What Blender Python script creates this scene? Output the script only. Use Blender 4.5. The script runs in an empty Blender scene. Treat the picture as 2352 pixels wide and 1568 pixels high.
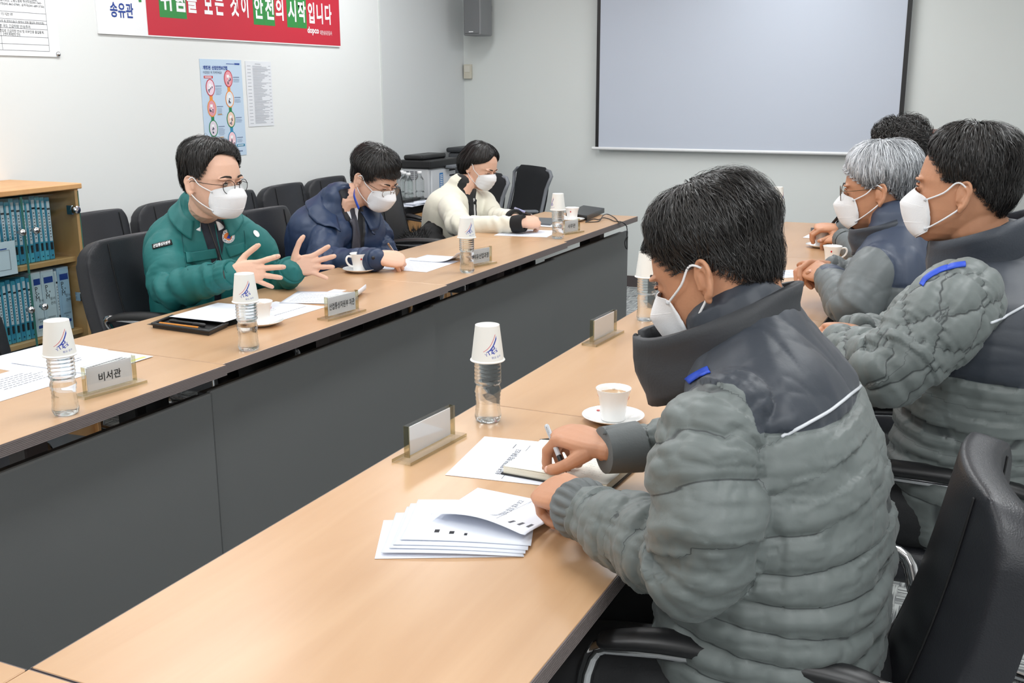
import bpy, bmesh, math, random
import numpy as np
from math import sin, cos, pi, radians, sqrt, atan2
from mathutils import Vector, Matrix, Euler
from mathutils.bvhtree import BVHTree

rng = np.random.RandomState(7)
SC = bpy.context.scene
COL = SC.collection
TS = bpy.data.scenes.new('scratch')      # meshes are computed here, removed at the end
def evaluated(o):
    TS.collection.objects.link(o)
    with bpy.context.temp_override(scene=TS, view_layer=TS.view_layers[0]): dg = bpy.context.evaluated_depsgraph_get()
    dg.update(); return o.evaluated_get(dg)

# ------------------------------------------------------------------ camera, world, lights, exposure
YAW, PITCH, ROLL, FPX = radians(24.94), radians(13.54), radians(-0.2), 2430.0
CAM = np.array([0.0, 0.0, 1.432])

def cam_axes():
    cy, sy = cos(YAW), sin(YAW)
    F = np.array([-sy*cos(PITCH), cy*cos(PITCH), -sin(PITCH)])
    r = np.array([cy, sy, 0.0]); u = np.cross(r, F)
    c, s = cos(ROLL), sin(ROLL)
    return c*r+s*u, -s*r+c*u, F
CR, CU, CF = cam_axes()
cd = bpy.data.cameras.new('camera'); cam = bpy.data.objects.new('camera', cd); COL.objects.link(cam)
cd.sensor_width = 36.0; cd.lens = FPX/2352*36; cd.clip_start = 0.05
mw = Matrix.Identity(4)
for i in range(3):
    mw[i][0], mw[i][1], mw[i][2], mw[i][3] = CR[i], CU[i], -CF[i], CAM[i]
cam.matrix_world = mw
SC.camera = cam
cd.dof.use_dof = False

wd = bpy.data.worlds.new('world'); SC.world = wd; wd.use_nodes = True
wd.node_tree.nodes['Background'].inputs[0].default_value = (0.85, 0.92, 1.0, 1)
wd.node_tree.nodes['Background'].inputs[1].default_value = 0.35
SC.view_settings.view_transform = 'Standard'
SC.view_settings.look = 'None'
SC.view_settings.exposure = 0.0
SC.view_settings.gamma = 1.0
SC.view_settings.use_curve_mapping = False
SC.cycles.max_bounces = 8
SC.cycles.diffuse_bounces = 4
SC.cycles.glossy_bounces = 4
SC.cycles.transmission_bounces = 8
SC.cycles.transparent_max_bounces = 8
SC.cycles.sample_clamp_indirect = 6.0
SC.cycles.caustics_reflective = False
SC.cycles.caustics_refractive = False

def area(loc, rot, sx, sy, energy, color=(1, 1, 1)):
    l = bpy.data.lights.new('lamp_or_flash_light', 'AREA'); l.shape = 'RECTANGLE'
    l.size = sx; l.size_y = sy; l.energy = energy; l.color = color
    o = bpy.data.objects.new('lamp_or_flash_light', l); COL.objects.link(o)
    o.location = loc; o.rotation_euler = rot
    return o
LAMPS = [(-3.0, 1.2), (-3.0, 3.2), (-3.0, 5.4), (-1.3, 0.0), (-1.3, 2.2), (-1.3, 4.4), (-1.3, 6.2), (0.5, 0.6), (0.5, 2.6), (0.5, 4.8)]
CEIL = 2.62
for i, (lx, ly) in enumerate(LAMPS):
    area((lx, ly, CEIL-0.04), (0, 0, 0), 0.30, 1.15, 20, (0.965, 0.99, 1.0))
# added light for flash bounced off the ceiling behind the camera, no real lamp
area((0.9, -1.5, 2.3), (radians(62), 0, radians(28)), 2.0, 1.4, 40, (0.97, 0.99, 1.0))

# ------------------------------------------------------------------ placing helpers (photograph pixel + a real plane -> a point in the room)
def ray(px, py):
    return (px-1176)/FPX*CR - (py-784)/FPX*CU + CF
def Z(px, py, z):
    v = ray(px, py); return CAM+v*((z-CAM[2])/v[2])
def X(px, py, x):
    v = ray(px, py); return CAM+v*(x/v[0])
def Y(px, py, y):
    v = ray(px, py); return CAM+v*(y/v[1])
def D(px, py, d):
    return CAM+ray(px, py)*d
TZ = 0.72
def T(px, py, dz=0.0):
    return Z(px, py, TZ+dz)

# ------------------------------------------------------------------ object helpers
def tag(o, label, cat, group=None, kind=None):
    if label: o['label'] = label
    if cat: o['category'] = cat
    if group: o['group'] = group
    if kind: o['kind'] = kind
    return o
def empty(name, loc=(0, 0, 0), rz=0.0, label=None, cat=None, group=None):
    o = bpy.data.objects.new(name, None); COL.objects.link(o); o.empty_display_size = 0.05
    o.location = tuple(loc); o.rotation_euler = (0, 0, rz)
    tag(o, label, cat, group); return o
def mesh_obj(name, V, F, mats, parent=None, smooth=True, midx=None, attrs=None, angle=None):
    me = bpy.data.meshes.new(name)
    V = np.asarray(V, dtype=np.float64).reshape(-1, 3)
    me.from_pydata(V.tolist(), [], [list(map(int, f)) for f in F] if not isinstance(F, np.ndarray) else F.tolist())
    if not isinstance(mats, (list, tuple)): mats = [mats]
    for m in mats: me.materials.append(m)
    if midx is not None: me.polygons.foreach_set('material_index', np.asarray(midx, dtype=np.int32))
    if smooth:
        me.polygons.foreach_set('use_smooth', np.ones(len(me.polygons), dtype=bool))
        if angle: me.set_sharp_from_angle(angle=radians(angle))
    if attrs:
        for k, a in attrs.items():
            at = me.attributes.new(k, 'FLOAT', 'POINT'); at.data.foreach_set('value', np.asarray(a, dtype=np.float32))
    me.update()
    o = bpy.data.objects.new(name, me); COL.objects.link(o)
    if parent is not None:
        o.parent = parent
    return o
def inv_to(parent, V):
    """world coordinates -> the local coordinates of a thing"""
    while parent.parent is not None: parent = parent.parent   # parts sit at identity under their thing
    M = Matrix.Translation(parent.location) @ parent.rotation_euler.to_matrix().to_4x4()
    Mi = np.array(M.inverted())
    V = np.asarray(V, float)
    return V @ Mi[:3, :3].T + Mi[:3, 3]
def copy_tree(o, parent=None):
    c = o.copy(); COL.objects.link(c)
    if parent is not None: c.parent = parent
    for ch in list(o.children): copy_tree(ch, c)
    return c

# geometry generators: each gives (V, F)
def join(parts):
    Vs, Fs, n = [], [], 0
    for V, F in parts:
        Vs.append(np.asarray(V, float)); Fs += [[i+n for i in f] for f in F]; n += len(V)
    return np.vstack(Vs), Fs
def box(c, s, rz=0.0):
    x, y, z = s[0]/2, s[1]/2, s[2]/2
    V = np.array([[-x, -y, -z], [x, -y, -z], [x, y, -z], [-x, y, -z], [-x, -y, z], [x, -y, z], [x, y, z], [-x, y, z]])
    if rz:
        R = np.array([[cos(rz), -sin(rz), 0], [sin(rz), cos(rz), 0], [0, 0, 1]]); V = V @ R.T
    return V+np.array(c), [[0, 3, 2, 1], [4, 5, 6, 7], [0, 1, 5, 4], [1, 2, 6, 5], [2, 3, 7, 6], [3, 0, 4, 7]]
def bbox(a, b):
    a = np.array(a, float); b = np.array(b, float); return box((a+b)/2, np.abs(b-a))
def rbox(c, s, r=0.004, seg=2, rz=0.0):
    bm = bmesh.new(); bmesh.ops.create_cube(bm, size=1.0)
    bmesh.ops.scale(bm, vec=s, verts=bm.verts)
    bmesh.ops.bevel(bm, geom=bm.edges[:], offset=min(r, min(s)*0.49), segments=seg, profile=0.5, affect='EDGES')
    V = np.array([v.co[:] for v in bm.verts]); F = [[v.index for v in f.verts] for f in bm.faces]; bm.free()
    if rz:
        R = np.array([[cos(rz), -sin(rz), 0], [sin(rz), cos(rz), 0], [0, 0, 1]]); V = V @ R.T
    return V+np.array(c), F
def rbb(a, b, r=0.004, seg=2):
    a = np.array(a, float); b = np.array(b, float); return rbox((a+b)/2, np.abs(b-a), r, seg)
def lathe(prof, n=32, c=(0, 0, 0), close=False):
    V, F = [], []; m = len(prof)
    for r, z in prof:
        for k in range(n):
            a = 2*pi*k/n; V.append((c[0]+r*cos(a), c[1]+r*sin(a), c[2]+z))
    for i in range(m-1):
        for k in range(n):
            k2 = (k+1) % n; F.append([i*n+k, i*n+k2, (i+1)*n+k2, (i+1)*n+k])
    if close:
        F.append([k for k in range(n)][::-1]); F.append([(m-1)*n+k for k in range(n)])
    return np.array(V, float), F
def catmull(P, per):
    P = np.asarray(P, float); n = len(P); out = []
    for i in range(n-1):
        p0 = P[max(i-1, 0)]; p1 = P[i]; p2 = P[i+1]; p3 = P[min(i+2, n-1)]
        for k in range(per):
            t = k/per
            out.append(0.5*((2*p1)+(-p0+p2)*t+(2*p0-5*p1+4*p2-p3)*t*t+(-p0+3*p1-3*p2+p3)*t**3))
    out.append(P[-1]); return np.array(out)
def norm(v):
    v = np.asarray(v, float); return v/(np.linalg.norm(v)+1e-12)
def frames(P, side):
    """side and normal vectors along a path; side stays close to the hint(s)"""
    P = np.asarray(P, float); n = len(P)
    Tn = np.gradient(P, axis=0); Tn /= (np.linalg.norm(Tn, axis=1)[:, None]+1e-12)
    S = np.asarray(side, float)
    if S.ndim == 1: S = np.tile(S, (n, 1))
    S = S-(S*Tn).sum(1)[:, None]*Tn
    bad = np.linalg.norm(S, axis=1) < 1e-4
    S[bad] = np.cross(Tn[bad], [0.3, 0.2, 1.0])
    S /= np.linalg.norm(S, axis=1)[:, None]
    return Tn, S, np.cross(Tn, S)
def tube(P, R, n=12, side=None, per=1, cap=True, ex=2.0, rcap=True):
    """tapered tube along P; R is a radius, or (a, b) pairs: a along side, b along the normal"""
    P = np.asarray(P, float); R = np.asarray(R, float)
    if R.ndim == 0: R = np.full(len(P), float(R))
    if R.ndim == 1: R = np.stack([R, R], 1)
    if per > 1: P = catmull(P, per); R = np.clip(catmull(R, per), 1e-4, None)
    if side is None:
        d = norm(P[-1]-P[0]+np.array([1e-6, 0, 0])); side = np.cross(d, [0, 0, 1]) if abs(d[2]) < 0.9 else np.array([1.0, 0, 0])
        # parallel transport for winding paths
        Tn = np.gradient(P, axis=0); Tn /= (np.linalg.norm(Tn, axis=1)[:, None]+1e-12)
        S = [norm(side-np.dot(side, Tn[0])*Tn[0])]
        for i in range(1, len(P)):
            s = S[-1]-np.dot(S[-1], Tn[i])*Tn[i]; S.append(norm(s))
        side = np.array(S)
    Tn, S, N = frames(P, side)
    if cap and rcap:
        # rounded ends
        def endcap(i, sgn):
            r = R[i].mean(); Ps, Rs, Ss = [], [], []
            for a in (0.45, 0.8, 0.97):
                Ps.append(P[i]+sgn*Tn[i]*r*a*0.9); Rs.append(R[i]*sqrt(1-a*a)); Ss.append(S[i])
            return Ps, Rs, Ss
        a = endcap(0, -1); b = endcap(-1, 1)
        P = np.array(a[0][::-1]+list(P)+b[0]); R = np.array(a[1][::-1]+list(R)+b[1]); S = np.array(a[2][::-1]+list(S)+b[2])
        N0 = [N[0]]*3; N1 = [N[-1]]*3; N = np.array(N0+list(N)+N1)
    th = np.linspace(0, 2*pi, n, endpoint=False)
    c, s = np.cos(th), np.sin(th)
    if ex != 2.0:
        c = np.sign(c)*np.abs(c)**(2/ex); s = np.sign(s)*np.abs(s)**(2/ex)
    V = P[:, None, :]+S[:, None, :]*(R[:, 0, None]*c[None])[:, :, None]+N[:, None, :]*(R[:, 1, None]*s[None])[:, :, None]
    m = len(P); F = []
    for i in range(m-1):
        for k in range(n):
            k2 = (k+1) % n; F.append([i*n+k, i*n+k2, (i+1)*n+k2, (i+1)*n+k])
    if cap: F.append([k for k in range(n)][::-1]); F.append([(m-1)*n+k for k in range(n)])
    return V.reshape(-1, 3), F
def ell(c, r, R=None, n=16, m=10):
    V, F = [], []
    for i in range(1, m):
        t = pi*i/m
        for k in range(n):
            a = 2*pi*k/n; V.append((sin(t)*cos(a), sin(t)*sin(a), cos(t)))
    V.append((0, 0, 1)); V.append((0, 0, -1)); V = np.array(V)*np.array(r)
    if R is not None: V = V @ np.asarray(R).T
    for i in range(m-2):
        for k in range(n):
            k2 = (k+1) % n; F.append([i*n+k, (i+1)*n+k, (i+1)*n+k2, i*n+k2])
    a = (m-1)*n
    for k in range(n):
        F.append([a, k, (k+1) % n]); F.append([a+1, (m-2)*n+(k+1) % n, (m-2)*n+k])
    return V+np.array(c), F
def grid(P):
    """P[i][j] -> quads"""
    P = np.asarray(P, float); a, b = P.shape[:2]
    F = [[i*b+j, i*b+j+1, (i+1)*b+j+1, (i+1)*b+j] for i in range(a-1) for j in range(b-1)]
    return P.reshape(-1, 3), F
def thick_grid(P, t):
    """a sheet of real thickness: front and back grids with rims"""
    P = np.asarray(P, float); a, b = P.shape[:2]
    du = np.gradient(P, axis=0); dv = np.gradient(P, axis=1)
    N = np.cross(du, dv); N /= (np.linalg.norm(N, axis=2)[:, :, None]+1e-12)
    A = P+N*t/2; B = P-N*t/2
    V = np.vstack([A.reshape(-1, 3), B.reshape(-1, 3)]); n = a*b; F = []
    for i in range(a-1):
        for j in range(b-1):
            F.append([i*b+j, (i+1)*b+j, (i+1)*b+j+1, i*b+j+1]); F.append([n+i*b+j, n+i*b+j+1, n+(i+1)*b+j+1, n+(i+1)*b+j])
    for i in range(a-1):
        F.append([i*b, n+i*b, n+(i+1)*b, (i+1)*b]); F.append([i*b+b-1, (i+1)*b+b-1, n+(i+1)*b+b-1, n+i*b+b-1])
    for j in range(b-1):
        F.append([j, j+1, n+j+1, n+j]); k = (a-1)*b; F.append([k+j, n+k+j, n+k+j+1, k+j+1])
    return V, F
def remesh(parts, voxel, smooth=2, fac=0.5):
    V, F = join(parts)
    me = bpy.data.meshes.new('tmp'); me.from_pydata(V.tolist(), [], F)
    o = bpy.data.objects.new('tmp', me)
    m = o.modifiers.new('r', 'REMESH'); m.mode = 'VOXEL'; m.voxel_size = voxel; m.adaptivity = 0
    if smooth:
        s = o.modifiers.new('s', 'SMOOTH'); s.factor = fac; s.iterations = smooth
    e = evaluated(o); em = e.to_mesh()
    n = len(em.vertices); co = np.empty(n*3); em.vertices.foreach_get('co', co)
    nf = len(em.polygons); lt = np.empty(nf, dtype=np.int32); em.polygons.foreach_get('loop_total', lt)
    li = np.empty(len(em.loops), dtype=np.int32); em.loops.foreach_get('vertex_index', li)
    if (lt == 4).all(): F = li.reshape(-1, 4)
    else:
        st = np.concatenate([[0], np.cumsum(lt)]); F = [li[st[i]:st[i+1]].tolist() for i in range(nf)]
    e.to_mesh_clear(); bpy.data.objects.remove(o); bpy.data.meshes.remove(me)
    return co.reshape(-1, 3), F
def vnormals(V, F):
    F = np.asarray(F); N = np.zeros_like(V)
    fn = np.cross(V[F[:, 2]]-V[F[:, 0]], V[F[:, 3]]-V[F[:, 1]])
    for k in range(4): np.add.at(N, F[:, k], fn)
    return N/(np.linalg.norm(N, axis=1)[:, None]+1e-12)
def vnoise(P, seed=0):
    """value noise, vectorised, -1..1"""
    P = np.asarray(P, float)+seed*17.31+1000.0
    i = np.floor(P).astype(np.int64); f = P-i; f = f*f*(3-2*f)
    def h(a, b, c):
        n = (a*73856093) ^ (b*19349663) ^ (c*83492791); n = (n ^ (n >> 13))*1274126177 & 0x7fffffff
        return (n & 0xffff)/32767.5-1
    x, y, z = i[:, 0], i[:, 1], i[:, 2]; u, v, w = f[:, 0], f[:, 1], f[:, 2]
    def L(a, b, t): return a+(b-a)*t
    return L(L(L(h(x, y, z), h(x+1, y, z), u), L(h(x, y+1, z), h(x+1, y+1, z), u), v),
             L(L(h(x, y, z+1), h(x+1, y, z+1), u), L(h(x, y+1, z+1), h(x+1, y+1, z+1), u), v), w)
def ss(a, b, x):
    t = np.clip((np.asarray(x, float)-a)/(b-a), 0, 1); return t*t*(3-2*t)

# ------------------------------------------------------------------ materials
def lin(c):
    return tuple(((v/255)/12.92 if v/255 <= 0.04045 else ((v/255+0.055)/1.055)**2.4) for v in c)+(1.0,)
MATS = {}
def mat(name, col, rough=0.5, metal=0.0, bump=0.0, bscale=100.0, var=0.0, vscale=8.0, spec=0.5, sheen=0.0, coat=0.0, alpha=None, stretch=None):
    if name in MATS: return MATS[name]
    m = bpy.data.materials.new(name); m.use_nodes = True; nt = m.node_tree; b = nt.nodes['Principled BSDF']
    b.inputs['Base Color'].default_value = lin(col); b.inputs['Roughness'].default_value = rough; b.inputs['Metallic'].default_value = metal
    b.inputs['Specular IOR Level'].default_value = spec
    if sheen: b.inputs['Sheen Weight'].default_value = sheen; b.inputs['Sheen Roughness'].default_value = 0.5
    if coat: b.inputs['Coat Weight'].default_value = coat; b.inputs['Coat Roughness'].default_value = 0.1
    tc = nt.nodes.new('ShaderNodeTexCoord'); vec = tc.outputs['Object']
    if stretch:
        mp = nt.nodes.new('ShaderNodeMapping'); mp.inputs['Scale'].default_value = stretch; nt.links.new(vec, mp.inputs[0]); vec = mp.outputs[0]
    if bump:
        n = nt.nodes.new('ShaderNodeTexNoise'); n.inputs['Scale'].default_value = bscale; n.inputs['Detail'].default_value = 3; nt.links.new(vec, n.inputs['Vector'])
        bp = nt.nodes.new('ShaderNodeBump'); bp.inputs['Strength'].default_value = bump; bp.inputs['Distance'].default_value = 0.002
        nt.links.new(n.outputs['Fac'], bp.inputs['Height']); nt.links.new(bp.outputs[0], b.inputs['Normal'])
    if var:
        n = nt.nodes.new('ShaderNodeTexNoise'); n.inputs['Scale'].default_value = vscale; n.inputs['Detail'].default_value = 4; nt.links.new(vec, n.inputs['Vector'])
        hv = nt.nodes.new('ShaderNodeMix'); hv.data_type = 'RGBA'
        c = lin(col); hv.inputs[6].default_value = tuple(max(0, v*(1-var)) for v in c[:3])+(1,); hv.inputs[7].default_value = tuple(min(1, v*(1+var)) for v in c[:3])+(1,)
        nt.links.new(n.outputs['Fac'], hv.inputs[0]); nt.links.new(hv.outputs[2], b.inputs['Base Color'])
    MATS[name] = m; return m
def nodes_of(m): return m.node_tree, m.node_tree.nodes['Principled BSDF']
def glass_mat(name, col=(245, 250, 250), rough=0.02, ior=1.33, mixt=0.5):
    m = bpy.data.materials.new(name); m.use_nodes = True; nt = m.node_tree
    for n in list(nt.nodes): nt.nodes.remove(n)
    out = nt.nodes.new('ShaderNodeOutputMaterial'); g = nt.nodes.new('ShaderNodeBsdfGlass'); g.inputs['Color'].default_value = lin(col)
    g.inputs['Roughness'].default_value = rough; g.inputs['IOR'].default_value = ior
    t = nt.nodes.new('ShaderNodeBsdfTransparent'); t.inputs[0].default_value = lin(col)
    mx = nt.nodes.new('ShaderNodeMixShader'); mx.inputs[0].default_value = mixt
    nt.links.new(t.outputs[0], mx.inputs[1]); nt.links.new(g.outputs[0], mx.inputs[2]); nt.links.new(mx.outputs[0], out.inputs[0])
    MATS[name] = m; return m
def pane_mat(name, col=(235, 245, 245), refl=0.08):
    m = bpy.data.materials.new(name); m.use_nodes = True; nt = m.node_tree
    for n in list(nt.nodes): nt.nodes.remove(n)
    out = nt.nodes.new('ShaderNodeOutputMaterial'); g = nt.nodes.new('ShaderNodeBsdfGlossy'); g.inputs['Roughness'].default_value = 0.03
    t = nt.nodes.new('ShaderNodeBsdfTransparent'); t.inputs[0].default_value = lin(col)
    mx = nt.nodes.new('ShaderNodeMixShader'); fr = nt.nodes.new('ShaderNodeLayerWeight')
    mm = nt.nodes.new('ShaderNodeMath'); mm.operation = 'POWER'; mm.inputs[1].default_value = 4.0; ma = nt.nodes.new('ShaderNodeMath'); ma.operation = 'MULTIPLY_ADD'; ma.inputs[1].default_value = 0.6; ma.inputs[2].default_value = refl*0.6
    nt.links.new(fr.outputs['Facing'], mm.inputs[0]); nt.links.new(mm.outputs[0], ma.inputs[0]); nt.links.new(ma.outputs[0], mx.inputs[0]); nt.links.new(t.outputs[0], mx.inputs[1]); nt.links.new(g.outputs[0], mx.inputs[2]); nt.links.new(mx.outputs[0], out.inputs[0])
    MATS[name] = m; return m
def zone_mat(name, cols, attrs, rough=0.6, bump=0.15, bscale=300, sheen=0.0, var=0.06, seams=(), thr=0.07, seamc=(50, 54, 56)):
    """base colour cols[0]; each attribute > 0 switches to the next colour (crisp dye boundary of the garment)"""
    m = bpy.data.materials.new(name); m.use_nodes = True; nt, b = nodes_of(m)
    b.inputs['Roughness'].default_value = rough
    if sheen: b.inputs['Sheen Weight'].default_value = sheen
    prev = None
    for c, a in zip(cols[1:], attrs):
        at = nt.nodes.new('ShaderNodeAttribute'); at.attribute_name = a
        g = nt.nodes.new('ShaderNodeMath'); g.operation = 'GREATER_THAN'; g.inputs[1].default_value = 0.0; nt.links.new(at.outputs['Fac'], g.inputs[0])
        mx = nt.nodes.new('ShaderNodeMix'); mx.data_type = 'RGBA'; nt.links.new(g.outputs[0], mx.inputs[0])
        if prev is None: mx.inputs[6].default_value = lin(cols[0])
        else: nt.links.new(prev, mx.inputs[6])
        mx.inputs[7].default_value = lin(c); prev = mx.outputs[2]
    if seams:
        mn = None
        for a in seams:
            at = nt.nodes.new('ShaderNodeAttribute'); at.attribute_name = a; ab = nt.nodes.new('ShaderNodeMath'); ab.operation = 'ABSOLUTE'; nt.links.new(at.outputs['Fac'], ab.inputs[0])
            if mn is None: mn = ab.outputs[0]
            else:
                m2 = nt.nodes.new('ShaderNodeMath'); m2.operation = 'MINIMUM'; nt.links.new(mn, m2.inputs[0]); nt.links.new(ab.outputs[0], m2.inputs[1]); mn = m2.outputs[0]
        mr = nt.nodes.new('ShaderNodeMapRange'); mr.inputs[1].default_value = thr*0.5; mr.inputs[2].default_value = thr*1.5; mr.inputs[3].default_value = 0.85; mr.inputs[4].default_value = 0.0; nt.links.new(mn, mr.inputs[0])
        mx = nt.nodes.new('ShaderNodeMix'); mx.data_type = 'RGBA'; nt.links.new(mr.outputs[0], mx.inputs[0]); nt.links.new(prev, mx.inputs[6]); mx.inputs[7].default_value = lin(seamc); prev = mx.outputs[2]
    if prev is None:
        b.inputs['Base Color'].default_value = lin(cols[0])
    else: nt.links.new(prev, b.inputs['Base Color'])
    tc = nt.nodes.new('ShaderNodeTexCoord'); n = nt.nodes.new('ShaderNodeTexNoise'); n.inputs['Scale'].default_value = bscale; n.inputs['Detail'].default_value = 2
    n2 = nt.nodes.new('ShaderNodeTexNoise'); n2.inputs['Scale'].default_value = 22; n2.inputs['Detail'].default_value = 3; nt.links.new(tc.outputs['Object'], n2.inputs['Vector'])
    nt.links.new(tc.outputs['Object'], n.inputs['Vector'])
    bp = nt.nodes.new('ShaderNodeBump'); bp.inputs['Strength'].default_value = bump; bp.inputs['Distance'].default_value = 0.001; nt.links.new(n.outputs['Fac'], bp.inputs['Height'])
    b2 = nt.nodes.new('ShaderNodeBump'); b2.inputs['Strength'].default_value = 0.2; b2.inputs['Distance'].default_value = 0.006; nt.links.new(n2.outputs['Fac'], b2.inputs['Height'])
    nt.links.new(bp.outputs[0], b2.inputs['Normal']); nt.links.new(b2.outputs[0], b.inputs['Normal'])
    MATS[name] = m; return m

# ------------------------------------------------------------------ flat print: lettering and marks on a surface
class Face:
    """a flat frame: origin, u (right), v (up); things are drawn in metres on it, lifted a hair along the normal"""
    def __init__(s, o, u, v, parent=None):
        s.o = np.array(o, float); s.u = norm(u); s.v = norm(np.array(v, float)-np.dot(v, s.u)*s.u); s.n = np.cross(s.u, s.v); s.parent = parent
    def pt(s, x, y, h=0.0): return s.o+s.u*x+s.v*y+s.n*h
    def rect(s, x0, y0, x1, y1, h=0.0006):
        return np.array([s.pt(x0, y0, h), s.pt(x1, y0, h), s.pt(x1, y1, h), s.pt(x0, y1, h)]), [[0, 1, 2, 3]]
    def oval(s, cx, cy, rx, ry, h=0.0006, n=28):
        V = [s.pt(cx+rx*cos(2*pi*k/n), cy+ry*sin(2*pi*k/n), h) for k in range(n)]; return np.array(V), [list(range(n))]
    def poly(s, pts, h=0.0006):
        return np.array([s.pt(x, y, h) for x, y in pts]), [list(range(len(pts)))]
    def text(s, st, x, y, size, h=0.0008, align='LEFT', sx=1.0, bold=0.0, vert='BASELINE'):
        V, F = glyphs(st, size, align, bold)
        if len(V) == 0: return np.zeros((0, 3)), []
        return s.o+s.u*(x+V[:, :1]*sx)+s.v*(y+V[:, 1:2])+s.n*h, F
_gc = {}
def glyphs(st, size, align='LEFT', bold=0.0):
    k = (st, align, bold)
    if k not in _gc:
        cu = bpy.data.curves.new('t', 'FONT'); cu.body = st; cu.size = 1.0; cu.align_x = align; cu.offset = bold; cu.resolution_u = 2; cu.fill_mode = 'FRONT'
        o = bpy.data.objects.new('t', cu); eo = evaluated(o); me = eo.to_mesh()
        V = np.array([v.co[:] for v in me.vertices]).reshape(-1, 3); F = [list(p.vertices) for p in me.polygons]
        eo.to_mesh_clear(); bpy.data.objects.remove(o); bpy.data.curves.remove(cu); _gc[k] = (V, F)
    V, F = _gc[k]; return V*size, F
def ink(name, parts, m, parent):
    """one flat print mesh child"""
    V, F = join(parts)
    if parent is not None: V = inv_to(parent, V)
    return mesh_obj(name, V, F, m, parent, smooth=False)
def wobj(name, VF, m, parent=None, smooth=False, angle=None, **k):
    """mesh from WORLD coordinates under a thing"""
    V, F = VF if isinstance(VF, tuple) else join(VF)
    if parent is not None: V = inv_to(parent, V)
    return mesh_obj(name, V, F, m, parent, smooth=smooth, angle=angle, **k)
# ================================================================== MATERIALS
def wood_mat(name, col, dark, rough, scale=(1.0, 14.0, 14.0), amt=0.5, coat=0.0):
    m = bpy.data.materials.new(name); m.use_nodes = True; nt, b = nodes_of(m)
    tc = nt.nodes.new('ShaderNodeTexCoord'); mp = nt.nodes.new('ShaderNodeMapping'); mp.inputs['Scale'].default_value = scale
    nt.links.new(tc.outputs['Object'], mp.inputs[0])
    n = nt.nodes.new('ShaderNodeTexNoise'); n.inputs['Scale'].default_value = 1.3; n.inputs['Detail'].default_value = 5; n.inputs['Distortion'].default_value = 0.8
    nt.links.new(mp.outputs[0], n.inputs['Vector'])
    cr = nt.nodes.new('ShaderNodeValToRGB'); cr.color_ramp.elements[0].position = 0.3; cr.color_ramp.elements[1].position = 0.62
    cr.color_ramp.elements[0].color = lin(dark); cr.color_ramp.elements[1].color = lin(col)
    nt.links.new(n.outputs['Fac'], cr.inputs[0]); nt.links.new(cr.outputs[0], b.inputs['Base Color'])
    b.inputs['Roughness'].default_value = rough
    if coat: b.inputs['Coat Weight'].default_value = coat; b.inputs['Coat Roughness'].default_value = 0.22
    MATS[name] = m; return m
M_TOP = wood_mat('beech_laminate', (198, 159, 121), (189, 148, 109), 0.36, (9.0, 0.9, 9.0), coat=0.3)
M_SHELF = wood_mat('shelf_wood', (214, 165, 112), (200, 148, 96), 0.45, (8, 8, 0.8))
M_EDGE = mat('edge_band', (98, 88, 88), 0.55)
M_EDGEL = mat('edge_ridge', (126, 116, 114), 0.5)
M_PANEL = mat('modesty_panel', (102, 104, 104), 0.55, bump=0.12, bscale=900)
M_PANELE = mat('modesty_edge', (58, 56, 56), 0.5)
M_DARK = mat('dark_metal', (44, 42, 43), 0.45)
M_COL = mat('leg_column', (84, 76, 76), 0.45)
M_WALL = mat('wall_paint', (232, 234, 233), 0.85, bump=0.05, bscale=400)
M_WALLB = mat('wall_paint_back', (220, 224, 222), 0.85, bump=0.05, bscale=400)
M_CEIL = mat('ceiling_paint', (240, 240, 238), 0.9)
M_BLACK = mat('black_plastic', (26, 26, 28), 0.4)
M_CHROME = mat('chrome', (215, 215, 218), 0.12, 1.0)
M_WHITE = mat('white_plastic', (236, 237, 238), 0.45)
M_PAPER = mat('paper', (226, 230, 240), 0.8)
M_INK = mat('grey_ink', (120, 122, 128), 0.8)
M_INKD = mat('dark_ink', (38, 38, 44), 0.8)
M_BLUEINK = mat('blue_ink', (32, 66, 150), 0.7)
M_RED = mat('banner_red', (198, 38, 58), 0.55)
M_GREEN = mat('banner_green', (46, 140, 66), 0.55)
M_PWHITE = mat('print_white', (245, 246, 248), 0.6)
M_LEATHER = mat('black_leather', (38, 39, 44), 0.38, bump=0.25, bscale=420, var=0.1)
M_SEAM = mat('leather_seam', (14, 14, 16), 0.6)

# ================================================================== THE ROOM
XW, YW, XR, YB = -3.8, 7.32, 1.9, -2.2
def struct(name, VF, m, parent=None):
    o = wobj(name, VF, m, parent)
    if parent is None: o['kind'] = 'structure'
    return o
fl = struct('floor', bbox((XW, YB, -0.12), (XR, YW, -0.008)), mat('floor_screed', (110, 112, 110), 0.9))
struct('wall_left', bbox((XW-0.12, YB, -0.12), (XW, YW, CEIL+0.1)), M_WALL)
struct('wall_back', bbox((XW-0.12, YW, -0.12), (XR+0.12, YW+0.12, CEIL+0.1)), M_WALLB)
struct('wall_right', bbox((XR, YB, -0.12), (XR+0.12, YW, CEIL+0.1)), M_WALL)
struct('wall_front', bbox((XW-0.12, YB-0.12, -0.12), (XR+0.12, YB, CEIL+0.1)), M_WALL)
struct('ceiling', bbox((XW, YB, CEIL), (XR, YW, CEIL+0.1)), M_CEIL)
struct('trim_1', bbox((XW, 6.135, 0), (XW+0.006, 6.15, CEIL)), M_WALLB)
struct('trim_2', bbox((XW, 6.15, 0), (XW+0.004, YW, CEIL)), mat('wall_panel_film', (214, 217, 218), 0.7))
for nm, a, b in (('baseboard_left', (XW, YB, 0), (XW+0.012, YW, 0.08)), ('baseboard_back', (XW, YW-0.012, 0), (XR, YW, 0.08))):
    struct(nm, bbox(a, b), M_COL)
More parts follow.
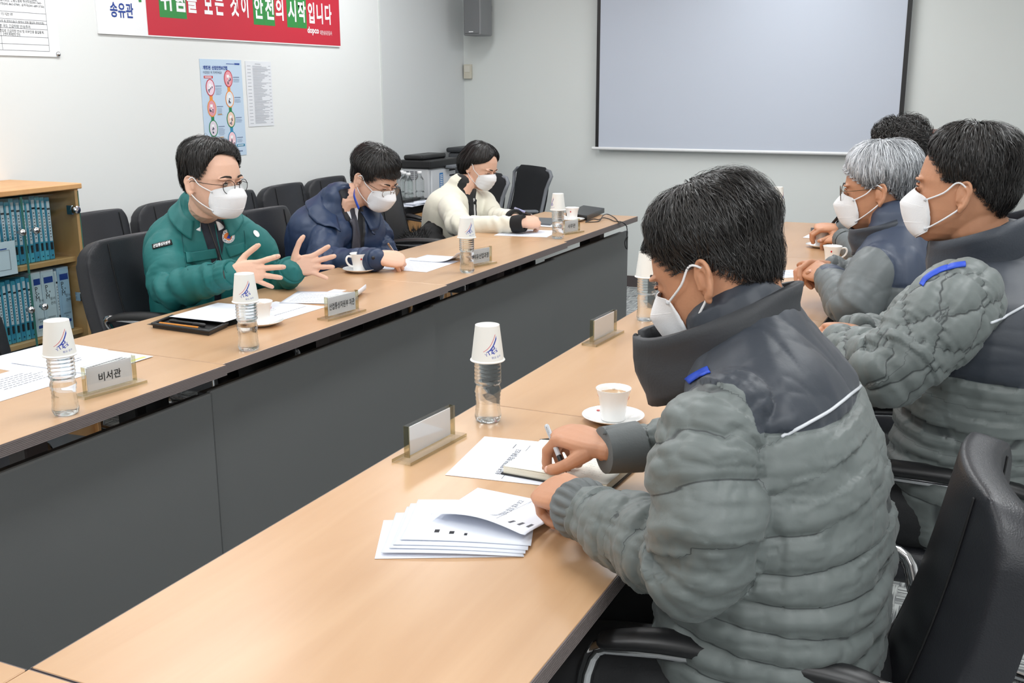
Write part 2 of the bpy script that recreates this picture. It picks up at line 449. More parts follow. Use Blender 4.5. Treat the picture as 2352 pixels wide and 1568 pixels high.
# carpet tiles: laid in quarter turns, each a piece of its own
def carpet_mat():
    m = bpy.data.materials.new('carpet'); m.use_nodes = True; nt, b = nodes_of(m)
    b.inputs['Roughness'].default_value = 0.95; b.inputs['Specular IOR Level'].default_value = 0.1
    tc = nt.nodes.new('ShaderNodeTexCoord'); oi = nt.nodes.new('ShaderNodeObjectInfo')
    add = nt.nodes.new('ShaderNodeVectorMath'); add.operation = 'ADD'
    sc = nt.nodes.new('ShaderNodeVectorMath'); sc.operation = 'SCALE'; sc.inputs[3].default_value = 13.0
    cmb = nt.nodes.new('ShaderNodeCombineXYZ'); nt.links.new(oi.outputs['Random'], cmb.inputs[0]); nt.links.new(oi.outputs['Random'], cmb.inputs[1])
    nt.links.new(cmb.outputs[0], sc.inputs[0]); nt.links.new(tc.outputs['Object'], add.inputs[0]); nt.links.new(sc.outputs[0], add.inputs[1])
    def streak(scale):
        mp = nt.nodes.new('ShaderNodeMapping'); mp.inputs['Scale'].default_value = scale; nt.links.new(add.outputs[0], mp.inputs[0])
        n = nt.nodes.new('ShaderNodeTexNoise'); n.inputs['Scale'].default_value = 1.0; n.inputs['Detail'].default_value = 1.0; nt.links.new(mp.outputs[0], n.inputs['Vector'])
        r = nt.nodes.new('ShaderNodeValToRGB'); r.color_ramp.elements[0].position = 0.40; r.color_ramp.elements[1].position = 0.60
        r.color_ramp.elements[0].color = lin((112, 115, 117)); r.color_ramp.elements[1].color = lin((200, 204, 203)); nt.links.new(n.outputs['Fac'], r.inputs[0]); return r.outputs[0]
    a = streak((9, 170, 1)); c = streak((170, 9, 1))
    ck = nt.nodes.new('ShaderNodeTexChecker'); ck.inputs['Scale'].default_value = 8.0; nt.links.new(tc.outputs['Object'], ck.inputs['Vector'])
    mx = nt.nodes.new('ShaderNodeMix'); mx.data_type = 'RGBA'; nt.links.new(ck.outputs['Fac'], mx.inputs[0]); nt.links.new(a, mx.inputs[6]); nt.links.new(c, mx.inputs[7])
    nt.links.new(mx.outputs[2], b.inputs['Base Color'])
    MATS['carpet'] = m; return m
M_CARPET = carpet_mat()
V, F = rbox((0, 0, -0.004), (0.498, 0.498, 0.008), 0.002, 1)
t0 = mesh_obj('carpet_tile', V, F, M_CARPET, fl, smooth=False); first = True
nx, ny = int((XR-XW)/0.5), int((YW-0.5)/0.5)
for i in range(nx+1):
    for j in range(ny+1):
        o = t0 if first else t0.copy()
        if not first: COL.objects.link(o); o.parent = fl
        first = False
        o.location = (XW+0.25+0.5*i, 0.32+0.25+0.5*j, 0.0); o.rotation_euler = (0, 0, pi/2*((i+j) % 2))
        if o.location.x > XR-0.24 or o.location.y > YW-0.24: bpy.data.objects.remove(o)
# ceiling lamps: housing round each light
for lx, ly in LAMPS:
    r = empty('ceiling_lamp', (lx, ly, CEIL), 0, 'recessed rectangular ceiling lamp above the meeting tables', 'ceiling light', 'recessed ceiling lamps')
    fr = [bbox((lx-0.19, ly-0.62, CEIL-0.03), (lx-0.155, ly+0.62, CEIL)), bbox((lx+0.155, ly-0.62, CEIL-0.03), (lx+0.19, ly+0.62, CEIL)),
          bbox((lx-0.155, ly-0.62, CEIL-0.03), (lx+0.155, ly-0.585, CEIL)), bbox((lx-0.155, ly+0.585, CEIL-0.03), (lx+0.155, ly+0.62, CEIL))]
    wobj('frame', fr, M_WHITE, r)

# ================================================================== TABLES
def table(y0, y1, x0, x1, label, mids, axis='y', panel=True, edge_side=1, group=None):
    """one table unit; the modesty panel stands on the edge_side (towards the middle of the square)"""
    t = empty('meeting_table', ((x0+x1)/2, (y0+y1)/2, 0), 0, label, 'table', group)
    g = 0.0008
    x0 += g; x1 -= g; y0 += g; y1 -= g
    wobj('tabletop', rbb((x0, y0, TZ-0.026), (x1, y1, TZ), 0.0015, 1), M_TOP, t)
    # ridged edge band on the long sides
    bands = []
    for s, xx in ((-1, x0), (1, x1)):
        for k in range(7):
            z = TZ-0.0035-0.0038*k
            bands.append(bbox((xx-0.0005 if s < 0 else xx-0.002, y0, z-0.0013), (xx+0.002 if s < 0 else xx+0.0018+0.0005, y1, z+0.0013)) if s > 0 else bbox((xx-0.0023, y0, z-0.0013), (xx+0.001, y1, z+0.0013)))
    V, F = join(bands); wobj('edge_ridge', (V, F), M_EDGEL, t)['kind'] = 'stuff'
    eb = [bbox((x0-0.0014, y0, TZ-0.0285), (x0+0.003, y1, TZ-0.0008)), bbox((x1-0.003, y0, TZ-0.0285), (x1+0.0014, y1, TZ-0.0008)),
          bbox((x0, y0-0.0004, TZ-0.0285), (x1, y0+0.003, TZ-0.0008)), bbox((x0, y1-0.003, TZ-0.0285), (x1, y1+0.0004, TZ-0.0008))]
    wobj('edge_band', eb, M_EDGE, t)
    xp = x1-0.05 if edge_side > 0 else x0+0.05
    s = edge_side
    if panel:
        wobj('modesty_panel', rbb((xp-0.018, y0+0.003, 0.07), (xp, y1-0.006, 0.637), 0.004, 1), M_PANEL, t)
        wobj('panel_rail', bbox((xp-0.052*s-0.0, y0+0.01, 0.600), (xp-0.020*s, y1-0.01, 0.628)), M_PANELE, t)
    xm = (x0+x1)/2
    for yy in (y0+0.05, y1-0.05):
        lg = [rbb((xm-0.035, yy-0.02, 0.05), (xm+0.035, yy+0.02, TZ-0.03), 0.004, 1), rbb((x0+0.07, yy-0.022, 0.012), (x1-0.09, yy+0.022, 0.05), 0.01, 2), rbb((x0+0.05, yy-0.018, TZ-0.055), (x1-0.07, yy+0.018, TZ-0.026), 0.003, 1)]
        wobj('leg', lg, M_DARK, t)
    for ym in mids:
        wobj('bracket', rbb((xp-0.09*s-0.03, ym-0.032, 0.56), (xp-0.09*s+0.03, ym+0.032, TZ-0.026), 0.004, 1), M_COL, t)
        wobj('under_beam', bbox((x0+0.12, ym-0.015, TZ-0.06), (x1-0.1, ym+0.015, TZ-0.027)), M_DARK, t)
    return t
FX0, FX1 = -2.430, -1.838
NX0, NX1 = -1.062, -0.472
gA, gB = 'beech tables of the far row', 'beech tables of the near row'
table(0.84, 2.135, FX0+0.012, FX1+0.012, 'beech table of the far row beside the bookcase, with the 비서관 name plate', [1.61], group=gA)
table(2.135, 3.39, FX0, FX1, 'beech table of the far row in front of the man in teal', [2.82], group=gA)
table(3.39, 4.60, FX0-0.005, FX1-0.012, 'beech table of the far row where the man in the navy coat writes', [4.11], group=gA)
table(4.60, 5.70, FX0-0.01, FX1-0.03, 'beech table at the far end of the far row, with the closed black laptop', [5.43], group=gA)
table(0.835, 2.098, NX0, NX1, 'beech table of the near row, nearest the camera, under the notebook and loose papers', [1.5], edge_side=-1, group=gB)
table(2.098, 3.32, NX0, NX1, 'second beech table of the near row, with the coffee cup on a saucer', [2.7], edge_side=-1, group=gB)
table(3.32, 4.55, NX0, NX1, 'beech table of the near row in front of the grey-haired man', [3.9], edge_side=-1, group=gB)
table(4.55, 5.78, NX0, NX1-0.0, 'beech table at the far end of the near row, beside the wall screen side', [5.1], edge_side=-1, group=gB)
# the end row that closes the square, its corner shows at the bottom left
def end_table(x0, x1, y0, y1, label, group=None):
    t = empty('meeting_table', ((x0+x1)/2, (y0+y1)/2, 0), 0, label, 'table', group)
    g = 0.001; x0 += g; x1 -= g; y1 -= g; y0 += g
    wobj('tabletop', rbb((x0, y0, TZ-0.026), (x1, y1, TZ), 0.0015, 1), M_TOP, t)
    wobj('edge_band', [bbox((x0, y1-0.002, TZ-0.0285), (x1, y1+0.001, TZ-0.0008)), bbox((x0, y0-0.001, TZ-0.0285), (x1, y0+0.003, TZ-0.0008))], M_EDGE, t)
    wobj('modesty_panel', rbb((x0+0.01, y1-0.068, 0.07), (x1-0.01, y1-0.05, 0.637), 0.002, 1), M_PANEL, t)
    for xx in (x0+0.06, x1-0.06):
        wobj('leg', [rbb((xx-0.02, (y0+y1)/2-0.035, 0.05), (xx+0.02, (y0+y1)/2+0.035, TZ-0.03), 0.004, 1), rbb((xx-0.022, y0+0.07, 0.012), (xx+0.022, y1-0.08, 0.05), 0.01, 2)], M_DARK, t)
end_table(-2.30, NX0, 0.23, 0.831, 'beech table of the end row, its corner just showing at the bottom left')
end_table(NX0, NX1, 0.23, 0.833, 'small beech corner table where the near row meets the end row')

# ================================================================== CHAIRS
def pad_mesh(w, h, t, bow, r=0.03, nx=14, nz=16, pillow=0.012, taper=0.0, top_r=None):
    """a cushion w wide (y), h high (z), t thick (x), bowed backwards; rounded outline"""
    front = np.zeros((nz+1, nx+1, 3)); back = np.zeros_like(front)
    R = top_r or min(w, h)*0.16
    for i in range(nz+1):
        v = i/nz; z = h*v
        # rounded corners: inset of the outline near top and bottom
        dz = min(z, h-z)
        ins = R-sqrt(max(0, R*R-(R-dz)**2)) if dz < R else 0
        hw = (w/2)*(1-taper*(v))-ins*0.9
        for j in range(nx+1):
            u = -1+2*j/nx; y = hw*u
            e = min(1, (1-abs(u))*6)*min(1, min(v, 1-v)*9+0.0)
            th = t*(0.35+0.65*sqrt(max(0, 1-(1-min(1, e))**2)))
            b = bow*(u*u-0.4)+0.03*sin(pi*v)
            pf = pillow*(1-u**4)*sin(pi*min(1, max(0, v)))
            front[i, j] = (b-th/2-pf, y, z); back[i, j] = (b+th/2, y, z)
    VA, FA = grid(front); VB, FB = grid(back); n = len(VA); F = [f for f in FA]+[[i+n for i in f[::-1]] for f in FB]
    nn = nx+1
    ring = [(0, j) for j in range(nn)]+[(i, nn-1) for i in range(1, nz+1)]+[(nz, j) for j in range(nn-2, -1, -1)]+[(i, 0) for i in range(nz-1, 0, -1)]
    idx = [i*nn+j for i, j in ring]
    for k in range(len(idx)):
        a, b = idx[k], idx[(k+1) % len(idx)]; F.append([a, n+a, n+b, b])
    return np.vstack([VA, VB]), F
def make_chair(name='conference_chair', wide=0.42, hb=0.49, recline=0.26, big=False):
    """black leather visitor chair on a chrome sled; it faces -x, origin on the floor under the seat"""
    c = empty(name)
    # seat
    sw = wide+0.02
    V, F = rbox((0.0, 0, 0.445), (0.48, sw, 0.085), 0.035, 4); wobj('seat', (V, F), M_LEATHER, c, smooth=True)
    # back
    # padded back: rounded outline, softened, then bent
    out = []
    for (cy, cz, a0) in ((wide/2-0.075, hb-0.075, 0), (-wide/2+0.075, hb-0.075, 90), (-wide/2+0.05, 0.05, 180), (wide/2-0.05, 0.05, 270)):
        rr_ = 0.075 if cz > 0.1 else 0.05
        for q in range(7): t = radians(a0+15*q); out.append((cy+rr_*cos(t), cz+rr_*sin(t)))
    n_ = len(out); P_ = np.array([(x, y, z) for x in (-0.030, 0.030) for y, z in out]); F_ = [list(range(n_))[::-1], list(range(n_, 2*n_))]+[[k, (k+1) % n_, n_+(k+1) % n_, n_+k] for k in range(n_)]
    V, F = remesh([(P_, F_)], 0.0095, 5)
    u_, v_ = V[:, 1]/(wide/2), V[:, 2]/hb
    V = V.copy(); V[:, 0] *= 1+0.55*np.clip(1-np.abs(u_)**4, 0, 1)*np.clip(np.sin(pi*np.clip(v_, 0, 1)), 0, 1)*(V[:, 0] < 0)
    V[:, 0] += 0.045*(u_*u_-0.4)+0.03*np.sin(pi*np.clip(v_, 0, 1)); V[:, 1] *= 1-0.06*v_
    a = recline; R = np.array([[cos(a), 0, sin(a)], [0, 1, 0], [-sin(a), 0, cos(a)]])
    V = V @ R.T + np.array([0.225, 0, 0.43])
    bk = wobj('backrest', (V, F), M_LEATHER, c, smooth=True, angle=50)
    # piping lines down both sides of the back, and one across
    def on_back(u, v, off):
        b = 0.045*(u*u-0.4)+0.03*sin(pi*v); p = 0.0165*(1-u**4)*sin(pi*v)
        return R @ np.array([b+(-0.0315-p-off if off < 5 else 0), (wide/2)*(1-0.06*v)*u, hb*v])+np.array([0.225, 0, 0.43])
    def on_rear(u, v):
        b = 0.045*(u*u-0.4)+0.03*sin(pi*v)
        return R @ np.array([b+0.0312, (wide/2)*(1-0.06*v)*u, hb*v])+np.array([0.225, 0, 0.43])
    sm = []
    for u in (-0.60, 0.60):
        sm.append(tube([on_back(u, v, 0.0003) for v in np.linspace(0.08, 0.955, 14)], 0.0022, 5))
        sm.append(tube([on_rear(u*1.1, v) for v in np.linspace(0.08, 0.955, 14)], 0.002, 5))
    sm.append(tube([on_back(u, 0.30, 0.0003) for u in np.linspace(-0.6, 0.6, 8)], 0.002, 5))
    wobj('seam', sm, M_SEAM, c, smooth=True)
    for s in (-1, 1):
        y = s*(sw/2+0.012)
        ap = tube([(-0.16, y, 0.655), (-0.08, y, 0.668), (0.06, y, 0.668), (0.17, y, 0.66), (0.22, y, 0.648)], [(0.022, 0.012), (0.027, 0.016), (0.027, 0.017), (0.025, 0.015), (0.02, 0.012)], 10, side=(0, 1, 0), per=3)
        wobj('arm_pad', ap, M_BLACK, c, smooth=True)
        fr = tube([(0.27, s*(wide/2-0.02), 0.60), (0.24, y, 0.648), (0.10, y, 0.650), (-0.12, y, 0.648), (-0.19, y, 0.60), (-0.205, y, 0.30), (-0.22, y, 0.06), (-0.19, y, 0.022), (0.0, y, 0.0135), (0.20, y, 0.0135), (0.27, y*0.98, 0.0135), (0.30, y*0.8, 0.0135), (0.305, 0, 0.0135)],
                  [(0.0125, 0.0125)]*13, 8, per=5, side=None)
        wobj('sled_frame', fr, M_CHROME, c, smooth=True)
        for br in (tube([(-0.205, y, 0.40), (-0.18, y*0.8, 0.40), (-0.15, s*0.1, 0.40)], 0.009, 8), tube([(0.15, y, 0.02), (0.12, y*0.85, 0.28), (0.08, s*0.15, 0.40)], 0.009, 8)): wobj('seat_bracket', br, M_CHROME, c, smooth=True)
    return c
ch0 = make_chair()
used = [False]
def chair(x, y, rz, label, group='black leather conference chairs'):
    """rz: 0 faces -x (towards the near row from the right), pi faces +x"""
    c = ch0 if not used[0] else copy_tree(ch0)
    used[0] = True
    c.location = (x, y, 0); c.rotation_euler = (0, 0, rz); tag(c, label, 'chair', group); return c
gW, gS = 'black leather chairs lined up along the wall', 'black leather chairs drawn up to the tables'
chair(-3.28, 3.43, pi-0.03, 'black leather chair against the wall just right of the bookcase', gW)
chair(-3.30, 3.92, pi, 'black leather chair against the wall, seen directly over the shoulder of the man in teal', gW)
chair(-3.30, 4.40, pi, 'black leather chair against the wall, right behind the masked face of the man in teal', gW)
chair(-3.33, 4.88, pi, 'black leather chair against the wall, third from the counter with the printer', gW)
chair(-3.37, 5.36, pi-0.02, 'black leather chair against the wall behind the man in the navy coat', gW)
chair(-2.58, 2.93, pi+0.05, 'black leather chair in which the man in teal sits', gS)
chair(-2.28, 1.97, pi+0.10, 'empty black leather chair at the far left, cut by the left edge', gS).scale.z = 0.90
chair(-2.68, 3.80, pi-0.1, 'black leather chair behind the man writing in the navy coat', gS)
chair(-2.66, 4.90, pi+0.1, 'black leather chair of the woman in the cream cardigan, a dark coat over it', gS)
chair(-0.325, 1.56, 0.10, 'black leather chair in the right foreground, behind the nearest man in grey', gS)
chair(-0.12, 2.42, 0.02, 'black leather chair of the dark-haired man at the right edge', gS)
chair(-0.40, 3.44, 0.0, 'black leather chair of the grey-haired man', gS)
chair(-0.38, 4.66, 0.0, 'black leather chair of the man hidden behind the grey-haired man', gS)

# two mesh task chairs parked in the far corner
M_MESHB = mat('black_mesh_fabric', (30, 32, 36), 0.8, bump=0.5, bscale=900)
M_GREYP = mat('grey_plastic', (120, 124, 130), 0.45)
def make_mesh_chair():
    c = empty('mesh_chair')
    V, F = pad_mesh(0.44, 0.50, 0.02, 0.02, taper=0.06, top_r=0.06, pillow=0.0)
    a = 0.26; R = np.array([[cos(a), 0, sin(a)], [0, 1, 0], [-sin(a), 0, cos(a)]]); T0 = np.array([0.20, 0, 0.42])
    wobj('backrest', (V @ R.T+T0, F), M_MESHB, c, smooth=True, angle=50)
    fr = []
    pts = [(0.02, s*0.215*(1-0.03*abs(v)), 0.5*v) for s, vs in ((-1, (0.02, 0.3, 0.7, 0.95)), (1, (0.95, 0.7, 0.3, 0.02))) for v in vs]
    fr.append(tube([R @ np.array(p)+T0 for p in pts], (0.012), 8, per=3))
    fr.append(tube([R @ np.array(p)+T0 for p in ((0.03, -0.2, 0.06), (0.06, 0, 0.02), (0.03, 0.2, 0.06))], 0.016, 8, per=5))
    wobj('back_frame', fr, M_GREYP, c, smooth=True)
    wobj('seat', rbox((0, 0, 0.43), (0.46, 0.46, 0.06), 0.025, 3), M_MESHB, c, smooth=True)
    for s in (-1, 1):
        wobj('arm_rest', tube([(0.2, s*0.25, 0.62), (0.0, s*0.26, 0.63), (-0.1, s*0.26, 0.63)], [(0.03, 0.012)]*3, 8, side=(0, 1, 0), per=2), M_GREYP, c, smooth=True)
        for sx in (-1, 1):
            wobj('leg', tube([(sx*0.02, s*0.24, 0.61), (sx*0.10, s*0.24, 0.40), (sx*0.22, s*0.25, 0.0115)], 0.011, 8, per=2), M_GREYP, c, smooth=True)
    return c
mc = make_mesh_chair(); mc.location = (-3.20, 5.86, 0); mc.rotation_euler = (0, 0, radians(60))
tag(mc, 'black mesh-backed chair nearer the seated woman, turned to the back wall', 'chair', 'mesh chairs in the far corner')
mc2 = copy_tree(mc); mc2.location = (-3.16, 6.46, 0); mc2.rotation_euler = (0, 0, radians(56))
tag(mc2, 'black mesh-backed chair farther from the woman, right one of the pair', 'chair', 'mesh chairs in the far corner')

# ================================================================== BOOKCASE
BX, BY1, BY0, BZ = -3.40, 3.16, 2.45, 1.06
bc = empty('bookcase', (-3.6, 2.8, 0), 0, 'low beech bookcase with glass doors, full of blue binders', 'bookcase')
wobj('top_panel', rbb((XW+0.005, BY0, BZ-0.022), (BX+0.012, BY1+0.012, BZ), 0.003, 1), M_SHELF, bc)
wobj('side_panel', rbb((XW+0.01, BY1-0.018, 0.0), (BX, BY1, BZ-0.022), 0.002, 1), M_SHELF, bc)
wobj('side_panel', rbb((XW+0.01, BY0, 0.0), (BX, BY0+0.018, BZ-0.022), 0.002, 1), M_SHELF, bc)
wobj('back_panel', bbox((XW+0.01, BY0+0.018, 0.0), (XW+0.018, BY1-0.018, BZ-0.022)), M_SHELF, bc)
SH = [0.762, 0.462, 0.16]
for z in SH: wobj('shelf', rbb((XW+0.018, BY0+0.018, z-0.020), (BX-0.03, BY1-0.018, z), 0.0015, 1), M_SHELF, bc)
wobj('plinth', bbox((XW+0.02, BY0+0.018, 0.0), (BX-0.02, BY1-0.018, 0.06)), M_SHELF, bc)
M_PANE = pane_mat('glass_pane', (243, 249, 249), 0.05)
M_PANEE = mat('glass_edge', (70, 130, 120), 0.1)
YM = 2.88
for (ya, yb) in ((BY1-0.245+0.0, BY1-0.004), ):
    pass
for (za, zb, hy) in ((0.735, BZ-0.03, 0.955), (0.07, 0.730, 0.60)):
    for (ya, yb) in ((YM+0.002, BY1-0.004), (YM-0.285, YM-0.002)):
        d = wobj('door', bbox((BX-0.003, ya, za), (BX+0.003, yb, zb)), M_PANE, bc)
        for q in (ya, yb): wobj('pane_edge', bbox((BX-0.0032, q-0.0008, za), (BX+0.0032, q+0.0008, zb)), M_PANEE, d)
        kn = ya+0.03 if ya > YM-0.1 else yb-0.03
        zk = 0.90 if za > 0.5 else 0.60
        kb = wobj('knob', [lathe([(0, 0), (0.006, 0), (0.006, 0.012), (0.012, 0.014), (0.0145, 0.022), (0.012, 0.031), (0.0, 0.034)], 16)], M_CHROME, bc, smooth=True)
        V = np.empty(len(kb.data.vertices)*3); kb.data.vertices.foreach_get('co', V); V = V.reshape(-1, 3)+np.array(bc.location)
        V = np.stack([V[:, 2]+BX+0.003, V[:, 0]+kn, V[:, 1]+zk], 1)
        kb.data.vertices.foreach_set('co', inv_to(bc, V).ravel()); kb.data.update(); kb.parent = d
    V, F = lathe([(0, 0), (0.016, 0), (0.016, 0.006), (0.012, 0.010), (0, 0.011)], 18); V = np.stack([V[:, 2]+BX+0.003, V[:, 0]+BY1-0.020, V[:, 1]+hy], 1)
    wobj('hinge', join([(V, F), bbox((BX-0.03, BY1-0.04, hy-0.018), (BX-0.004, BY1-0.030, hy+0.018))]), M_CHROME, bc, smooth=False)
# binders
M_BB = mat('binder_blue', (86, 178, 206), 0.5, var=0.1, vscale=30)
M_BB2 = mat('binder_deep_blue', (66, 152, 186), 0.5)
M_BW = mat('binder_white', (222, 230, 240), 0.5)
M_BLB = mat('binder_pale_blue', (178, 205, 232), 0.5)
def binder(y, z, w, h, dep, m, label, group, style=0, lean=0.0, xs=None, cat='binder'):
    xf = (BX-0.055) if xs is None else xs
    b = empty('binder', (xf-dep/2, y, z), 0, label, cat, group); b.rotation_euler = (lean, 0, 0)
    mo = lambda n, VF, mm: mesh_obj(n, VF[0], VF[1], mm, b, smooth=False)
    mo('cover', rbox((0, 0, h/2), (dep, w, h), 0.0025, 1), m)
    x = dep/2+0.0006
    f = Face((x, -w/2, 0), (0, 1, 0), (0, 0, 1))
    if style == 0:      # thin file: long white label with a dark block
        mo('label', join([f.rect(w*0.22, h*0.30, w*0.80, h*0.94)]), M_PAPER)
        P = [f.rect(w*0.22, h*0.80, w*0.80, h*0.83, 0.001), f.rect(w*0.25, h*0.16, w*0.75, h*0.28, 0.001)]
        for k in range(9): P.append(f.rect(w*0.38, h*(0.36+0.047*k), w*0.62, h*(0.375+0.047*k), 0.001))
        P.append(f.oval(w*0.5, h*0.07, w*0.14, w*0.14, 0.001, 8))
        mo('print', join(P), M_INKD)
    else:
        mo('label', join([f.rect(w*0.12, h*0.10, w*0.88, h*0.94)]), M_BW if style == 1 else M_BLB)
        mo('blue_block', join([f.rect(w*0.14, h*0.80, w*0.86, h*0.895, 0.001), f.rect(w*0.2, h*0.13, w*0.8, h*0.175, 0.001)]), M_BLUEINK)
        P = [f.text('P', w*0.18, h*0.70, 0.028, 0.0012), f.text('S', w*0.18, h*0.63, 0.026, 0.0012), f.text('M', w*0.18, h*0.56, 0.026, 0.0012), f.text('+', w*0.44, h*0.64, 0.018, 0.0012), f.text('문서', w*0.5, h*0.53, 0.014, 0.0012), f.text('관리', w*0.5, h*0.46, 0.014, 0.0012),
             f.text('대한송유관', w*0.2, h*0.26, 0.008, 0.0012), f.text('공사', w*0.35, h*0.22, 0.008, 0.0012)]
        mo('print', join(P), M_INKD)
    return b
gb = 'thin blue binders on the bookcase shelves'
ORD = 'first second third fourth fifth sixth seventh eighth ninth tenth eleventh twelfth thirteenth fourteenth fifteenth sixteenth seventeenth eighteenth nineteenth twentieth twenty-first twenty-second twenty-third twenty-fourth twenty-fifth'.split()
lab0 = 'thin blue binder with a long white spine label, in the row on the top shelf'
y = BY1-0.098
k = 0
while y > 2.55:
    w = 0.0205+0.004*((k*7) % 3 == 0)
    binder(y-w/2, SH[0]+0.0008, w, 0.248+0.004*((k*5) % 4), 0.22, M_BB if k % 3 else M_BB2, 'thin blue binder, %s from the right on the top shelf' % ORD[k], 'blue binders on the top shelf', 0, 0.0)
    y -= w+0.0022; k += 1
# second shelf: wide white binders, then thin blue ones
yy = BY1-0.040
for w, st, m, lb in ((0.058, 2, M_BLB, 'wide pale blue binder at the right end of the middle shelf'), (0.012, 0, M_BW, 'narrow white folder between the two wide binders of the middle shelf'),
                     (0.062, 1, M_BW, 'widest white binder on the middle shelf, P S M printed down the spine'), (0.044, 1, M_BW, 'white binder on the middle shelf, leftmost of the light ones')):
    binder(yy-w/2, SH[1]+0.0008, w, 0.262 if w > 0.02 else 0.25, 0.22, m, lb, 'light binders on the middle shelf', st); yy -= w+0.003
k = 0
yy -= 0.004
while yy > 2.52:
    w = 0.021
    binder(yy-w/2, SH[1]+0.0008, w, 0.243+0.004*((k*5) % 3), 0.22, M_BB if k % 2 else M_BB2, 'thin blue binder, %s to the left of the white binders on the middle shelf' % ORD[k], 'blue binders on the middle shelf', 0); yy -= w+0.0022; k += 1
yy = BY1-0.115
for k in range(12):
    binder(yy-0.0125, SH[2]+0.0008, 0.022, 0.235, 0.21, M_BB, 'thin blue binder, %s from the right on the bottom shelf' % ORD[k], 'blue binders on the bottom shelf', 0); yy -= 0.0245
# acrylic leaflet holder hung on the glass
hd = empty('leaflet_holder', (BX+0.004, 2.78, 0.78), 0, 'clear leaflet holder with a white form, stuck on the glass door of the bookcase', 'leaflet holder')
wobj('sheet', bbox((BX+0.005, 2.58, 0.745), (BX+0.0065, 2.825, 0.872)), M_PAPER, hd)
f = Face((BX+0.0072, 2.58, 0.745), (0, 1, 0), (0, 0, 1))
wobj('blue_line', [f.rect(0.02, 0.098, 0.205, 0.102)], M_BLUEINK, hd)
wobj('form_frame', [f.rect(0.02, 0.02, 0.0215, 0.095), f.rect(0.215, 0.02, 0.2165, 0.095), f.rect(0.02, 0.02, 0.2165, 0.0215), f.rect(0.02, 0.094, 0.2165, 0.095)], M_INK, hd)
wobj('cover', [bbox((BX+0.0085, 2.575, 0.738), (BX+0.0105, 2.832, 0.885)), bbox((BX+0.0038, 2.575, 0.735), (BX+0.0105, 2.832, 0.738))], M_PANE, hd)

# ================================================================== COUNTER WITH PRINTER
ct = empty('counter_cabinet', (-3.45, 6.4, 0), 0, 'low counter with a black top and wooden door under the printer', 'cabinet')
CZ = 0.72
CX, CY0, CY1 = -3.30, 5.52, 6.45
wobj('worktop', rbb((XW+0.01, CY0, CZ-0.045), (CX, CY1, CZ), 0.006, 2), M_BLACK, ct)
wobj('body', bbox((XW+0.01, CY0+0.02, 0.0), (CX-0.03, CY1-0.02, CZ-0.045)), M_PANELE, ct)
wobj('door', rbb((CX-0.030, CY0+0.10, 0.05), (CX-0.012, CY0+0.56, CZ-0.055), 0.003, 1), M_SHELF, ct)
wobj('door', rbb((CX-0.030, CY0+0.57, 0.05), (CX-0.012, CY0+0.90, CZ-0.055), 0.003, 1), M_SHELF, ct)
pr = empty('printer', (-3.5, 6.25, CZ), 0, 'grey office printer with a black scanner lid on the counter', 'printer')
M_PRN = mat('printer_grey', (206, 209, 212), 0.5)
M_PRN2 = mat('printer_light', (222, 225, 229), 0.45)
PZ = CZ
PX1, PY0 = Z(986, 457, CZ)[0], Z(986, 457, CZ)[1]; PX0 = Y(921, 457, PY0)[0]; PY1 = X(1045, 440, PX1)[1]
PTOP = Y(986, 362, PY0)[2]
wobj('body', rbb((PX0, PY0, PZ), (PX1, PY1, PTOP-0.075), 0.008, 2), M_PRN, pr)
wobj('front_panel', rbb((PX1, PY0+0.02, PZ+0.03), (PX1+0.012, PY1-0.01, PTOP-0.085), 0.004, 2), M_PRN2, pr)
wobj('scanner_lid', rbb((PX0-0.01, PY0-0.012, PTOP-0.072), (PX1+0.02, PY1+0.012, PTOP-0.02), 0.008, 2), M_BLACK, pr)
wobj('document_feeder', rbb((PX0+0.02, PY0+0.01, PTOP-0.02), (PX1-0.05, PY1-0.02, PTOP+0.012), 0.012, 3), M_BLACK, pr)
wobj('control_panel', rbb((PX1+0.012, PY0+0.20, PTOP-0.080), (PX1+0.07, PY1-0.02, PTOP-0.062), 0.004, 2), M_GREYP, pr)
f = Face((PX1+0.0125, PY0, PZ), (0, 1, 0), (0, 0, 1))
wobj('sticker', [f.rect(0.12, 0.05, 0.17, 0.16)], mat('sticker_blue', (60, 130, 195), 0.5), pr)
wobj('sticker_print', [f.rect(0.128, 0.058+0.012*k, 0.162, 0.064+0.012*k, 0.001) for k in range(8)], M_PWHITE, pr)
wobj('vent', [bbox((PX1+0.012, PY0+0.26+0.0*k, PZ+0.06+0.035*k), (PX1+0.0145, PY0+0.34, PZ+0.07+0.035*k)) for k in range(4)], M_INKD, pr)
f = Face((PX0, PY0-0.0006, PZ), (1, 0, 0), (0, 0, 1))
wobj('rating_label', [f.rect(0.04+0.035*i, 0.12+0.012*j, 0.068+0.035*i, 0.128+0.012*j) for i in range(3) for j in range(5)], M_INK, pr)
pb = empty('paper_shredder', (-3.5, 6.95, 0), 0, 'dark grey office machine standing behind the printer in the corner', 'office machine')
wobj('body', rbb((-3.74, 6.93, 0.0), (-3.56, 7.22, 0.965), 0.02, 2), mat('machine_grey', (66, 68, 72), 0.5), pb)
wobj('lid', rbb((-3.75, 6.92, 0.965), (-3.55, 7.23, 1.0), 0.015, 2), mat('machine_dark', (48, 50, 54), 0.5), pb)
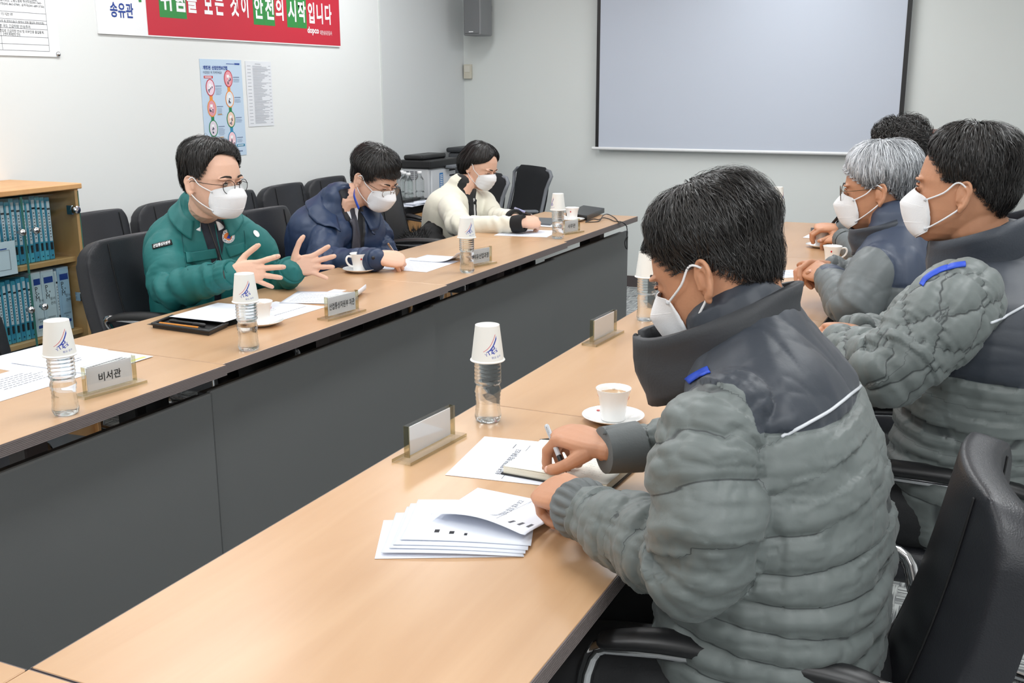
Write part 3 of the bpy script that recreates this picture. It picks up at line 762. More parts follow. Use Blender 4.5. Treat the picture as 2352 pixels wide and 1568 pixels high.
# paper pile and black tray on the counter
st = empty('paper_pile', (-3.4, 5.68, CZ), 0, 'loose pile of papers under a black tray at the front of the counter', 'papers')
for k in range(5): wobj('sheet', rbox((-3.42+0.01*(k % 2), 5.70+0.006*k, CZ+0.0026+0.004*k), (0.30, 0.21, 0.0034), 0.0005, 1, rz=0.08*(k % 3)), M_PAPER, st)
wobj('tray', rbox((-3.46, 5.71, CZ+0.031), (0.26, 0.2, 0.016), 0.004, 1), M_BLACK, st)

# ================================================================== WALL THINGS
# projection screen
sc_ = empty('projection_screen', (-1.68, YW-0.05, 1.6), 0, 'large pulled-down white projection screen with black side borders', 'screen')
SYY = YW-0.055
p00 = Y(1365, 345, SYY); p10 = Y(2073, 352, SYY); p01 = Y(1375, 0, SYY); p11 = Y(2092, 0, SYY)
xl, xr, zb = (p00[0]+p01[0])/2, (p10[0]+p11[0])/2, (p00[2]+p10[2])/2
M_SCR = mat('screen_fabric', (196, 203, 216), 0.8)
wobj('fabric', bbox((xl, SYY-0.001, zb+0.01), (xr, SYY+0.001, 2.35)), M_SCR, sc_)
wobj('black_border', bbox((xl-0.0, SYY-0.003, zb+0.012), (xl+0.024, SYY-0.0012, 2.35)), M_BLACK, sc_)
wobj('black_border', bbox((xr-0.028, SYY-0.003, zb+0.012), (xr, SYY-0.0012, 2.35)), M_BLACK, sc_)
wobj('bottom_bar', tube([(xl-0.02, SYY, zb+0.002), (xr+0.02, SYY, zb+0.002)], 0.011, 12), M_WHITE, sc_, smooth=True, angle=60)
wobj('roller_case', rbb((xl-0.08, SYY-0.05, 2.35), (xr+0.08, YW-0.002, 2.46), 0.02, 3), M_WHITE, sc_)
# loudspeaker in the corner
sp = empty('wall_speaker', (-3.58, 7.1, 1.9), 0, 'grey loudspeaker hung high in the far corner of the room', 'speaker')
a = Y(1076, 0, 7.12); b2 = Y(1117, 82, 7.12)
wobj('cabinet', rbb((a[0], 7.03, b2[2]), (b2[0], 7.22, b2[2]+0.32), 0.01, 2), mat('speaker_grey', (132, 134, 136), 0.6), sp)
wobj('grille', rbb((a[0]+0.012, 7.022, b2[2]+0.012), (b2[0]-0.012, 7.031, b2[2]+0.308), 0.004, 1), mat('speaker_grille', (118, 120, 122), 0.8, bump=0.6, bscale=700), sp)
f = Face((a[0], 7.0214, b2[2]), (1, 0, 0), (0, 0, 1)); wobj('badge', [f.rect(0.05, 0.022, 0.085, 0.028)], M_PWHITE, sp)
wobj('bracket', bbox(((a[0]+b2[0])/2-0.02, 7.22, b2[2]+0.18), ((a[0]+b2[0])/2+0.02, YW, b2[2]+0.22)), M_GREYP, sp)
# thermostat box
a = Y(1063, 148, YW); b2 = Y(1083, 181, YW)
th = empty('thermostat', ((a[0]+b2[0])/2, YW, a[2]), 0, 'small beige control box on the back wall below the loudspeaker', 'thermostat')
wobj('case', rbb((a[0]+0.02, YW-0.03, b2[2]), (b2[0]+0.01, YW-0.001, a[2]), 0.004, 2), mat('beige_plastic', (205, 200, 184), 0.5), th)
wobj('face_plate', rbb((a[0]+0.028, YW-0.032, b2[2]+0.05), (b2[0]+0.002, YW-0.0302, a[2]-0.01), 0.002, 1), mat('beige_light', (216, 212, 200), 0.5), th)
# wooden lectern
lc = empty('lectern', (-0.3, 6.6, 0), 0, 'dark reddish wooden lectern behind the men on the right', 'lectern')
M_LEC = wood_mat('lectern_wood', (120, 66, 48), (96, 50, 38), 0.4, (8, 8, 1))
a = Y(2092, 299, 6.8); b2 = Y(2220, 299, 6.8)
wobj('body', rbb((a[0]+0.02, 6.6, 0.0), (b2[0]+0.10, 7.0, a[2]-0.03), 0.005, 1), M_LEC, lc)
wobj('top', rbb((a[0], 6.57, a[2]-0.03), (b2[0]+0.12, 7.03, a[2]), 0.005, 1), M_LEC, lc)

# ---- prints on the left wall: u = +y, v = +z, n = +x
def fit(f, st, x0, y0, x1, y1, h=0.0012, bold=0.0):
    """text scaled into a box of the face"""
    V, F = glyphs(st, 1.0, 'LEFT', bold); mn, mx = V.min(0), V.max(0)
    x = x0+(V[:, :1]-mn[0])/(mx[0]-mn[0])*(x1-x0); y = y0+(V[:, 1:2]-mn[1])/(mx[1]-mn[1])*(y1-y0)
    return f.o+f.u*x+f.v*y+f.n*h, F
W = XW+0.0
def wl(px, py): p = X(px, py, W); return p[1], p[2]
bz = (wl(224, 77)[1]+wl(779, 108)[1])/2; by0, by1 = wl(224, 77)[0], wl(779, 108)[0]
bn = empty('banner', (W, (by0+by1)/2, bz), 0, 'long red and white safety slogan banner on the left wall', 'banner')
BH = 0.60
wobj('board', bbox((W+0.001, by0, bz), (W+0.010, by1, bz+BH)), M_PWHITE, bn)
f = Face((W+0.0102, by0, bz), (0, 1, 0), (0, 0, 1), bn); L = by1-by0
xr0 = wl(337, 82)[0]-by0
wobj('red_field', [f.rect(xr0, 0.006, L, BH, 0.0005)], M_RED, bn)
def bx(px, py): a_, b_ = wl(px, py); return a_-by0, b_-bz
# line of the slogan: baseline height from the right end
ty0 = bx(750, 57)[1]; th_ = 0.118
slog = [('위', 1, 364, 394), ('험', 1, 395, 425), ('을', 0, 425, 452), ('보', 0, 464, 487), ('는', 0, 489, 513), ('것', 0, 524, 547), ('이', 0, 549, 569), ('안', 1, 579, 603), ('전', 1, 604, 627), ('의', 0, 628, 649), ('시', 1, 656, 678), ('작', 1, 679, 700), ('입', 0, 702, 720), ('니', 0, 722, 739), ('다', 0, 741, 759)]
P, G = [], []
for chh, g, xa, xb in slog:
    u0, u1 = bx(xa, 40)[0], bx(xb, 40)[0]
    P.append(fit(f, chh, u0+0.008, ty0+0.0, u1-0.006, ty0+th_, 0.0018, 0.03))
    if g: G.append(f.rect(u0-0.002, ty0-0.032, u1+0.001, ty0+th_+0.03, 0.0010))
for g_ in G: ink('green_block', [g_], M_GREEN, bn)
ink('slogan', P, M_PWHITE, bn)
x0_, y0_ = bx(703, 82); x1_, _ = bx(729, 82)
ink('company_name', [fit(f, 'dopco', x0_, y0_+0.004, x1_, y0_+0.052, 0.0018, 0.03), fit(f, '대한송유관공사', x1_+0.012, y0_+0.010, bx(759, 82)[0], y0_+0.036, 0.0018)], M_PWHITE, bn)
x0_, y0_ = bx(250, 38); x1_, _ = bx(303, 38)
ink('pipeline_word', [fit(f, '송유관', x0_, y0_-0.002, x1_, y0_+0.066, 0.0012, 0.02)], M_BLUEINK, bn)
ink('green_mark', [f.poly([(bx(315, 4)[0], bx(315, 5)[1]), (bx(321, 4)[0], bx(320, 5)[1]), (bx(321, 4)[0], bx(320, 5)[1]+0.03), (bx(312, 4)[0], bx(315, 5)[1]+0.05)])], M_GREEN, bn)

# the blue safety-law poster
def sheet_on_wall(name, label, cat, pxs, m, tilt=0.0, group=None, off=0.0):
    (a0, b0), (a1, b1) = wl(*pxs[0]), wl(*pxs[1])   # top-left, bottom-right
    r = empty(name, (W, (a0+a1)/2, b1), 0, label, cat, group)
    wobj('sheet', bbox((W+0.0012+off, a0, b1), (W+0.0026+off, a1, b0)), m, r)
    return r, Face((W+0.0028+off, a0, b1), (0, 1, 0), (0, 0, 1), r), a1-a0, b0-b1
po, f, pw, ph = sheet_on_wall('safety_poster', 'pale blue occupational safety poster with chains of round pictures', 'poster', ((457, 135), (566, 355)), mat('poster_blue', (196, 216, 236), 0.6))
def pp(x, y): return x*pw, (1-y)*ph        # fractions from the top left
ink('heading', [fit(f, '개정된', 0.06*pw, ph*(1-0.105), 0.24*pw, ph*(1-0.065), 0.001, 0.03), fit(f, '산업안전보건법', 0.27*pw, ph*(1-0.105), 0.64*pw, ph*(1-0.065), 0.001, 0.03)], M_BLUEINK, po)
ink('subheading', [fit(f, '이것만은 꼭 지켜주세요!', 0.06*pw, ph*(1-0.148), 0.50*pw, ph*(1-0.118), 0.001)], mat('slate_ink', (70, 84, 110), 0.7), po)
ink('top_tag', [f.rect(0.82*pw, ph*(1-0.050), 0.95*pw, ph*(1-0.034)), f.rect(0.62*pw, ph*(1-0.046), 0.81*pw, ph*(1-0.040))], M_BLUEINK, po)
ink('red_tag', [f.rect(0.07*pw, ph*(1-0.192), 0.28*pw, ph*(1-0.167))], mat('tag_red', (205, 60, 66), 0.6), po)
ink('tag_print', [f.rect(0.09*pw, ph*(1-0.184), 0.25*pw, ph*(1-0.175), 0.0012)], M_PWHITE, po)
ink('teal_tag', [f.rect(0.76*pw, ph*(1-0.905), 0.965*pw, ph*(1-0.88))], mat('tag_teal', (36, 130, 165), 0.6), po)
ink('tag_print', [f.rect(0.78*pw, ph*(1-0.897), 0.93*pw, ph*(1-0.888), 0.0012)], M_PWHITE, po)
rings = [(0.205, 0.285, 'r'), (0.21, 0.495, 'o'), (0.215, 0.70, 'g'), (0.65, 0.195, 'r'), (0.655, 0.405, 'o'), (0.655, 0.615, 'g'), (0.655, 0.825, 't')]
rc = {'r': (200, 62, 72), 'o': (240, 150, 66), 'g': (34, 132, 84), 't': (44, 140, 178)}
fills = [(240, 214, 228), (228, 156, 168), (226, 214, 226), (234, 160, 170), (224, 232, 240), (238, 206, 190), (244, 204, 212)]
links = [(0.208, 0.39, 'o'), (0.213, 0.60, 'g'), (0.222, 0.80, 't'), (0.65, 0.30, 'o'), (0.655, 0.51, 'g'), (0.655, 0.72, 't')]
for key in 'rogt':
    P = [f.oval(cx*pw, (1-cy)*ph, 0.105*pw, 0.088*ph, 0.0008) for cx, cy, c_ in rings if c_ == key]+[f.rect((cx-0.035)*pw, (1-cy-0.035)*ph, (cx+0.035)*pw, (1-cy+0.035)*ph, 0.0005) for cx, cy, c_ in links if c_ == key]
    for q_ in P: ink('ring', [q_], mat('ring_'+key, rc[key], 0.6), po)
for (cx, cy, c_), fc in zip(rings, fills):
    ink('picture', [f.oval(cx*pw, (1-cy)*ph, 0.088*pw, 0.077*ph, 0.0011)], mat('fill_%d' % sum(fc), fc, 0.6), po)
rr = np.random.RandomState(3)
PD, PWh, PB = [], [], []
for cx, cy, c_ in rings:
    PWh.append(f.rect((cx-0.04)*pw, (1-cy+0.01)*ph, (cx+0.02)*pw, (1-cy+0.04)*ph, 0.0013))
    for k in range(5):
        x = (cx+rr.uniform(-0.05, 0.05))*pw; y_ = (1-cy+rr.uniform(-0.045, 0.02))*ph
        PWh.append(f.oval(x, y_+0.006*ph, 0.012*pw, 0.010*ph, 0.0014, 10)); PD.append(f.poly([(x-0.012*pw, y_-0.018*ph), (x+0.012*pw, y_-0.018*ph), (x+0.008*pw, y_+0.0*ph), (x-0.008*pw, y_)], 0.0015))
ink('figures', PD, mat('figure_ink', (80, 84, 110), 0.7), po)['kind'] = 'stuff'; ink('figure_heads', PWh, M_PWHITE, po)
P = []
for (cx, cy, c_) in rings:
    x0_ = cx+0.12
    P.append(f.rect(x0_*pw, (1-cy+0.012)*ph, (x0_+0.15)*pw, (1-cy+0.02)*ph, 0.0008))
    for k in range(6 if cx < 0.3 else 3): P.append(f.rect(x0_*pw, (1-cy-0.006-0.013*k)*ph, (x0_+rr.uniform(0.11, 0.16))*pw, (1-cy-0.003-0.013*k)*ph, 0.0008))
P += [f.rect(0.70*pw, ph*0.040, 0.9*pw, ph*0.052)]
ink('small_print', P, mat('pale_slate', (122, 138, 168), 0.7), po)
ink('gold_tag', [f.rect(0.35*pw, ph*(1-0.563), 0.44*pw, ph*(1-0.555)), f.rect(0.36*pw, ph*(1-0.80), 0.45*pw, ph*(1-0.792))], mat('tag_gold', (214, 160, 84), 0.6), po)
# the closely printed white notice
no, f, nw, nh = sheet_on_wall('notice_sheet', 'white closely printed notice sheet right of the blue poster', 'notice', ((562, 140), (629, 288)), mat('notice_paper', (228, 231, 236), 0.7))
P = [f.rect(nw*0.36, nh*0.955, nw*0.58, nh*0.963)]
for k in range(52):
    yk = nh*(0.925-0.0172*k)
    P.append(f.rect(nw*0.26, yk, nw*rr.uniform(0.55, 0.9), yk+0.0022))
    if k % 3 == 0: P.append(f.rect(nw*0.06, yk, nw*0.19, yk+0.0022)); P.append(f.rect(nw*0.88, yk, nw*0.96, yk+0.0022))
ink('print', P, mat('notice_ink', (168, 171, 180), 0.8), no)
# table-ruled notice at the top left
dn = empty('ruled_notice', (W, 2.9, 1.56), 0, 'white ruled emergency notice in the top left corner with a screw at its corner', 'notice')
za = (wl(0, 127)[1]+wl(134, 131)[1])/2; ya = wl(137, 131)[0]
wobj('board', bbox((W+0.001, ya-1.0, za), (W+0.006, ya, za+0.62)), M_PWHITE, dn)
f = Face((W+0.0062, ya-1.0, za), (0, 1, 0), (0, 0, 1), dn)
def nx_(px, py): p = wl(px, py); return p[0]-(ya-1.0), p[1]-za
rx = nx_(110, 100)[0]
lines = [nx_(110, q)[1] for q in (118, 104, 87, 69, 57, 49, 33)]
ink('ruling', [f.rect(0.1, q-0.0008, rx, q+0.0008) for q in lines]+[f.rect(rx-0.0016, lines[0], rx, 0.6), f.rect(nx_(2, 100)[0], lines[0], nx_(2, 100)[0]+0.0016, 0.6)], M_INK, dn)
txts = [(33, 36, '구조 구급반 지휘', 28), (49, 55, '환자발생시 구조 및 환자이송(각 발생시 외부 출입자 관리지원)', 98), (57, 64, '정문 및 1번 국도 긴급차량 안내/주차', 66), (69, 76, '출하지역 진입로 긴급차량 안내 및 외부인원 출입통제,', 96), (76, 82, '소방차 화재현장 안내', 40),
        (-6, 2, '기술개발(서북구청) 041-521-6310, 1577-3900,', 88), (2, 8, '경찰서(041-536-1332), 고용노동부 천안지청(041-560-', 97), (9, 16, '금강유역환경청(042-865-0700), 공주대(041-689-3730)', 102)]
P = []
for qa, qb, s_, xe in txts:
    za_, zb_ = nx_(xe/2, qb)[1], nx_(xe/2, qb)[1]+0.013
    P.append(fit(f, s_, nx_(-30 if xe > 60 else -10, 50)[0] if xe > 60 else nx_(1, 50)[0], za_, nx_(xe, 50)[0], zb_, 0.0008))
ink('print', P, M_INKD, dn)
V, F = lathe([(0, 0), (0.011, 0), (0.011, 0.004), (0.006, 0.008), (0, 0.009)], 16); V = np.stack([V[:, 2]+W+0.0062, V[:, 0]+ya-0.012, V[:, 1]+za+0.012], 1)
wobj('screw_cap', (V, F), M_CHROME, dn, smooth=True)
# ================================================================== THINGS ON THE TABLES
M_PET = glass_mat('clear_bottle', (250, 252, 252), 0.02, 1.30, 0.72)
M_ACR = pane_mat('acrylic', (252, 252, 249), 0.08)
M_ACRE = pane_mat('acrylic_edge', (232, 229, 208), 0.35)
M_CUPW = mat('paper_cup', (240, 239, 234), 0.7)
M_PORC = mat('porcelain', (243, 243, 242), 0.12, coat=0.4)
M_COFF = mat('coffee', (178, 140, 96), 0.15)
M_SWR = mat('cup_red', (214, 90, 104), 0.6)
M_SWB = mat('cup_blue', (44, 66, 170), 0.6)
M_DOT = mat('red_dot', (200, 30, 36), 0.4)

def make_bottle():
    b = empty('water_bottle')
    p = [(0.0, 0.006), (0.012, 0.004), (0.022, 0.0), (0.0275, 0.003), (0.0295, 0.010)]
    z = 0.014
    ribs = [0.02, 0.034, 0.048]
    for k in range(7):
        z = 0.016+k*0.0085; r = 0.0298-0.0030*sin(pi*min(1, (k+0.5)/7))
        p += [(r, z), (r-0.0009, z+0.0040)]
    p += [(0.0262, 0.078), (0.0255, 0.081), (0.0262, 0.084)]
    for k in range(6):
        z = 0.088+k*0.0085; r = 0.0292
        p += [(r, z), (r+0.0003, z+0.003), (r-0.0012, z+0.0062)]
    p += [(0.0288, 0.140), (0.026, 0.150), (0.019, 0.162), (0.0125, 0.172), (0.0118, 0.186)]
    n = 40
    V, F = lathe(p, n)
    # crumpled waist and petal foot
    a = np.arctan2(V[:, 1], V[:, 0]); r = np.hypot(V[:, 0], V[:, 1])
    k = 1+0.018*vnoise(np.stack([np.cos(a)*2.2, np.sin(a)*2.2, V[:, 2]*70], 1), 5)*ss(0.012, 0.03, V[:, 2])*ss(0.1, 0.07, V[:, 2])
    k *= 1-0.05*(0.5+0.5*np.cos(5*a))*ss(0.014, 0.002, V[:, 2])
    V[:, 0] *= k; V[:, 1] *= k
    mesh_obj('bottle_body', V, F, M_PET, b)
    mesh_obj('cap', *lathe([(0.0, 0.186), (0.0135, 0.186), (0.0142, 0.188), (0.0142, 0.199), (0.013, 0.2005), (0, 0.2005)], 24), M_WHITE, b)
    return b
def make_cup():
    c = empty('paper_cup')
    H_, R0, R1 = 0.079, 0.0355, 0.0262       # stands upside down: rolled rim below
    pr_ = [(R0-0.0012, 0.002), (R0+0.0012, 0.0), (R0+0.0026, 0.0018), (R0+0.0012, 0.004), (R0-0.0002, 0.0045), (R1, H_), (R1-0.0012, H_+0.0003), (R1-0.0022, H_-0.0032), (0, H_-0.0034)]
    mesh_obj('cup_body', *lathe(pr_, 40), M_CUPW, c, angle=40)
    mesh_obj('inner_wall', *lathe([(R0-0.0012, 0.002), (R1-0.0026, H_-0.005), (0, H_-0.005)], 40), M_CUPW, c)
    def wrap(VF, a0=0.0, h=0.0004):
        V, F = VF; r = R0+(R1-R0)*V[:, 1]/H_+h; a = a0+V[:, 0]/0.031
        return np.stack([r*np.cos(a), r*np.sin(a), V[:, 1]], 1), F
    def flat(pts): return np.array([(x, y, 0) for x, y in pts], float), [list(range(len(pts)))]
    def arc(x0, y0, x1, y1, t0, t1, sag, n=12):
        out = []
        for k in range(n):
            u = k/(n-1); x = x0+(x1-x0)*u; y = y0+(y1-y0)*u-sag*sin(pi*u)*1.0
            out.append((x, y, t0+(t1-t0)*u))
        V, F = [], []
        for x, y, t in out: V += [(x, y-t/2, 0), (x, y+t/2, 0)]
        for k in range(n-1): F.append([2*k, 2*k+2, 2*k+3, 2*k+1])
        return np.array(V, float), F
    def txt(st, x, y, s, rot=0.0, bold=0.0):
        V, F = glyphs(st, s, 'LEFT', bold); c_, s_ = cos(rot), sin(rot)
        V = V @ np.array([[c_, s_, 0], [-s_, c_, 0], [0, 0, 1]]); return V+np.array([x, y, 0]), F
    for a0 in (0.0, pi):
        mesh_obj('red_swoosh', *wrap(arc(-0.016, 0.026, 0.012, 0.062, 0.001, 0.003, 0.006), a0), M_SWR, c, smooth=False)
        mesh_obj('blue_swoosh', *wrap(arc(-0.010, 0.0245, 0.0145, 0.056, 0.001, 0.007, 0.006), a0), M_SWB, c, smooth=False)
        P = [txt('Y', -0.0105, 0.0155, 0.009, 0.45), txt('12', -0.0055, 0.018, 0.013, 0.45, 0.01), txt('욤', 0.003, 0.020, 0.017, 0.55, 0.01), txt('휘오 순수', 0.001, 0.0105, 0.0055, 0.15)]
        V, F = join(P); mesh_obj('cup_print', *wrap((V, F), a0), M_SWB, c, smooth=False)
    return c
bot0, cup0 = make_bottle(), make_cup()
_u = [False]
def bottle(px, py, row, rz, lb, lc, crz=0.0):
    p = T(px, py)
    p[1] += 0.022
    b = bot0 if not _u[0] else copy_tree(bot0); c = cup0 if not _u[0] else copy_tree(cup0); _u[0] = True
    b.location = (p[0], p[1], TZ+0.0005); b.rotation_euler = (0, 0, rz)
    c.location = (p[0], p[1], TZ+0.1368); c.rotation_euler = (0, 0, crz)
    tag(b, lb, 'bottle', 'small water bottles on the meeting tables'); tag(c, lc, 'cup', 'paper cups upturned on the water bottles')
bottle(134, 956, 0, 0.3, 'water bottle at the left edge beside the 비서관 name plate', 'upturned paper cup at the left edge, on the bottle beside the 비서관 plate', -0.55)
bottle(560, 807, 0, 1.3, 'water bottle right in front of the man in teal', 'upturned paper cup on the bottle in front of the man in teal', -0.92)
bottle(1067, 627, 0, 2.3, 'water bottle on the far row between the writing man and the 석유산업과장 plate', 'upturned paper cup on the far row bottle next to the 석유산업과장 plate', -0.80)
bottle(1277, 549, 0, 0.9, 'water bottle in front of the woman in the cream cardigan', 'upturned paper cup in front of the woman, small lettering on its left side', -2.4)
bottle(1111, 972, 1, 0.5, 'water bottle on the near row, nearest the camera of all', 'upturned paper cup on the near row, largest cup in the photo centre', -0.88)
bottle(1478, 738, 1, 1.9, 'water bottle on the near row half hidden by the nearest man\'s mask', 'upturned paper cup on the bottle peeping out beside the nearest man\'s forehead', -0.2)
bottle(1779, 528, 1, 2.9, 'water bottle at the far end of the near row behind the nearest man\'s head', 'upturned paper cup at the far end of the near row', -0.2)
# spare bottles next to the printer
for k, (px, py, yy) in enumerate(((893, 452, 5.80), (906, 456, 5.74), (918, 452, 5.84), (880, 455, 5.72))):
    p = X(px, py, -3.36-0.03*(k % 2)); b = copy_tree(bot0); b.location = (-3.33-0.07*(k % 2), 5.80-0.0+(-0.068*k), CZ+0.0005)
    if k == 3: b.location = (-3.46, 5.80, CZ+0.0005)
    for ch in b.children: pass
    tag(b, ('water bottle touching the printer, farthest back of the cluster', 'water bottle second from the printer in the cluster on the counter', 'water bottle nearest the camera in the cluster beside the printer', 'water bottle against the wall side of the cluster beside the printer')[k], 'bottle', 'water bottles beside the printer')

def make_coffee():
    c = empty('coffee_cup')
    pr_ = [(0.0, 0.004), (0.024, 0.003), (0.0255, 0.0), (0.027, 0.002), (0.0275, 0.010), (0.029, 0.030), (0.0325, 0.052), (0.0385, 0.070), (0.0388, 0.0715), (0.0378, 0.0712), (0.0312, 0.052), (0.0275, 0.030), (0.026, 0.012), (0.0, 0.010)]
    mesh_obj('cup_body', *lathe(pr_, 40), M_PORC, c)
    mesh_obj('coffee', *lathe([(0.0, 0.0585), (0.0337, 0.0585)], 32), M_COFF, c)
    mesh_obj('handle', *tube([(0.034, 0, 0.060), (0.050, 0, 0.063), (0.058, 0, 0.052), (0.053, 0, 0.036), (0.040, 0, 0.024), (0.027, 0, 0.020)], [(0.0032, 0.0042)]*6, 8, side=(0, 1, 0), per=4), M_PORC, c)
    V, F = [], []
    P = []
    for a in (1.3, 1.3+pi):
        r = 0.0336
        n = norm(np.array([cos(a), sin(a), -0.25])); u = np.array([-sin(a), cos(a), 0]); v = np.cross(n, u)
        P.append(([np.array([r*cos(a), r*sin(a), 0.052])+n*0.0009+u*0.0032*cos(t)+v*0.0042*sin(t) for t in np.linspace(0, 2*pi, 14, endpoint=False)], [list(range(14))]))
    for q in P: mesh_obj('red_dot', q[0], q[1], M_DOT, c, smooth=False)
    return c
def make_saucer():
    V, F = lathe([(0.0, 0.0028), (0.022, 0.0026), (0.034, 0.004), (0.054, 0.010), (0.067, 0.015), (0.0685, 0.0152), (0.0685, 0.0142), (0.054, 0.0075), (0.036, 0.0012), (0.034, 0.0), (0.0, 0.0)], 44)
    s = empty('saucer'); mesh_obj('dish', V, F, M_PORC, s)
    a = 2.4; mesh_obj('red_dot', np.array([(0.052*cos(a)+0.004*cos(t), 0.052*sin(a)+0.004*sin(t), 0.0108) for t in np.linspace(0, 2*pi, 14, endpoint=False)]), [list(range(14))], M_DOT, s, smooth=False)
    return s
cof0, sau0 = make_coffee(), make_saucer(); _v = [False]
def coffee(px, py, rz, lc, ls, saucer=True, srz=0.0):
    p = T(px, py)
    c = cof0 if not _v[0] else copy_tree(cof0); s = None
    if saucer: s = sau0 if not _v[0] else copy_tree(sau0)
    _v[0] = True
    c.location = (p[0], p[1], TZ+(0.0034 if saucer else 0.0005)); c.rotation_euler = (0, 0, rz); tag(c, lc, 'cup', 'white coffee cups')
    if saucer: s.location = (p[0], p[1], TZ+0.0004); s.rotation_euler = (0, 0, srz); tag(s, ls, 'saucer', 'white saucers')
coffee(1408, 966, 1.9, 'white coffee cup with milky coffee beside the nearest man\'s right sleeve', 'white saucer beside the nearest man\'s right sleeve, red mark on it', True, 0.2)
coffee(600, 746, 2.2, 'white coffee cup behind the bottle in front of the man in teal', 'white saucer behind the bottle in front of the man in teal', True, 2.0)
coffee(827, 624, -2.1, 'white coffee cup with its handle to the camera, by the writing man\'s sleeve', 'white saucer by the cuff of the writing man in navy', True, 3.7)
coffee(1314, 508, pi+0.4, 'white coffee cup with a red dot beside the woman\'s black laptop', 'white saucer beside the black laptop of the woman', True, 1.0)
coffee(1886, 568, 1.5, 'white coffee cup on a saucer, farther of the two by the grey-haired man', 'white saucer on the near row by the grey-haired man', True, 1.0)
coffee(1910, 604, 0.3, 'white coffee cup right behind the folded hands of the grey-haired man', '', False)

# ---- acrylic name plates
def plate(pa, pb, face_to, st, label, h=0.072, L=None, tl=0.8, inset=0.0, blank=False):
    a, b = T(*pa), T(*pb); c = (a+b)/2; u = norm(b-a); L = L or np.linalg.norm(b-a)
    n = np.array([u[1], -u[0], 0.0])        # right-hand side of a->b
    if np.dot(n, [face_to, 0, 0]) < 0: n = -n; u = -u
    r = empty('name_plate', c, 0, label, 'name plate', 'acrylic name plates')
    up = np.array([0, 0, 1.0])
    def slab(u0, u1, n0, n1, z0, z1):
        V = np.array([c+u*x+n*y+up*z for x in (u0, u1) for y in (n0, n1) for z in (z0, z1)])
        return V, [[0, 1, 3, 2], [4, 6, 7, 5], [0, 4, 5, 1], [2, 3, 7, 6], [0, 2, 6, 4], [1, 5, 7, 3]]
    wobj('base', slab(-L/2, L/2, -0.022, 0.022, 0.0005, 0.0075), M_ACR, r)
    E = []
    for s in (-1, 1):
        E.append(slab(-L/2-0.0003, L/2+0.0003, s*0.022-0.0004, s*0.022+0.0004, 0.0008, 0.0072))
        E.append(slab(s*L/2-0.0006, s*L/2+0.0006, -0.022, 0.022, 0.0008, 0.0072))
    w = L*tl/2
    wobj('holder', slab(-w, w, -0.0065, -0.0045, 0.0080, h), M_ACR, r)
    wobj('holder', slab(-w, w, 0.0045, 0.0065, 0.0080, h), M_ACR, r)
    for s in (-1, 1): wobj('holder_edge', slab(s*w-0.0008, s*w+0.0008, -0.0066, 0.0066, 0.008, h), M_ACRE, r)
    wobj('base_edge', slab(-L/2, L/2, -0.0226, -0.0219, 0.0008, 0.0072), M_ACRE, r)
    wobj('base_edge', slab(-L/2, L/2, 0.0219, 0.0226, 0.0008, 0.0072), M_ACRE, r)
    wobj('card', slab(-w+0.008, w-0.008, -0.0008, 0.0008, 0.010, h-0.004), mat('plate_card', (232, 234, 246), 0.7), r)
    if not blank:
        f = Face(c-u*(w-0.008)*(-1 if np.dot(np.cross(u, up), n) < 0 else 1)*1.0+n*0.0012+up*0.010, u if np.dot(np.cross(u, up), n) > 0 else -u, up)
        W_, H_ = 2*w-0.016, h-0.014; m = len(st)
        wd_ = min(W_*0.92, H_*0.36*m)
        wobj('name', [fit(f, st, W_/2-wd_/2, H_*0.30, W_/2+wd_/2, H_*0.68, 0.0004, 0.01)], M_INKD, r)
    return r
plate((181, 916), (325, 876), 1, '비서관', 'acrylic name plate printed 비서관 at the left')
plate((741, 737), (829, 713), 1, '산업통상자원부 차관', 'acrylic name plate printed 산업통상자원부 차관 before the man in teal')
plate((1078, 614), (1132, 603), 1, '석유산업과장', 'acrylic name plate printed 석유산업과장 right of the middle bottle')
plate((1290, 539), (1334, 532), 1, '사무관', 'acrylic name plate printed 사무관 before the woman', h=0.068)
plate((931, 1062), (1043, 1003), -1, '', 'acrylic name plate seen from its blank back, largest, near the papers', blank=True, L=0.205)
plate((1352, 796), (1418, 762), -1, '', 'acrylic name plate seen from its blank back beside the nearest man\'s collar', blank=True, L=0.205)

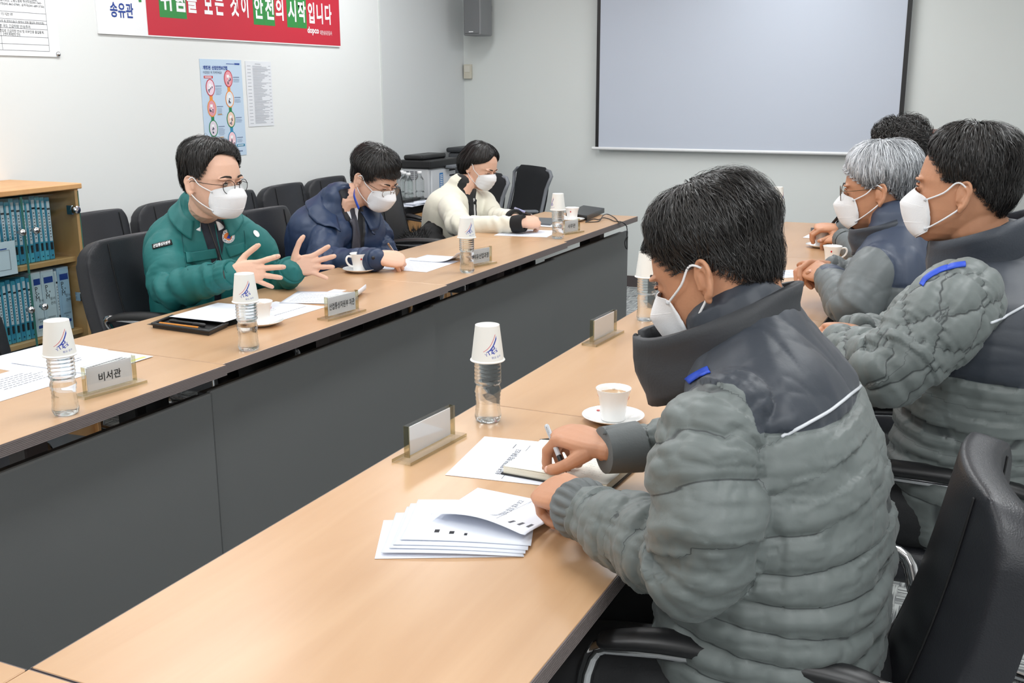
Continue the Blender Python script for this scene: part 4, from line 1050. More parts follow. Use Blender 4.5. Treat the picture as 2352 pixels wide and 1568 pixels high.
# ---- sheets of paper
def a4(pA, pB, L=None, Wd=0.21, lift=0.0006, name='paper_sheet', label='', group=None, curl=None, n=(2, 2), lines=None, rev=1, cat='paper', m=None, ln=None, extra=None, top=None):
    """one printed sheet: A->B is one edge on the table, the sheet reaches Wd to the left of it (rev=-1: right)"""
    A, B = T(*pA), T(*pB); c = (A+B)/2; u = norm(B-A); L = L or 0.297
    A = c-u*L/2; w = np.array([-u[1], u[0], 0])*rev
    base = A.copy(); G = np.zeros((n[0]+1, n[1]+1, 3))
    for i in range(n[0]+1):
        for j in range(n[1]+1):
            s, t = i/n[0], j/n[1]; p = A+u*L*s+w*Wd*t; hz = lift
            if curl:
                r_ = curl(s, t); p = p+u*r_[0]+w*r_[1]; hz = lift+r_[2]
            p[2] = TZ+hz; G[i, j] = p
    r = empty(name, (c[0], c[1], TZ), 0, label, cat, group)
    V, F = thick_grid(G, 0.0004); wobj('sheet', (V, F), m or M_PAPER, r, smooth=bool(curl))
    f = Face((A[0], A[1], TZ+lift), u, w)
    def on(P_, h=0.0006):
        """drapes flat print on the sheet"""
        out = []
        for V, F in P_:
            V = np.array(V); x = (V-f.o) @ f.u/L; y = (V-f.o) @ f.v/Wd
            if curl:
                for k in range(len(V)):
                    r_ = curl(min(1, max(0, x[k])), min(1, max(0, y[k]))); V[k] = V[k]+f.u*r_[0]+f.v*r_[1]; V[k, 2] = TZ+lift+r_[2]+h
            else: V[:, 2] = TZ+lift+h
            out.append((V, F))
        return out
    return r, f, on
def printed(r, f, on, L, Wd, boxes, m=None, name='print'):
    if boxes: wobj(name, on(boxes), m or M_INK, r)
def lines_along_u(f, L, Wd, rows, x0=0.12, x1=0.88, y0=0.15, dy=0.06, hgt=0.012, seed=1, var=0.3):
    r_ = np.random.RandomState(seed); P = []
    for k in range(rows):
        xe = x1-r_.uniform(0, var)*(x1-x0); y = Wd*(y0+dy*k); x = x0
        while x < xe:
            w_ = r_.uniform(0.02, 0.05); P.append(f.rect(L*x, y, L*min(xe, x+w_), y+hgt*Wd)); x += w_+0.01
    return P
def lines_along_v(f, L, Wd, rows, x0=0.15, dx=0.06, y0=0.12, y1=0.88, hgt=0.010, seed=1, var=0.3):
    r_ = np.random.RandomState(seed); P = []
    for k in range(rows):
        ye = y1-r_.uniform(0, var)*(y1-y0); x = L*(x0+dx*k); y = y0
        while y < ye:
            w_ = r_.uniform(0.02, 0.05); P.append(f.rect(x, Wd*y, x+hgt*L, Wd*min(ye, y+w_))); y += w_+0.01
    return P
gp = 'printed sheets on the far row'
# far row, left end
r, f, on = a4((18, 917), (209, 858), lift=0.0008, label='printed sheet at the left edge, partly behind the first bottle', group=gp)
printed(r, f, on, .297, .21, lines_along_u(f, .297, .21, 6, 0.25, 0.8, 0.35, 0.08, 0.016, 3))
r, f, on = a4((224.5, 860), (345, 822), L=0.21, Wd=0.297, lift=0.0022, label='printed sheet with a yellow highlight above the 비서관 name plate', group=gp)
printed(r, f, on, .21, .297, lines_along_u(f, .21, .297, 2, 0.2, 0.8, 0.17, 0.045, 0.022, 5, 0.1)+[f.rect(.03, .297*.13, .18, .297*.133), f.rect(.03, .297*.28, .18, .297*.283)]+lines_along_u(f, .21, .297, 4, 0.2, 0.6, 0.5, 0.06, 0.012, 6), mat('text_ink', (88, 90, 98), 0.8))
wobj('highlight', on([f.rect(0.135, .297*.03, 0.197, .297*.075)], 0.0004), mat('highlighter', (226, 232, 120), 0.8), r)
r, f, on = a4((90, 846), (215, 812), lift=0.0003, label='blank edge of a sheet sticking out under the highlighted page', group=gp, L=0.28)
# in front of the man in teal
r, f, on = a4((640, 738), (748, 705), lift=0.0008, L=0.25, label='printed sheet between the coffee cup and the vice minister name plate', group=gp)
printed(r, f, on, .25, .21, lines_along_u(f, .25, .21, 1, 0.1, 0.9, 0.30, 0.1, 0.016, 7, 0.05)+lines_along_u(f, .25, .21, 3, 0.35, 0.65, 0.58, 0.07, 0.012, 8))
def curlA(s, t):
    k = max(0, (s-0.72)/0.28); return (-0.05*k*k, 0, 0.030*k*k)
r, f, on = a4((657, 697), (825, 700), L=0.30, lift=0.0022, curl=curlA, n=(16, 4), label='printed sheet with a rolled right end behind the vice minister name plate', group=gp)
for _o in [r]:
    pass
printed(r, f, on, .30, .21, lines_along_u(f, .30, .21, 9, 0.08, 0.7, 0.12, 0.08, 0.010, 9))
# small card
r, f, on = a4((751, 670), (781, 672), L=0.05, Wd=0.05, lift=0.0005, name='small_card', label='small blank white card on the table, alone behind the rolled sheet', cat='card')
# black tray with pencil and paper pad by the man in teal
c1, c2, c3, c4 = T(351, 753), T(480, 771), T(534, 752), T(396, 735)
tr = empty('document_tray', (c1+c3)/2, 0, 'flat black document case with a pencil in it, before the man in teal', 'document case')
def quad_slab(P, z0, z1):
    V = np.array([[p[0], p[1], z] for z in (z0, z1) for p in P]); return V, [[3, 2, 1, 0], [4, 5, 6, 7], [0, 1, 5, 4], [1, 2, 6, 5], [2, 3, 7, 6], [3, 0, 4, 7]]
u_, v_ = c2-c1, c4-c1
wobj('base', quad_slab([c1, c2, c2+v_, c1+v_], TZ+0.0005, TZ+0.008), M_BLACK, tr)
rim = []
for pa, pb in ((c1, c2), (c2, c2+v_), (c2+v_, c1+v_), (c1+v_, c1)):
    rim.append(tube([(pa[0], pa[1], TZ+0.013), (pb[0], pb[1], TZ+0.013)], 0.0052, 8))
V, F = join(rim); o = wobj('rim', (V, F), M_BLACK, tr, smooth=True)
pc = empty('pencil', c1, 0, 'orange pencil lying in the black document case', 'pencil')
pa, pb = T(368, 751)+[0, 0, 0.0135], T(456, 762)+[0, 0, 0.0135]
wobj('shaft', tube([pa, pb], 0.0032, 6), mat('pencil_orange', (222, 138, 40), 0.4), pc)
wobj('tip', tube([pb, pb+(pb-pa)*0.06], [0.003, 0.0008], 6), M_DARK, pc)
pn = empty('pen', c1, 0, 'black pen lying in the black document case beside the pencil', 'pen')
pa, pb = T(392, 747)+[0, 0, 0.0145], T(470, 757)+[0, 0, 0.0145]
wobj('barrel', tube([pa, pa+(pb-pa)*0.7], 0.0048, 10), M_BLACK, pn, smooth=True); wobj('cap', tube([pa+(pb-pa)*0.7, pb], 0.0055, 10), M_DARK, pn, smooth=True)
r, f, on = a4((396, 743), (510, 755), L=0.21, Wd=0.235, lift=0.0215, name='paper_pad', label='blank white pad lying on the black document case', cat='paper')
r, f, on = a4((480, 760), (552, 742), L=0.20, Wd=0.235, lift=0.0006, label='black folder sticking out from under the white pad', name='folder', cat='folder', m=M_BLACK)
# in front of the writing man
r, f, on = a4((865, 617), (976, 625), lift=0.0008, L=0.235, Wd=0.297, label='printed sheet on which the man in navy writes', group=gp)
printed(r, f, on, .235, .297, lines_along_u(f, .235, .297, 14, 0.1, 0.9, 0.08, 0.06, 0.007, 10))
def curlB(s, t):
    k = max(0, (s-0.45)/0.55); return (-0.035*k*k, 0.0, 0.042*k*k)
r, f, on = a4((960, 600), (1046, 606), lift=0.0024, L=0.26, Wd=0.16, curl=curlB, n=(16, 3), label='curling page with a dark underside, left of the middle bottle', group=gp)
V, F = thick_grid(np.array([[T(1016, 607)+[0, 0, 0.001+0.020*k/8], T(1048, 606)+[0, 0, 0.001+0.030*sin(pi*k/8*0.5)], T(1052, 592)+[0, 0, 0.001+0.034*sin(pi*k/8*0.5)]] for k in range(9)]), 0.0004)
# in front of the woman
r, f, on = a4((1140, 541), (1250, 545), lift=0.0008, L=0.27, Wd=0.25, label='printed sheet before the woman in the cream cardigan', group=gp)
printed(r, f, on, .27, .25, lines_along_u(f, .27, .25, 8, 0.1, 0.9, 0.1, 0.1, 0.008, 11))
r, f, on = a4((1232, 520), (1290, 524), lift=0.002, L=0.18, Wd=0.12, label='second sheet under the woman\'s folded hands', group=gp)
# near row, beyond the nearest man
r, f, on = a4((1770, 640), (1852, 636), lift=0.0008, L=0.20, Wd=0.16, label='white printed form behind the nearest man\'s collar, at the grey-haired man', group='sheets on the near row')
printed(r, f, on, .2, .16, lines_along_u(f, .2, .16, 5, 0.3, 0.9, 0.3, 0.13, 0.02, 12), M_BLUEINK)
r, f, on = a4((1848, 546), (1880, 548), lift=0.0008, L=0.085, Wd=0.12, name='phone_card', label='pale printed leaflet left of the black notebook at the far men', cat='leaflet')
printed(r, f, on, .085, .12, lines_along_u(f, .085, .12, 4, 0.2, 0.9, 0.2, 0.18, 0.03, 13), mat('pale_blue_ink', (130, 160, 215), 0.8))
nb = empty('notebook', T(1895, 535), 0, 'closed black notebook under the writing hand beyond the grey-haired man', 'notebook')
wobj('cover', quad_slab([T(1866, 541), T(1912, 545), T(1920, 531), T(1862, 528)], TZ+0.001, TZ+0.012), M_BLACK, nb)

# the woman's laptops and cable
lp = empty('laptop', T(1340, 495), 0, 'closed black laptop at the far end of the far row', 'laptop')
q = [T(1318, 503), T(1348, 507), T(1388, 489), T(1330, 482)]
q = [T(1300, 500), T(1348, 507), T(1388, 489), T(1340, 482)]
wobj('base', quad_slab(q, TZ+0.002, TZ+0.018), M_BLACK, lp); wobj('lid', quad_slab(q, TZ+0.0185, TZ+0.028), mat('laptop_lid', (34, 36, 40), 0.35), lp)
g = empty('grey_notebook', T(1245, 510), 0, 'flat grey notebook between the woman\'s hands and her bottle', 'notebook')
wobj('cover', quad_slab([T(1222, 516), T(1264, 519), T(1282, 505), T(1226, 503)], TZ+0.003, TZ+0.010), mat('grey_cover', (92, 96, 100), 0.6), g)
wobj('pages', quad_slab([T(1223, 515), T(1263, 518), T(1281, 505.5), T(1227, 503.5)], TZ+0.001, TZ+0.003), M_PAPER, g)
cb = empty('power_cable', T(1400, 505), 0, 'thin black laptop cable running to the table edge and hanging in a coil', 'cable')
e0 = T(1424, 512)
pts = [T(1345, 509, .004), T(1362, 503, .004), T(1376, 504, .004), T(1385, 500, .01), T(1400, 503, .004), T(1412, 508, .004), e0+[0.01, 0, 0.006], e0+[0.035, 0.01, -0.02], e0+[0.037, 0.01, -0.08]]
for k in range(13):
    a = k*0.9; pts.append(e0+np.array([0.036+0.004*cos(a*2), 0.01+0.018*sin(a), -0.105-0.035*cos(a)]))
wobj('cord', tube(pts, 0.0026, 6, per=4), M_BLACK, cb, smooth=True)
pts = [T(1345, 510, .004), T(1375, 508, .004), T(1385, 495, .02), T(1396, 492, .012), T(1412, 500, .004), T(1422, 511, .004), e0+[0.012, 0.006, 0.005], e0+[0.035, 0.015, -0.02]]
wobj('cord', tube(pts, 0.0026, 6, per=5), M_BLACK, cb, smooth=True)

# ---- the nearest man's papers
r, f, on = a4((1012, 1101), (1121, 995), L=0.235, Wd=0.26, rev=-1, lift=0.0008, label='printed sheet under the open notebook, its heading sideways', group='papers of the nearest man')
hd_ = '송유관 안전관리 점검 결과 보고'
def side_text(f, st, x0, y0, x1, y1):
    """text whose lines run along u"""
    return fit(f, st, x0, y0, x1, y1, 0.0006, 0.008)
M_TXT = mat('text_ink', (88, 90, 98), 0.8)
def page(r, f, on, L, Wd, sgn, hx0, hx1, y):
    ff = Face(f.o, f.u, f.v); P = []
    V, F = glyphs(hd_, 1.0, 'LEFT', 0.01); mn, mx = V.min(0), V.max(0)
    x = hx0+(V[:, :1]-mn[0])/(mx[0]-mn[0])*(hx1-hx0); yy = y-sgn*(V[:, 1:2]-mn[1])/(mx[1]-mn[1])*0.013
    P.append((f.o+f.u*x+f.v*yy, F))
    P.append(f.rect(hx0-0.02, y+sgn*0.008, hx1+0.03, y+sgn*0.0090))
    P.append(f.rect(hx1+0.005, y-sgn*0.022, hx1+0.03, y-sgn*0.0205))
    wobj('print', on(P), M_TXT, r)
page(r, f, on, .235, .26, 1, 0.03, 0.175, 0.10)
gN = 'papers of the nearest man'
# the untidy pile
r, f, on = a4((851, 1284), (1213, 1279), L=0.232, Wd=0.150, lift=0.0008, label='lowest sheet of the untidy pile, sticking out to its left', group=gN)
shp = [((868, 1277), (1208, 1281), 0.222, 0.168, 0.0022), ((884, 1268), (1216, 1276), 0.215, 0.178, 0.0036), ((893, 1262), (1222, 1270), 0.214, 0.180, 0.0050), ((906, 1252), (1232, 1262), 0.210, 0.178, 0.0064)]
lbs = ['second sheet from the bottom of the untidy pile', 'third sheet from the bottom of the untidy pile', 'middle sheet of the untidy pile, its corner box showing at the top', 'sheet just below the lifted top page of the pile']
for k, (pa, pb, L_, W_, lf) in enumerate(shp):
    cu = (lambda s, t, k=k: (0, 0, 0.004*ss(0.25, 0, t)*(1-s)+0.002*sin(pi*s)))
    r, f, on = a4(pa, pb, L=L_, Wd=W_, lift=lf, curl=cu, n=(10, 8), label=lbs[k], group=gN)
    if k == 2: wobj('print', on([f.rect(0.055, W_-0.010, 0.083, W_-0.0085), f.rect(0.055, W_-0.018, 0.0565, W_-0.010), f.rect(0.0815, W_-0.018, 0.083, W_-0.010)]), M_INKD, r)
    if k == 3: wobj('print', on([f.rect(0.05, 0.035, 0.058, 0.048), f.rect(0.075, 0.03, 0.083, 0.042), f.rect(0.10, 0.025, 0.105, 0.035)]), M_INKD, r)
def curlT(s, t):
    k = (1-ss(0, 0.55, t)); return (0, 0.010*k, 0.004+0.019*k*(0.35+0.65*sin(pi*min(1, s*1.05))))
r, f, on = a4((968, 1206), (1215, 1262), L=0.178, Wd=0.165, lift=0.0080, curl=curlT, n=(22, 18), label='lifted top page of the untidy pile, held by the left hand', group=gN)
ff = f
wobj('print', on([fit(Face(f.o, norm(f.v+f.u*0.0), -f.u), hd_, 0.035, -0.105, 0.148, -0.094, 0)]+[f.rect(0.115, 0.02, 0.1158, 0.152)]+[f.rect(0.135+0.014*k, 0.022+0.006*k, 0.140+0.014*k, 0.046+0.006*k) for k in range(3)]), M_TXT, r)

# open notebook
nbk = empty('open_notebook', T(1290, 1070), 0, 'open cream-paged notebook with a black cover and handwriting, under the pen', 'notebook')
A, B, Cc_ = T(1154, 1090), T(1394, 1134), T(1436, 1084)
u = norm(B-A); w = np.array([-u[1], u[0], 0]); L = np.linalg.norm(B-A); Wn = 0.135
def slabuv(u0, u1, w0, w1, z0, z1, r=0.0):
    c = [A+u*u0+w*w0, A+u*u1+w*w0, A+u*u1+w*w1, A+u*u0+w*w1]; return quad_slab(c, TZ+z0, TZ+z1)
wobj('cover', slabuv(-0.002, L+0.002, -0.002, Wn+0.002, 0.0010, 0.0040), M_BLACK, nbk)
for k in range(7): wobj('page_block', slabuv(0.001+0.0006*(k % 2), L-0.001, 0.001+0.0005*((k+1) % 2), Wn-0.001, 0.0040+0.0018*k, 0.0057+0.0018*k), mat('cream_paper', (238, 234, 218), 0.8), nbk)
G = np.zeros((9, 13, 3))
for i in range(9):
    for j in range(13):
        s, t = i/8, j/12; p = A+u*(0.001+(L-0.002)*t)+w*(0.001+(Wn+0.030)*s); p[2] = TZ+0.0172+0.0012*sin(pi*t)+0.004*ss(0.75, 1, s); G[i, j] = p
wobj('open_page', thick_grid(G, 0.0004), mat('cream_page', (243, 241, 232), 0.8), nbk, smooth=True)
wobj('ribbon', tube([A+w*(Wn+0.028)+[0, 0, 0.02], A+w*(Wn+0.034)+u*0.03+[0, 0, 0.024], A+w*(Wn+0.034)+u*0.08+[0, 0, 0.020]], 0.0015, 6, per=4), M_BLACK, nbk, smooth=True)
rr2 = np.random.RandomState(11); P = []
for ln in range(9):
    x = 0.018
    while x < L-0.03:
        if rr2.rand() < 0.75:
            hgt = rr2.uniform(0.0012, 0.0035); ln_ = rr2.uniform(0.001, 0.005); ang = rr2.uniform(-0.6, 0.6)
            o_ = A+u*x+w*(0.028+0.0105*ln+rr2.uniform(-.001, .001)); d = u*cos(ang)+w*sin(ang); n_ = np.array([-d[1], d[0], 0])
            q = [o_, o_+d*ln_, o_+d*ln_+n_*0.0006, o_+n_*0.0006]; P.append((np.array([[p[0], p[1], TZ+0.0192+0.0002*ln] for p in q]), [[0, 1, 2, 3]]))
        x += rr2.uniform(0.0025, 0.007)
wobj('handwriting', P, mat('pencil_grey', (110, 108, 108), 0.8), nbk)['kind'] = 'stuff'
# shared pen builder
def pen(a, b, label, body, clip=None, tipm=None, r=0.0045, tip_at_b=True):
    a, b = np.array(a, float), np.array(b, float); p = empty('pen', (a+b)/2, 0, label, 'pen')
    d = b-a
    wobj('barrel', tube([a, a+d*0.62], r, 12, rcap=True), body, p, smooth=True)
    wobj('grip', tube([a+d*0.62, a+d*0.90], [r*1.08, r*0.95], 12), clip or M_BLACK, p, smooth=True)
    wobj('tip', tube([a+d*0.90, b], [r*0.8, r*0.2], 10), tipm or M_CHROME, p, smooth=True)
    n = norm(np.cross(d, [0.3, 0.5, 0.8])); wobj('clip', tube([a+d*0.04+n*r*1.35, a+d*0.30+n*r*1.35], 0.0009, 6), M_CHROME, p)
    return p
# ================================================================== PEOPLE: building kit
M_NAIL = mat('nail', (226, 178, 160), 0.35)
def skin_mat(name, col):
    m = mat(name, col, 0.5, var=0.07, vscale=16, bump=0.12, bscale=260)
    nt, b = nodes_of(m); b.inputs['Subsurface Weight'].default_value = 0.08; b.inputs['Subsurface Radius'].default_value = (0.012, 0.005, 0.003); b.inputs['Subsurface Scale'].default_value = 0.6
    return m
def hair_mat(name, col, col2=None, rough=0.42):
    m = bpy.data.materials.new(name); m.use_nodes = True; nt, b = nodes_of(m)
    b.inputs['Roughness'].default_value = rough; b.inputs['Specular IOR Level'].default_value = 0.45
    at = nt.nodes.new('ShaderNodeAttribute'); at.attribute_name = 'tone'
    mx = nt.nodes.new('ShaderNodeMix'); mx.data_type = 'RGBA'; nt.links.new(at.outputs['Fac'], mx.inputs[0]); mx.inputs[6].default_value = lin(col); mx.inputs[7].default_value = lin(col2 or tuple(c*1.5 for c in col))
    nt.links.new(mx.outputs[2], b.inputs['Base Color']); MATS[name] = m; return m
M_MASK = mat('mask_fabric', (236, 237, 240), 0.85, bump=0.2, bscale=500, sheen=0.2)
M_LOOP = mat('ear_loop', (240, 240, 242), 0.8)
M_EYEW = mat('eye_white', (226, 220, 214), 0.2)
M_IRIS = mat('eye_iris', (34, 24, 20), 0.15)
M_LENS = pane_mat('lens', (244, 246, 246))

HEAD = [  # z, front, back, half width, exponent
    (0.1175, 0.012, -0.042, 0.018, 2.0), (0.113, 0.030, -0.058, 0.036, 2.0), (0.103, 0.052, -0.076, 0.052, 2.1), (0.085, 0.073, -0.090, 0.0645, 2.2), (0.060, 0.0865, -0.099, 0.0725, 2.3), (0.035, 0.0925, -0.101, 0.0755, 2.35),
    (0.018, 0.0955, -0.100, 0.0755, 2.4), (0.0, 0.0895, -0.097, 0.0745, 2.4), (-0.020, 0.0895, -0.090, 0.0730, 2.35), (-0.040, 0.0900, -0.079, 0.0705, 2.3), (-0.058, 0.0900, -0.066, 0.0665, 2.3), (-0.076, 0.0890, -0.050, 0.0600, 2.25),
    (-0.092, 0.0870, -0.030, 0.0510, 2.2), (-0.105, 0.0820, -0.008, 0.0390, 2.1), (-0.114, 0.0700, 0.016, 0.0240, 2.0)]
def loft_head(n=40):
    V, F = [], []
    for z, yf, yb, w, e in HEAD:
        cy = (yf+yb)/2+0.012; 
        for k in range(n):
            a = 2*pi*k/n; c, s = cos(a), sin(a)
            x = w*np.sign(c)*abs(c)**(2/e)
            ry = (yf-cy) if s > 0 else (cy-yb)
            y = cy+ry*np.sign(s)*abs(s)**(2/(e if s < 0 else e*0.94))
            V.append((x, y, z))
    m = len(HEAD)
    for i in range(m-1):
        for k in range(n):
            k2 = (k+1) % n; F.append([i*n+k, (i+1)*n+k, (i+1)*n+k2, i*n+k2])
    F.append(list(range(n))); F.append([(m-1)*n+k for k in range(n)][::-1])
    return np.array(V, float), F
def ear_parts(s, R=None):
    """an ear as real relief: helix rim, antihelix, hollow, lobe"""
    H_, Wd = 0.033, 0.0185
    o = np.array([s*0.0735, -0.004, -0.008])
    # plane of the ear: backwards and slightly outwards
    bk = norm(np.array([s*0.42, -1, 0.0])); up = norm(np.array([0, -0.16, 1.0])); out = norm(np.cross(up, bk))*(1 if s < 0 else 1)
    if out[0]*s < 0: out = -out
    def P(a, r, h): 
        x = Wd*(r*cos(a))*(1.0 if sin(a) > 0 else 0.80)+0.012; y = H_*r*sin(a)
        return o+bk*x+up*y+out*h
    parts = []
    rim = [P(a, 0.86, 0.007) for a in np.linspace(radians(205), radians(-75), 16)]
    parts.append(tube(rim, [0.0030]*4+[0.0036]*8+[0.0045, 0.0052, 0.0055, 0.0045], 8, per=2))
    parts.append(tube([P(a, 0.48, 0.006) for a in np.linspace(radians(100), radians(-60), 8)], 0.0030, 8, per=2))
    parts.append(ell(P(radians(195), 0.75, 0.006), (0.0035, 0.0045, 0.006)))
    parts.append(ell(P(radians(-82), 0.85, 0.006), (0.0055, 0.006, 0.009)))
    # back plate
    V, F = ell((0, 0, 0), (1, 1, 1), n=18, m=8)
    V = o+bk*(V[:, :1]*Wd*0.95+0.011)+up*(V[:, 1:2]*H_*0.90)+out*(V[:, 2:3]*0.0035+0.002); parts.append((V, F))
    parts.append(ell(o+bk*0.004, (0.010, 0.008, 0.022)))
    return parts
def face_parts(nose=1.0):
    P = [loft_head()]
    P.append(tube([(0, 0.088, 0.006), (0, 0.098, -0.012), (0, 0.110*nose+0.0*(1-nose), -0.030), (0, 0.108, -0.038)], [0.0068, 0.0078, 0.0105, 0.0085], 12, per=3))
    for s in (-1, 1):
        P.append(ell((s*0.0115, 0.099, -0.036), (0.0075, 0.010, 0.0065)))
        P.append(ell((s*0.032, 0.0830, 0.018), (0.024, 0.0135, 0.0065)))          # brow ridge
        P.append(ell((s*0.041, 0.0660, -0.028), (0.020, 0.016, 0.014)))             # cheek
        P.append(ell((s*0.031, 0.0780, 0.0015), (0.0165, 0.0115, 0.0105)))             # lids over the eyeball
        P += ear_parts(s)
    P.append(ell((0, 0.087, -0.062), (0.021, 0.010, 0.0055))); P.append(ell((0, 0.086, -0.070), (0.018, 0.010, 0.006)))
    P.append(ell((0, 0.077, -0.096), (0.018, 0.014, 0.014)))
    return P
_hb = {}
def head_bvh():
    if 'b' not in _hb:
        V, F = loft_head(); _hb['b'] = BVHTree.FromPolygons([Vector(v) for v in V], F)
    return _hb['b']
HC = np.array([0, -0.005, 0.02])
_hr = {}
def head_r(d):
    h = head_bvh().ray_cast(Vector(HC), Vector(d)); return h[3] if h[0] is not None else 0.09
def rtab():
    """tabulated radius over azimuth (0 = face) and polar angle from the crown"""
    if 't' not in _hr:
        A = np.linspace(-pi, pi, 73); P = np.linspace(0, radians(165), 56); Tt = np.zeros((73, 56))
        for i, a in enumerate(A):
            for j, p in enumerate(P): Tt[i, j] = head_r((sin(a)*sin(p), cos(a)*sin(p), cos(p)))
        _hr['t'] = Tt
    return _hr['t']
def Rr(a, p):
    Tt = rtab(); a = (np.asarray(a)+pi) % (2*pi); x = a/(2*pi)*72; y = np.clip(np.asarray(p)/radians(165)*55, 0, 54.999)
    i = np.clip(np.floor(x).astype(int), 0, 71); j = np.floor(y).astype(int); u = x-i; v = y-j
    return (Tt[i, j]*(1-u)*(1-v)+Tt[i+1, j]*u*(1-v)+Tt[i, j+1]*(1-u)*v+Tt[i+1, j+1]*u*v)
def frame(c, fwd, up=(0, 0, 1), s=1.0):
    """head-like frame: local +y = fwd, +z = up, +x = right"""
    f = norm(fwd); r = norm(np.cross(f, up)); u = np.cross(r, f)
    return np.array(c, float), np.stack([r, f, u], 1)*s
def tf(fr, VF): 
    c, M_ = fr; V, F = VF; return np.asarray(V, float) @ M_.T+c, F
def tfp(fr, p): return fr[1] @ np.asarray(p, float)+fr[0]

def hair(fr, root, m, line, thick, n=2500, length=(0.5, 1.0), lift=0.006, width=0.0011, seed=1, part=0.0, curl=0.15, fringe=0.0, swirl=0.25, nape=1.0, tone=0.5, side_short=1.0, jit=1.0, grey=0.0, cap=True, gravity=0.0, nm='hair', clump=0.0):
    """line: list of (azimuth deg, polar deg) hairline; thick(az, p) -> metres. one mesh: a fitted cap plus combed strands"""
    r_ = np.random.RandomState(seed); LA = np.array([a for a, p in line], float); LP = np.array([p for a, p in line], float)
    def H_(a): return np.radians(np.interp(np.degrees(np.abs((np.asarray(a)+pi) % (2*pi)-pi)), LA, LP))
    na, np_ = 96, 34
    V, F, tn = [], [], []
    A = np.linspace(-pi, pi, na, endpoint=False)
    S = np.linspace(0, 1, np_)
    AA, SS = np.meshgrid(A, S, indexing='ij'); PP = np.clip(SS*(H_(AA)+0.02), 0.002, None)
    Tk = thick(AA, PP)*np.sqrt(np.clip(1-SS**5, 0, 1)); Rb = Rr(AA, PP)
    st = vnoise(np.stack([np.cos(AA).ravel()*14, np.sin(AA).ravel()*14, PP.ravel()*1.6], 1), seed).reshape(AA.shape)
    st2 = vnoise(np.stack([np.cos(AA).ravel()*34, np.sin(AA).ravel()*34, PP.ravel()*2.5], 1), seed+3).reshape(AA.shape)
    Rt = Rb+Tk*(1+0.16*st+0.08*st2)-0.0012*SS
    d = np.stack([np.sin(AA)*np.sin(PP), np.cos(AA)*np.sin(PP), np.cos(PP)], 2)
    G = HC+d*Rt[:, :, None]
    if cap:
        n0 = na*np_; V.append(G.reshape(-1, 3))
        for i in range(na):
            i2 = (i+1) % na
            for j in range(np_-1): F.append([i*np_+j, i*np_+j+1, i2*np_+j+1, i2*np_+j])
        tn.append((0.10+0.15*(st2.ravel()*0.5+0.5))*1.0)
    base = na*np_ if cap else 0
    # strands
    K = 7; rootsA = r_.uniform(-pi, pi, n); u = r_.uniform(0, 1, n)
    hp = H_(rootsA); rp = np.arccos(1-u*(1-np.cos(hp*0.985)))
    ln = r_.uniform(length[0], length[1], n)*radians(60)*(1+0*rp)
    ln *= 1-(1-side_short)*ss(radians(50), radians(85), rp)
    az = rootsA.copy(); pts = np.zeros((n, K, 3)); cph = r_.uniform(0, 2*pi, n); lj = r_.uniform(0.4, 1.3, n)*lift
    # comb direction: away from the whorl, with a parting shift
    if clump:
        ca = np.round(az/clump)*clump; az = az*0.35+ca*0.65
    for k in range(K):
        t = k/(K-1)
        p = rp+ln*t
        hl = H_(az)
        front = ss(radians(70), radians(20), np.degrees(np.abs((rootsA+pi) % (2*pi)-pi))*pi/180)
        lim = hl+0.04+fringe*front
        p = np.minimum(p, lim+r_.uniform(-0.05, 0.03, n)*jit*(t > 0.5))
        a = az+swirl*t*np.sin(cph)*0.5+part*t*front
        th_ = thick(a, np.minimum(p, hl))*np.sqrt(np.clip(1-np.clip(p/(hl+0.03), 0, 1)**6, 0.02, 1))
        over = np.clip(p-hl, 0, 1)
        rr_ = Rr(a, p)+th_*(0.98+0.10*np.sin(cph*3+t*4))+lj*np.sin(pi*min(1, t*1.1)*0.9)*1.0+curl*0.01*np.sin(cph+t*5)+over*0.02
        dd = np.stack([np.sin(a)*np.sin(p), np.cos(a)*np.sin(p), np.cos(p)], 1)
        pts[:, k] = HC+dd*rr_[:, None]
        if gravity: pts[:, k, 2] -= gravity*t*t
    seg = pts[:, 1:]-pts[:, :-1]; tg = np.concatenate([seg, seg[:, -1:]], 1); tg /= (np.linalg.norm(tg, axis=2)[:, :, None]+1e-9)
    nr = pts-HC; nr /= np.linalg.norm(nr, axis=2)[:, :, None]
    sd = np.cross(tg, nr); sd /= (np.linalg.norm(sd, axis=2)[:, :, None]+1e-9)
    rollr = r_.uniform(-0.5, 0.5, n)[:, None, None]; sd = sd*np.cos(rollr)+nr*np.sin(rollr)
    wv = width*(1-np.linspace(0, 1, K)**2.5*0.92)[None, :, None]*r_.uniform(0.7, 1.4, n)[:, None, None]
    A_ = pts-sd*wv/2; B_ = pts+sd*wv/2
    VS = np.stack([A_, B_], 2).reshape(-1, 3); V.append(VS)
    q = np.arange(n)[:, None]*(2*K)+np.arange(K-1)[None]*2+base
    FS = np.stack([q, q+1, q+3, q+2], 2).reshape(-1, 4)
    F = F+FS.tolist()
    g = np.repeat(np.clip(r_.normal(0.45, 0.25, n), 0, 1)*tone*2, 2*K); tn.append(g)
    V = np.vstack(V); tn = np.concatenate(tn)
    if grey: 
        loc = V; tn = np.clip(tn*0.6+0.45*ss(-0.02, 0.09, loc[:, 2])+0.25*ss(0.0, 0.09, loc[:, 1])-0.25, 0, 1)
    V, F = tf(fr, (V, F))
    return mesh_obj(nm, inv_to(root, V), F, m, root, smooth=True, attrs={'tone': tn})

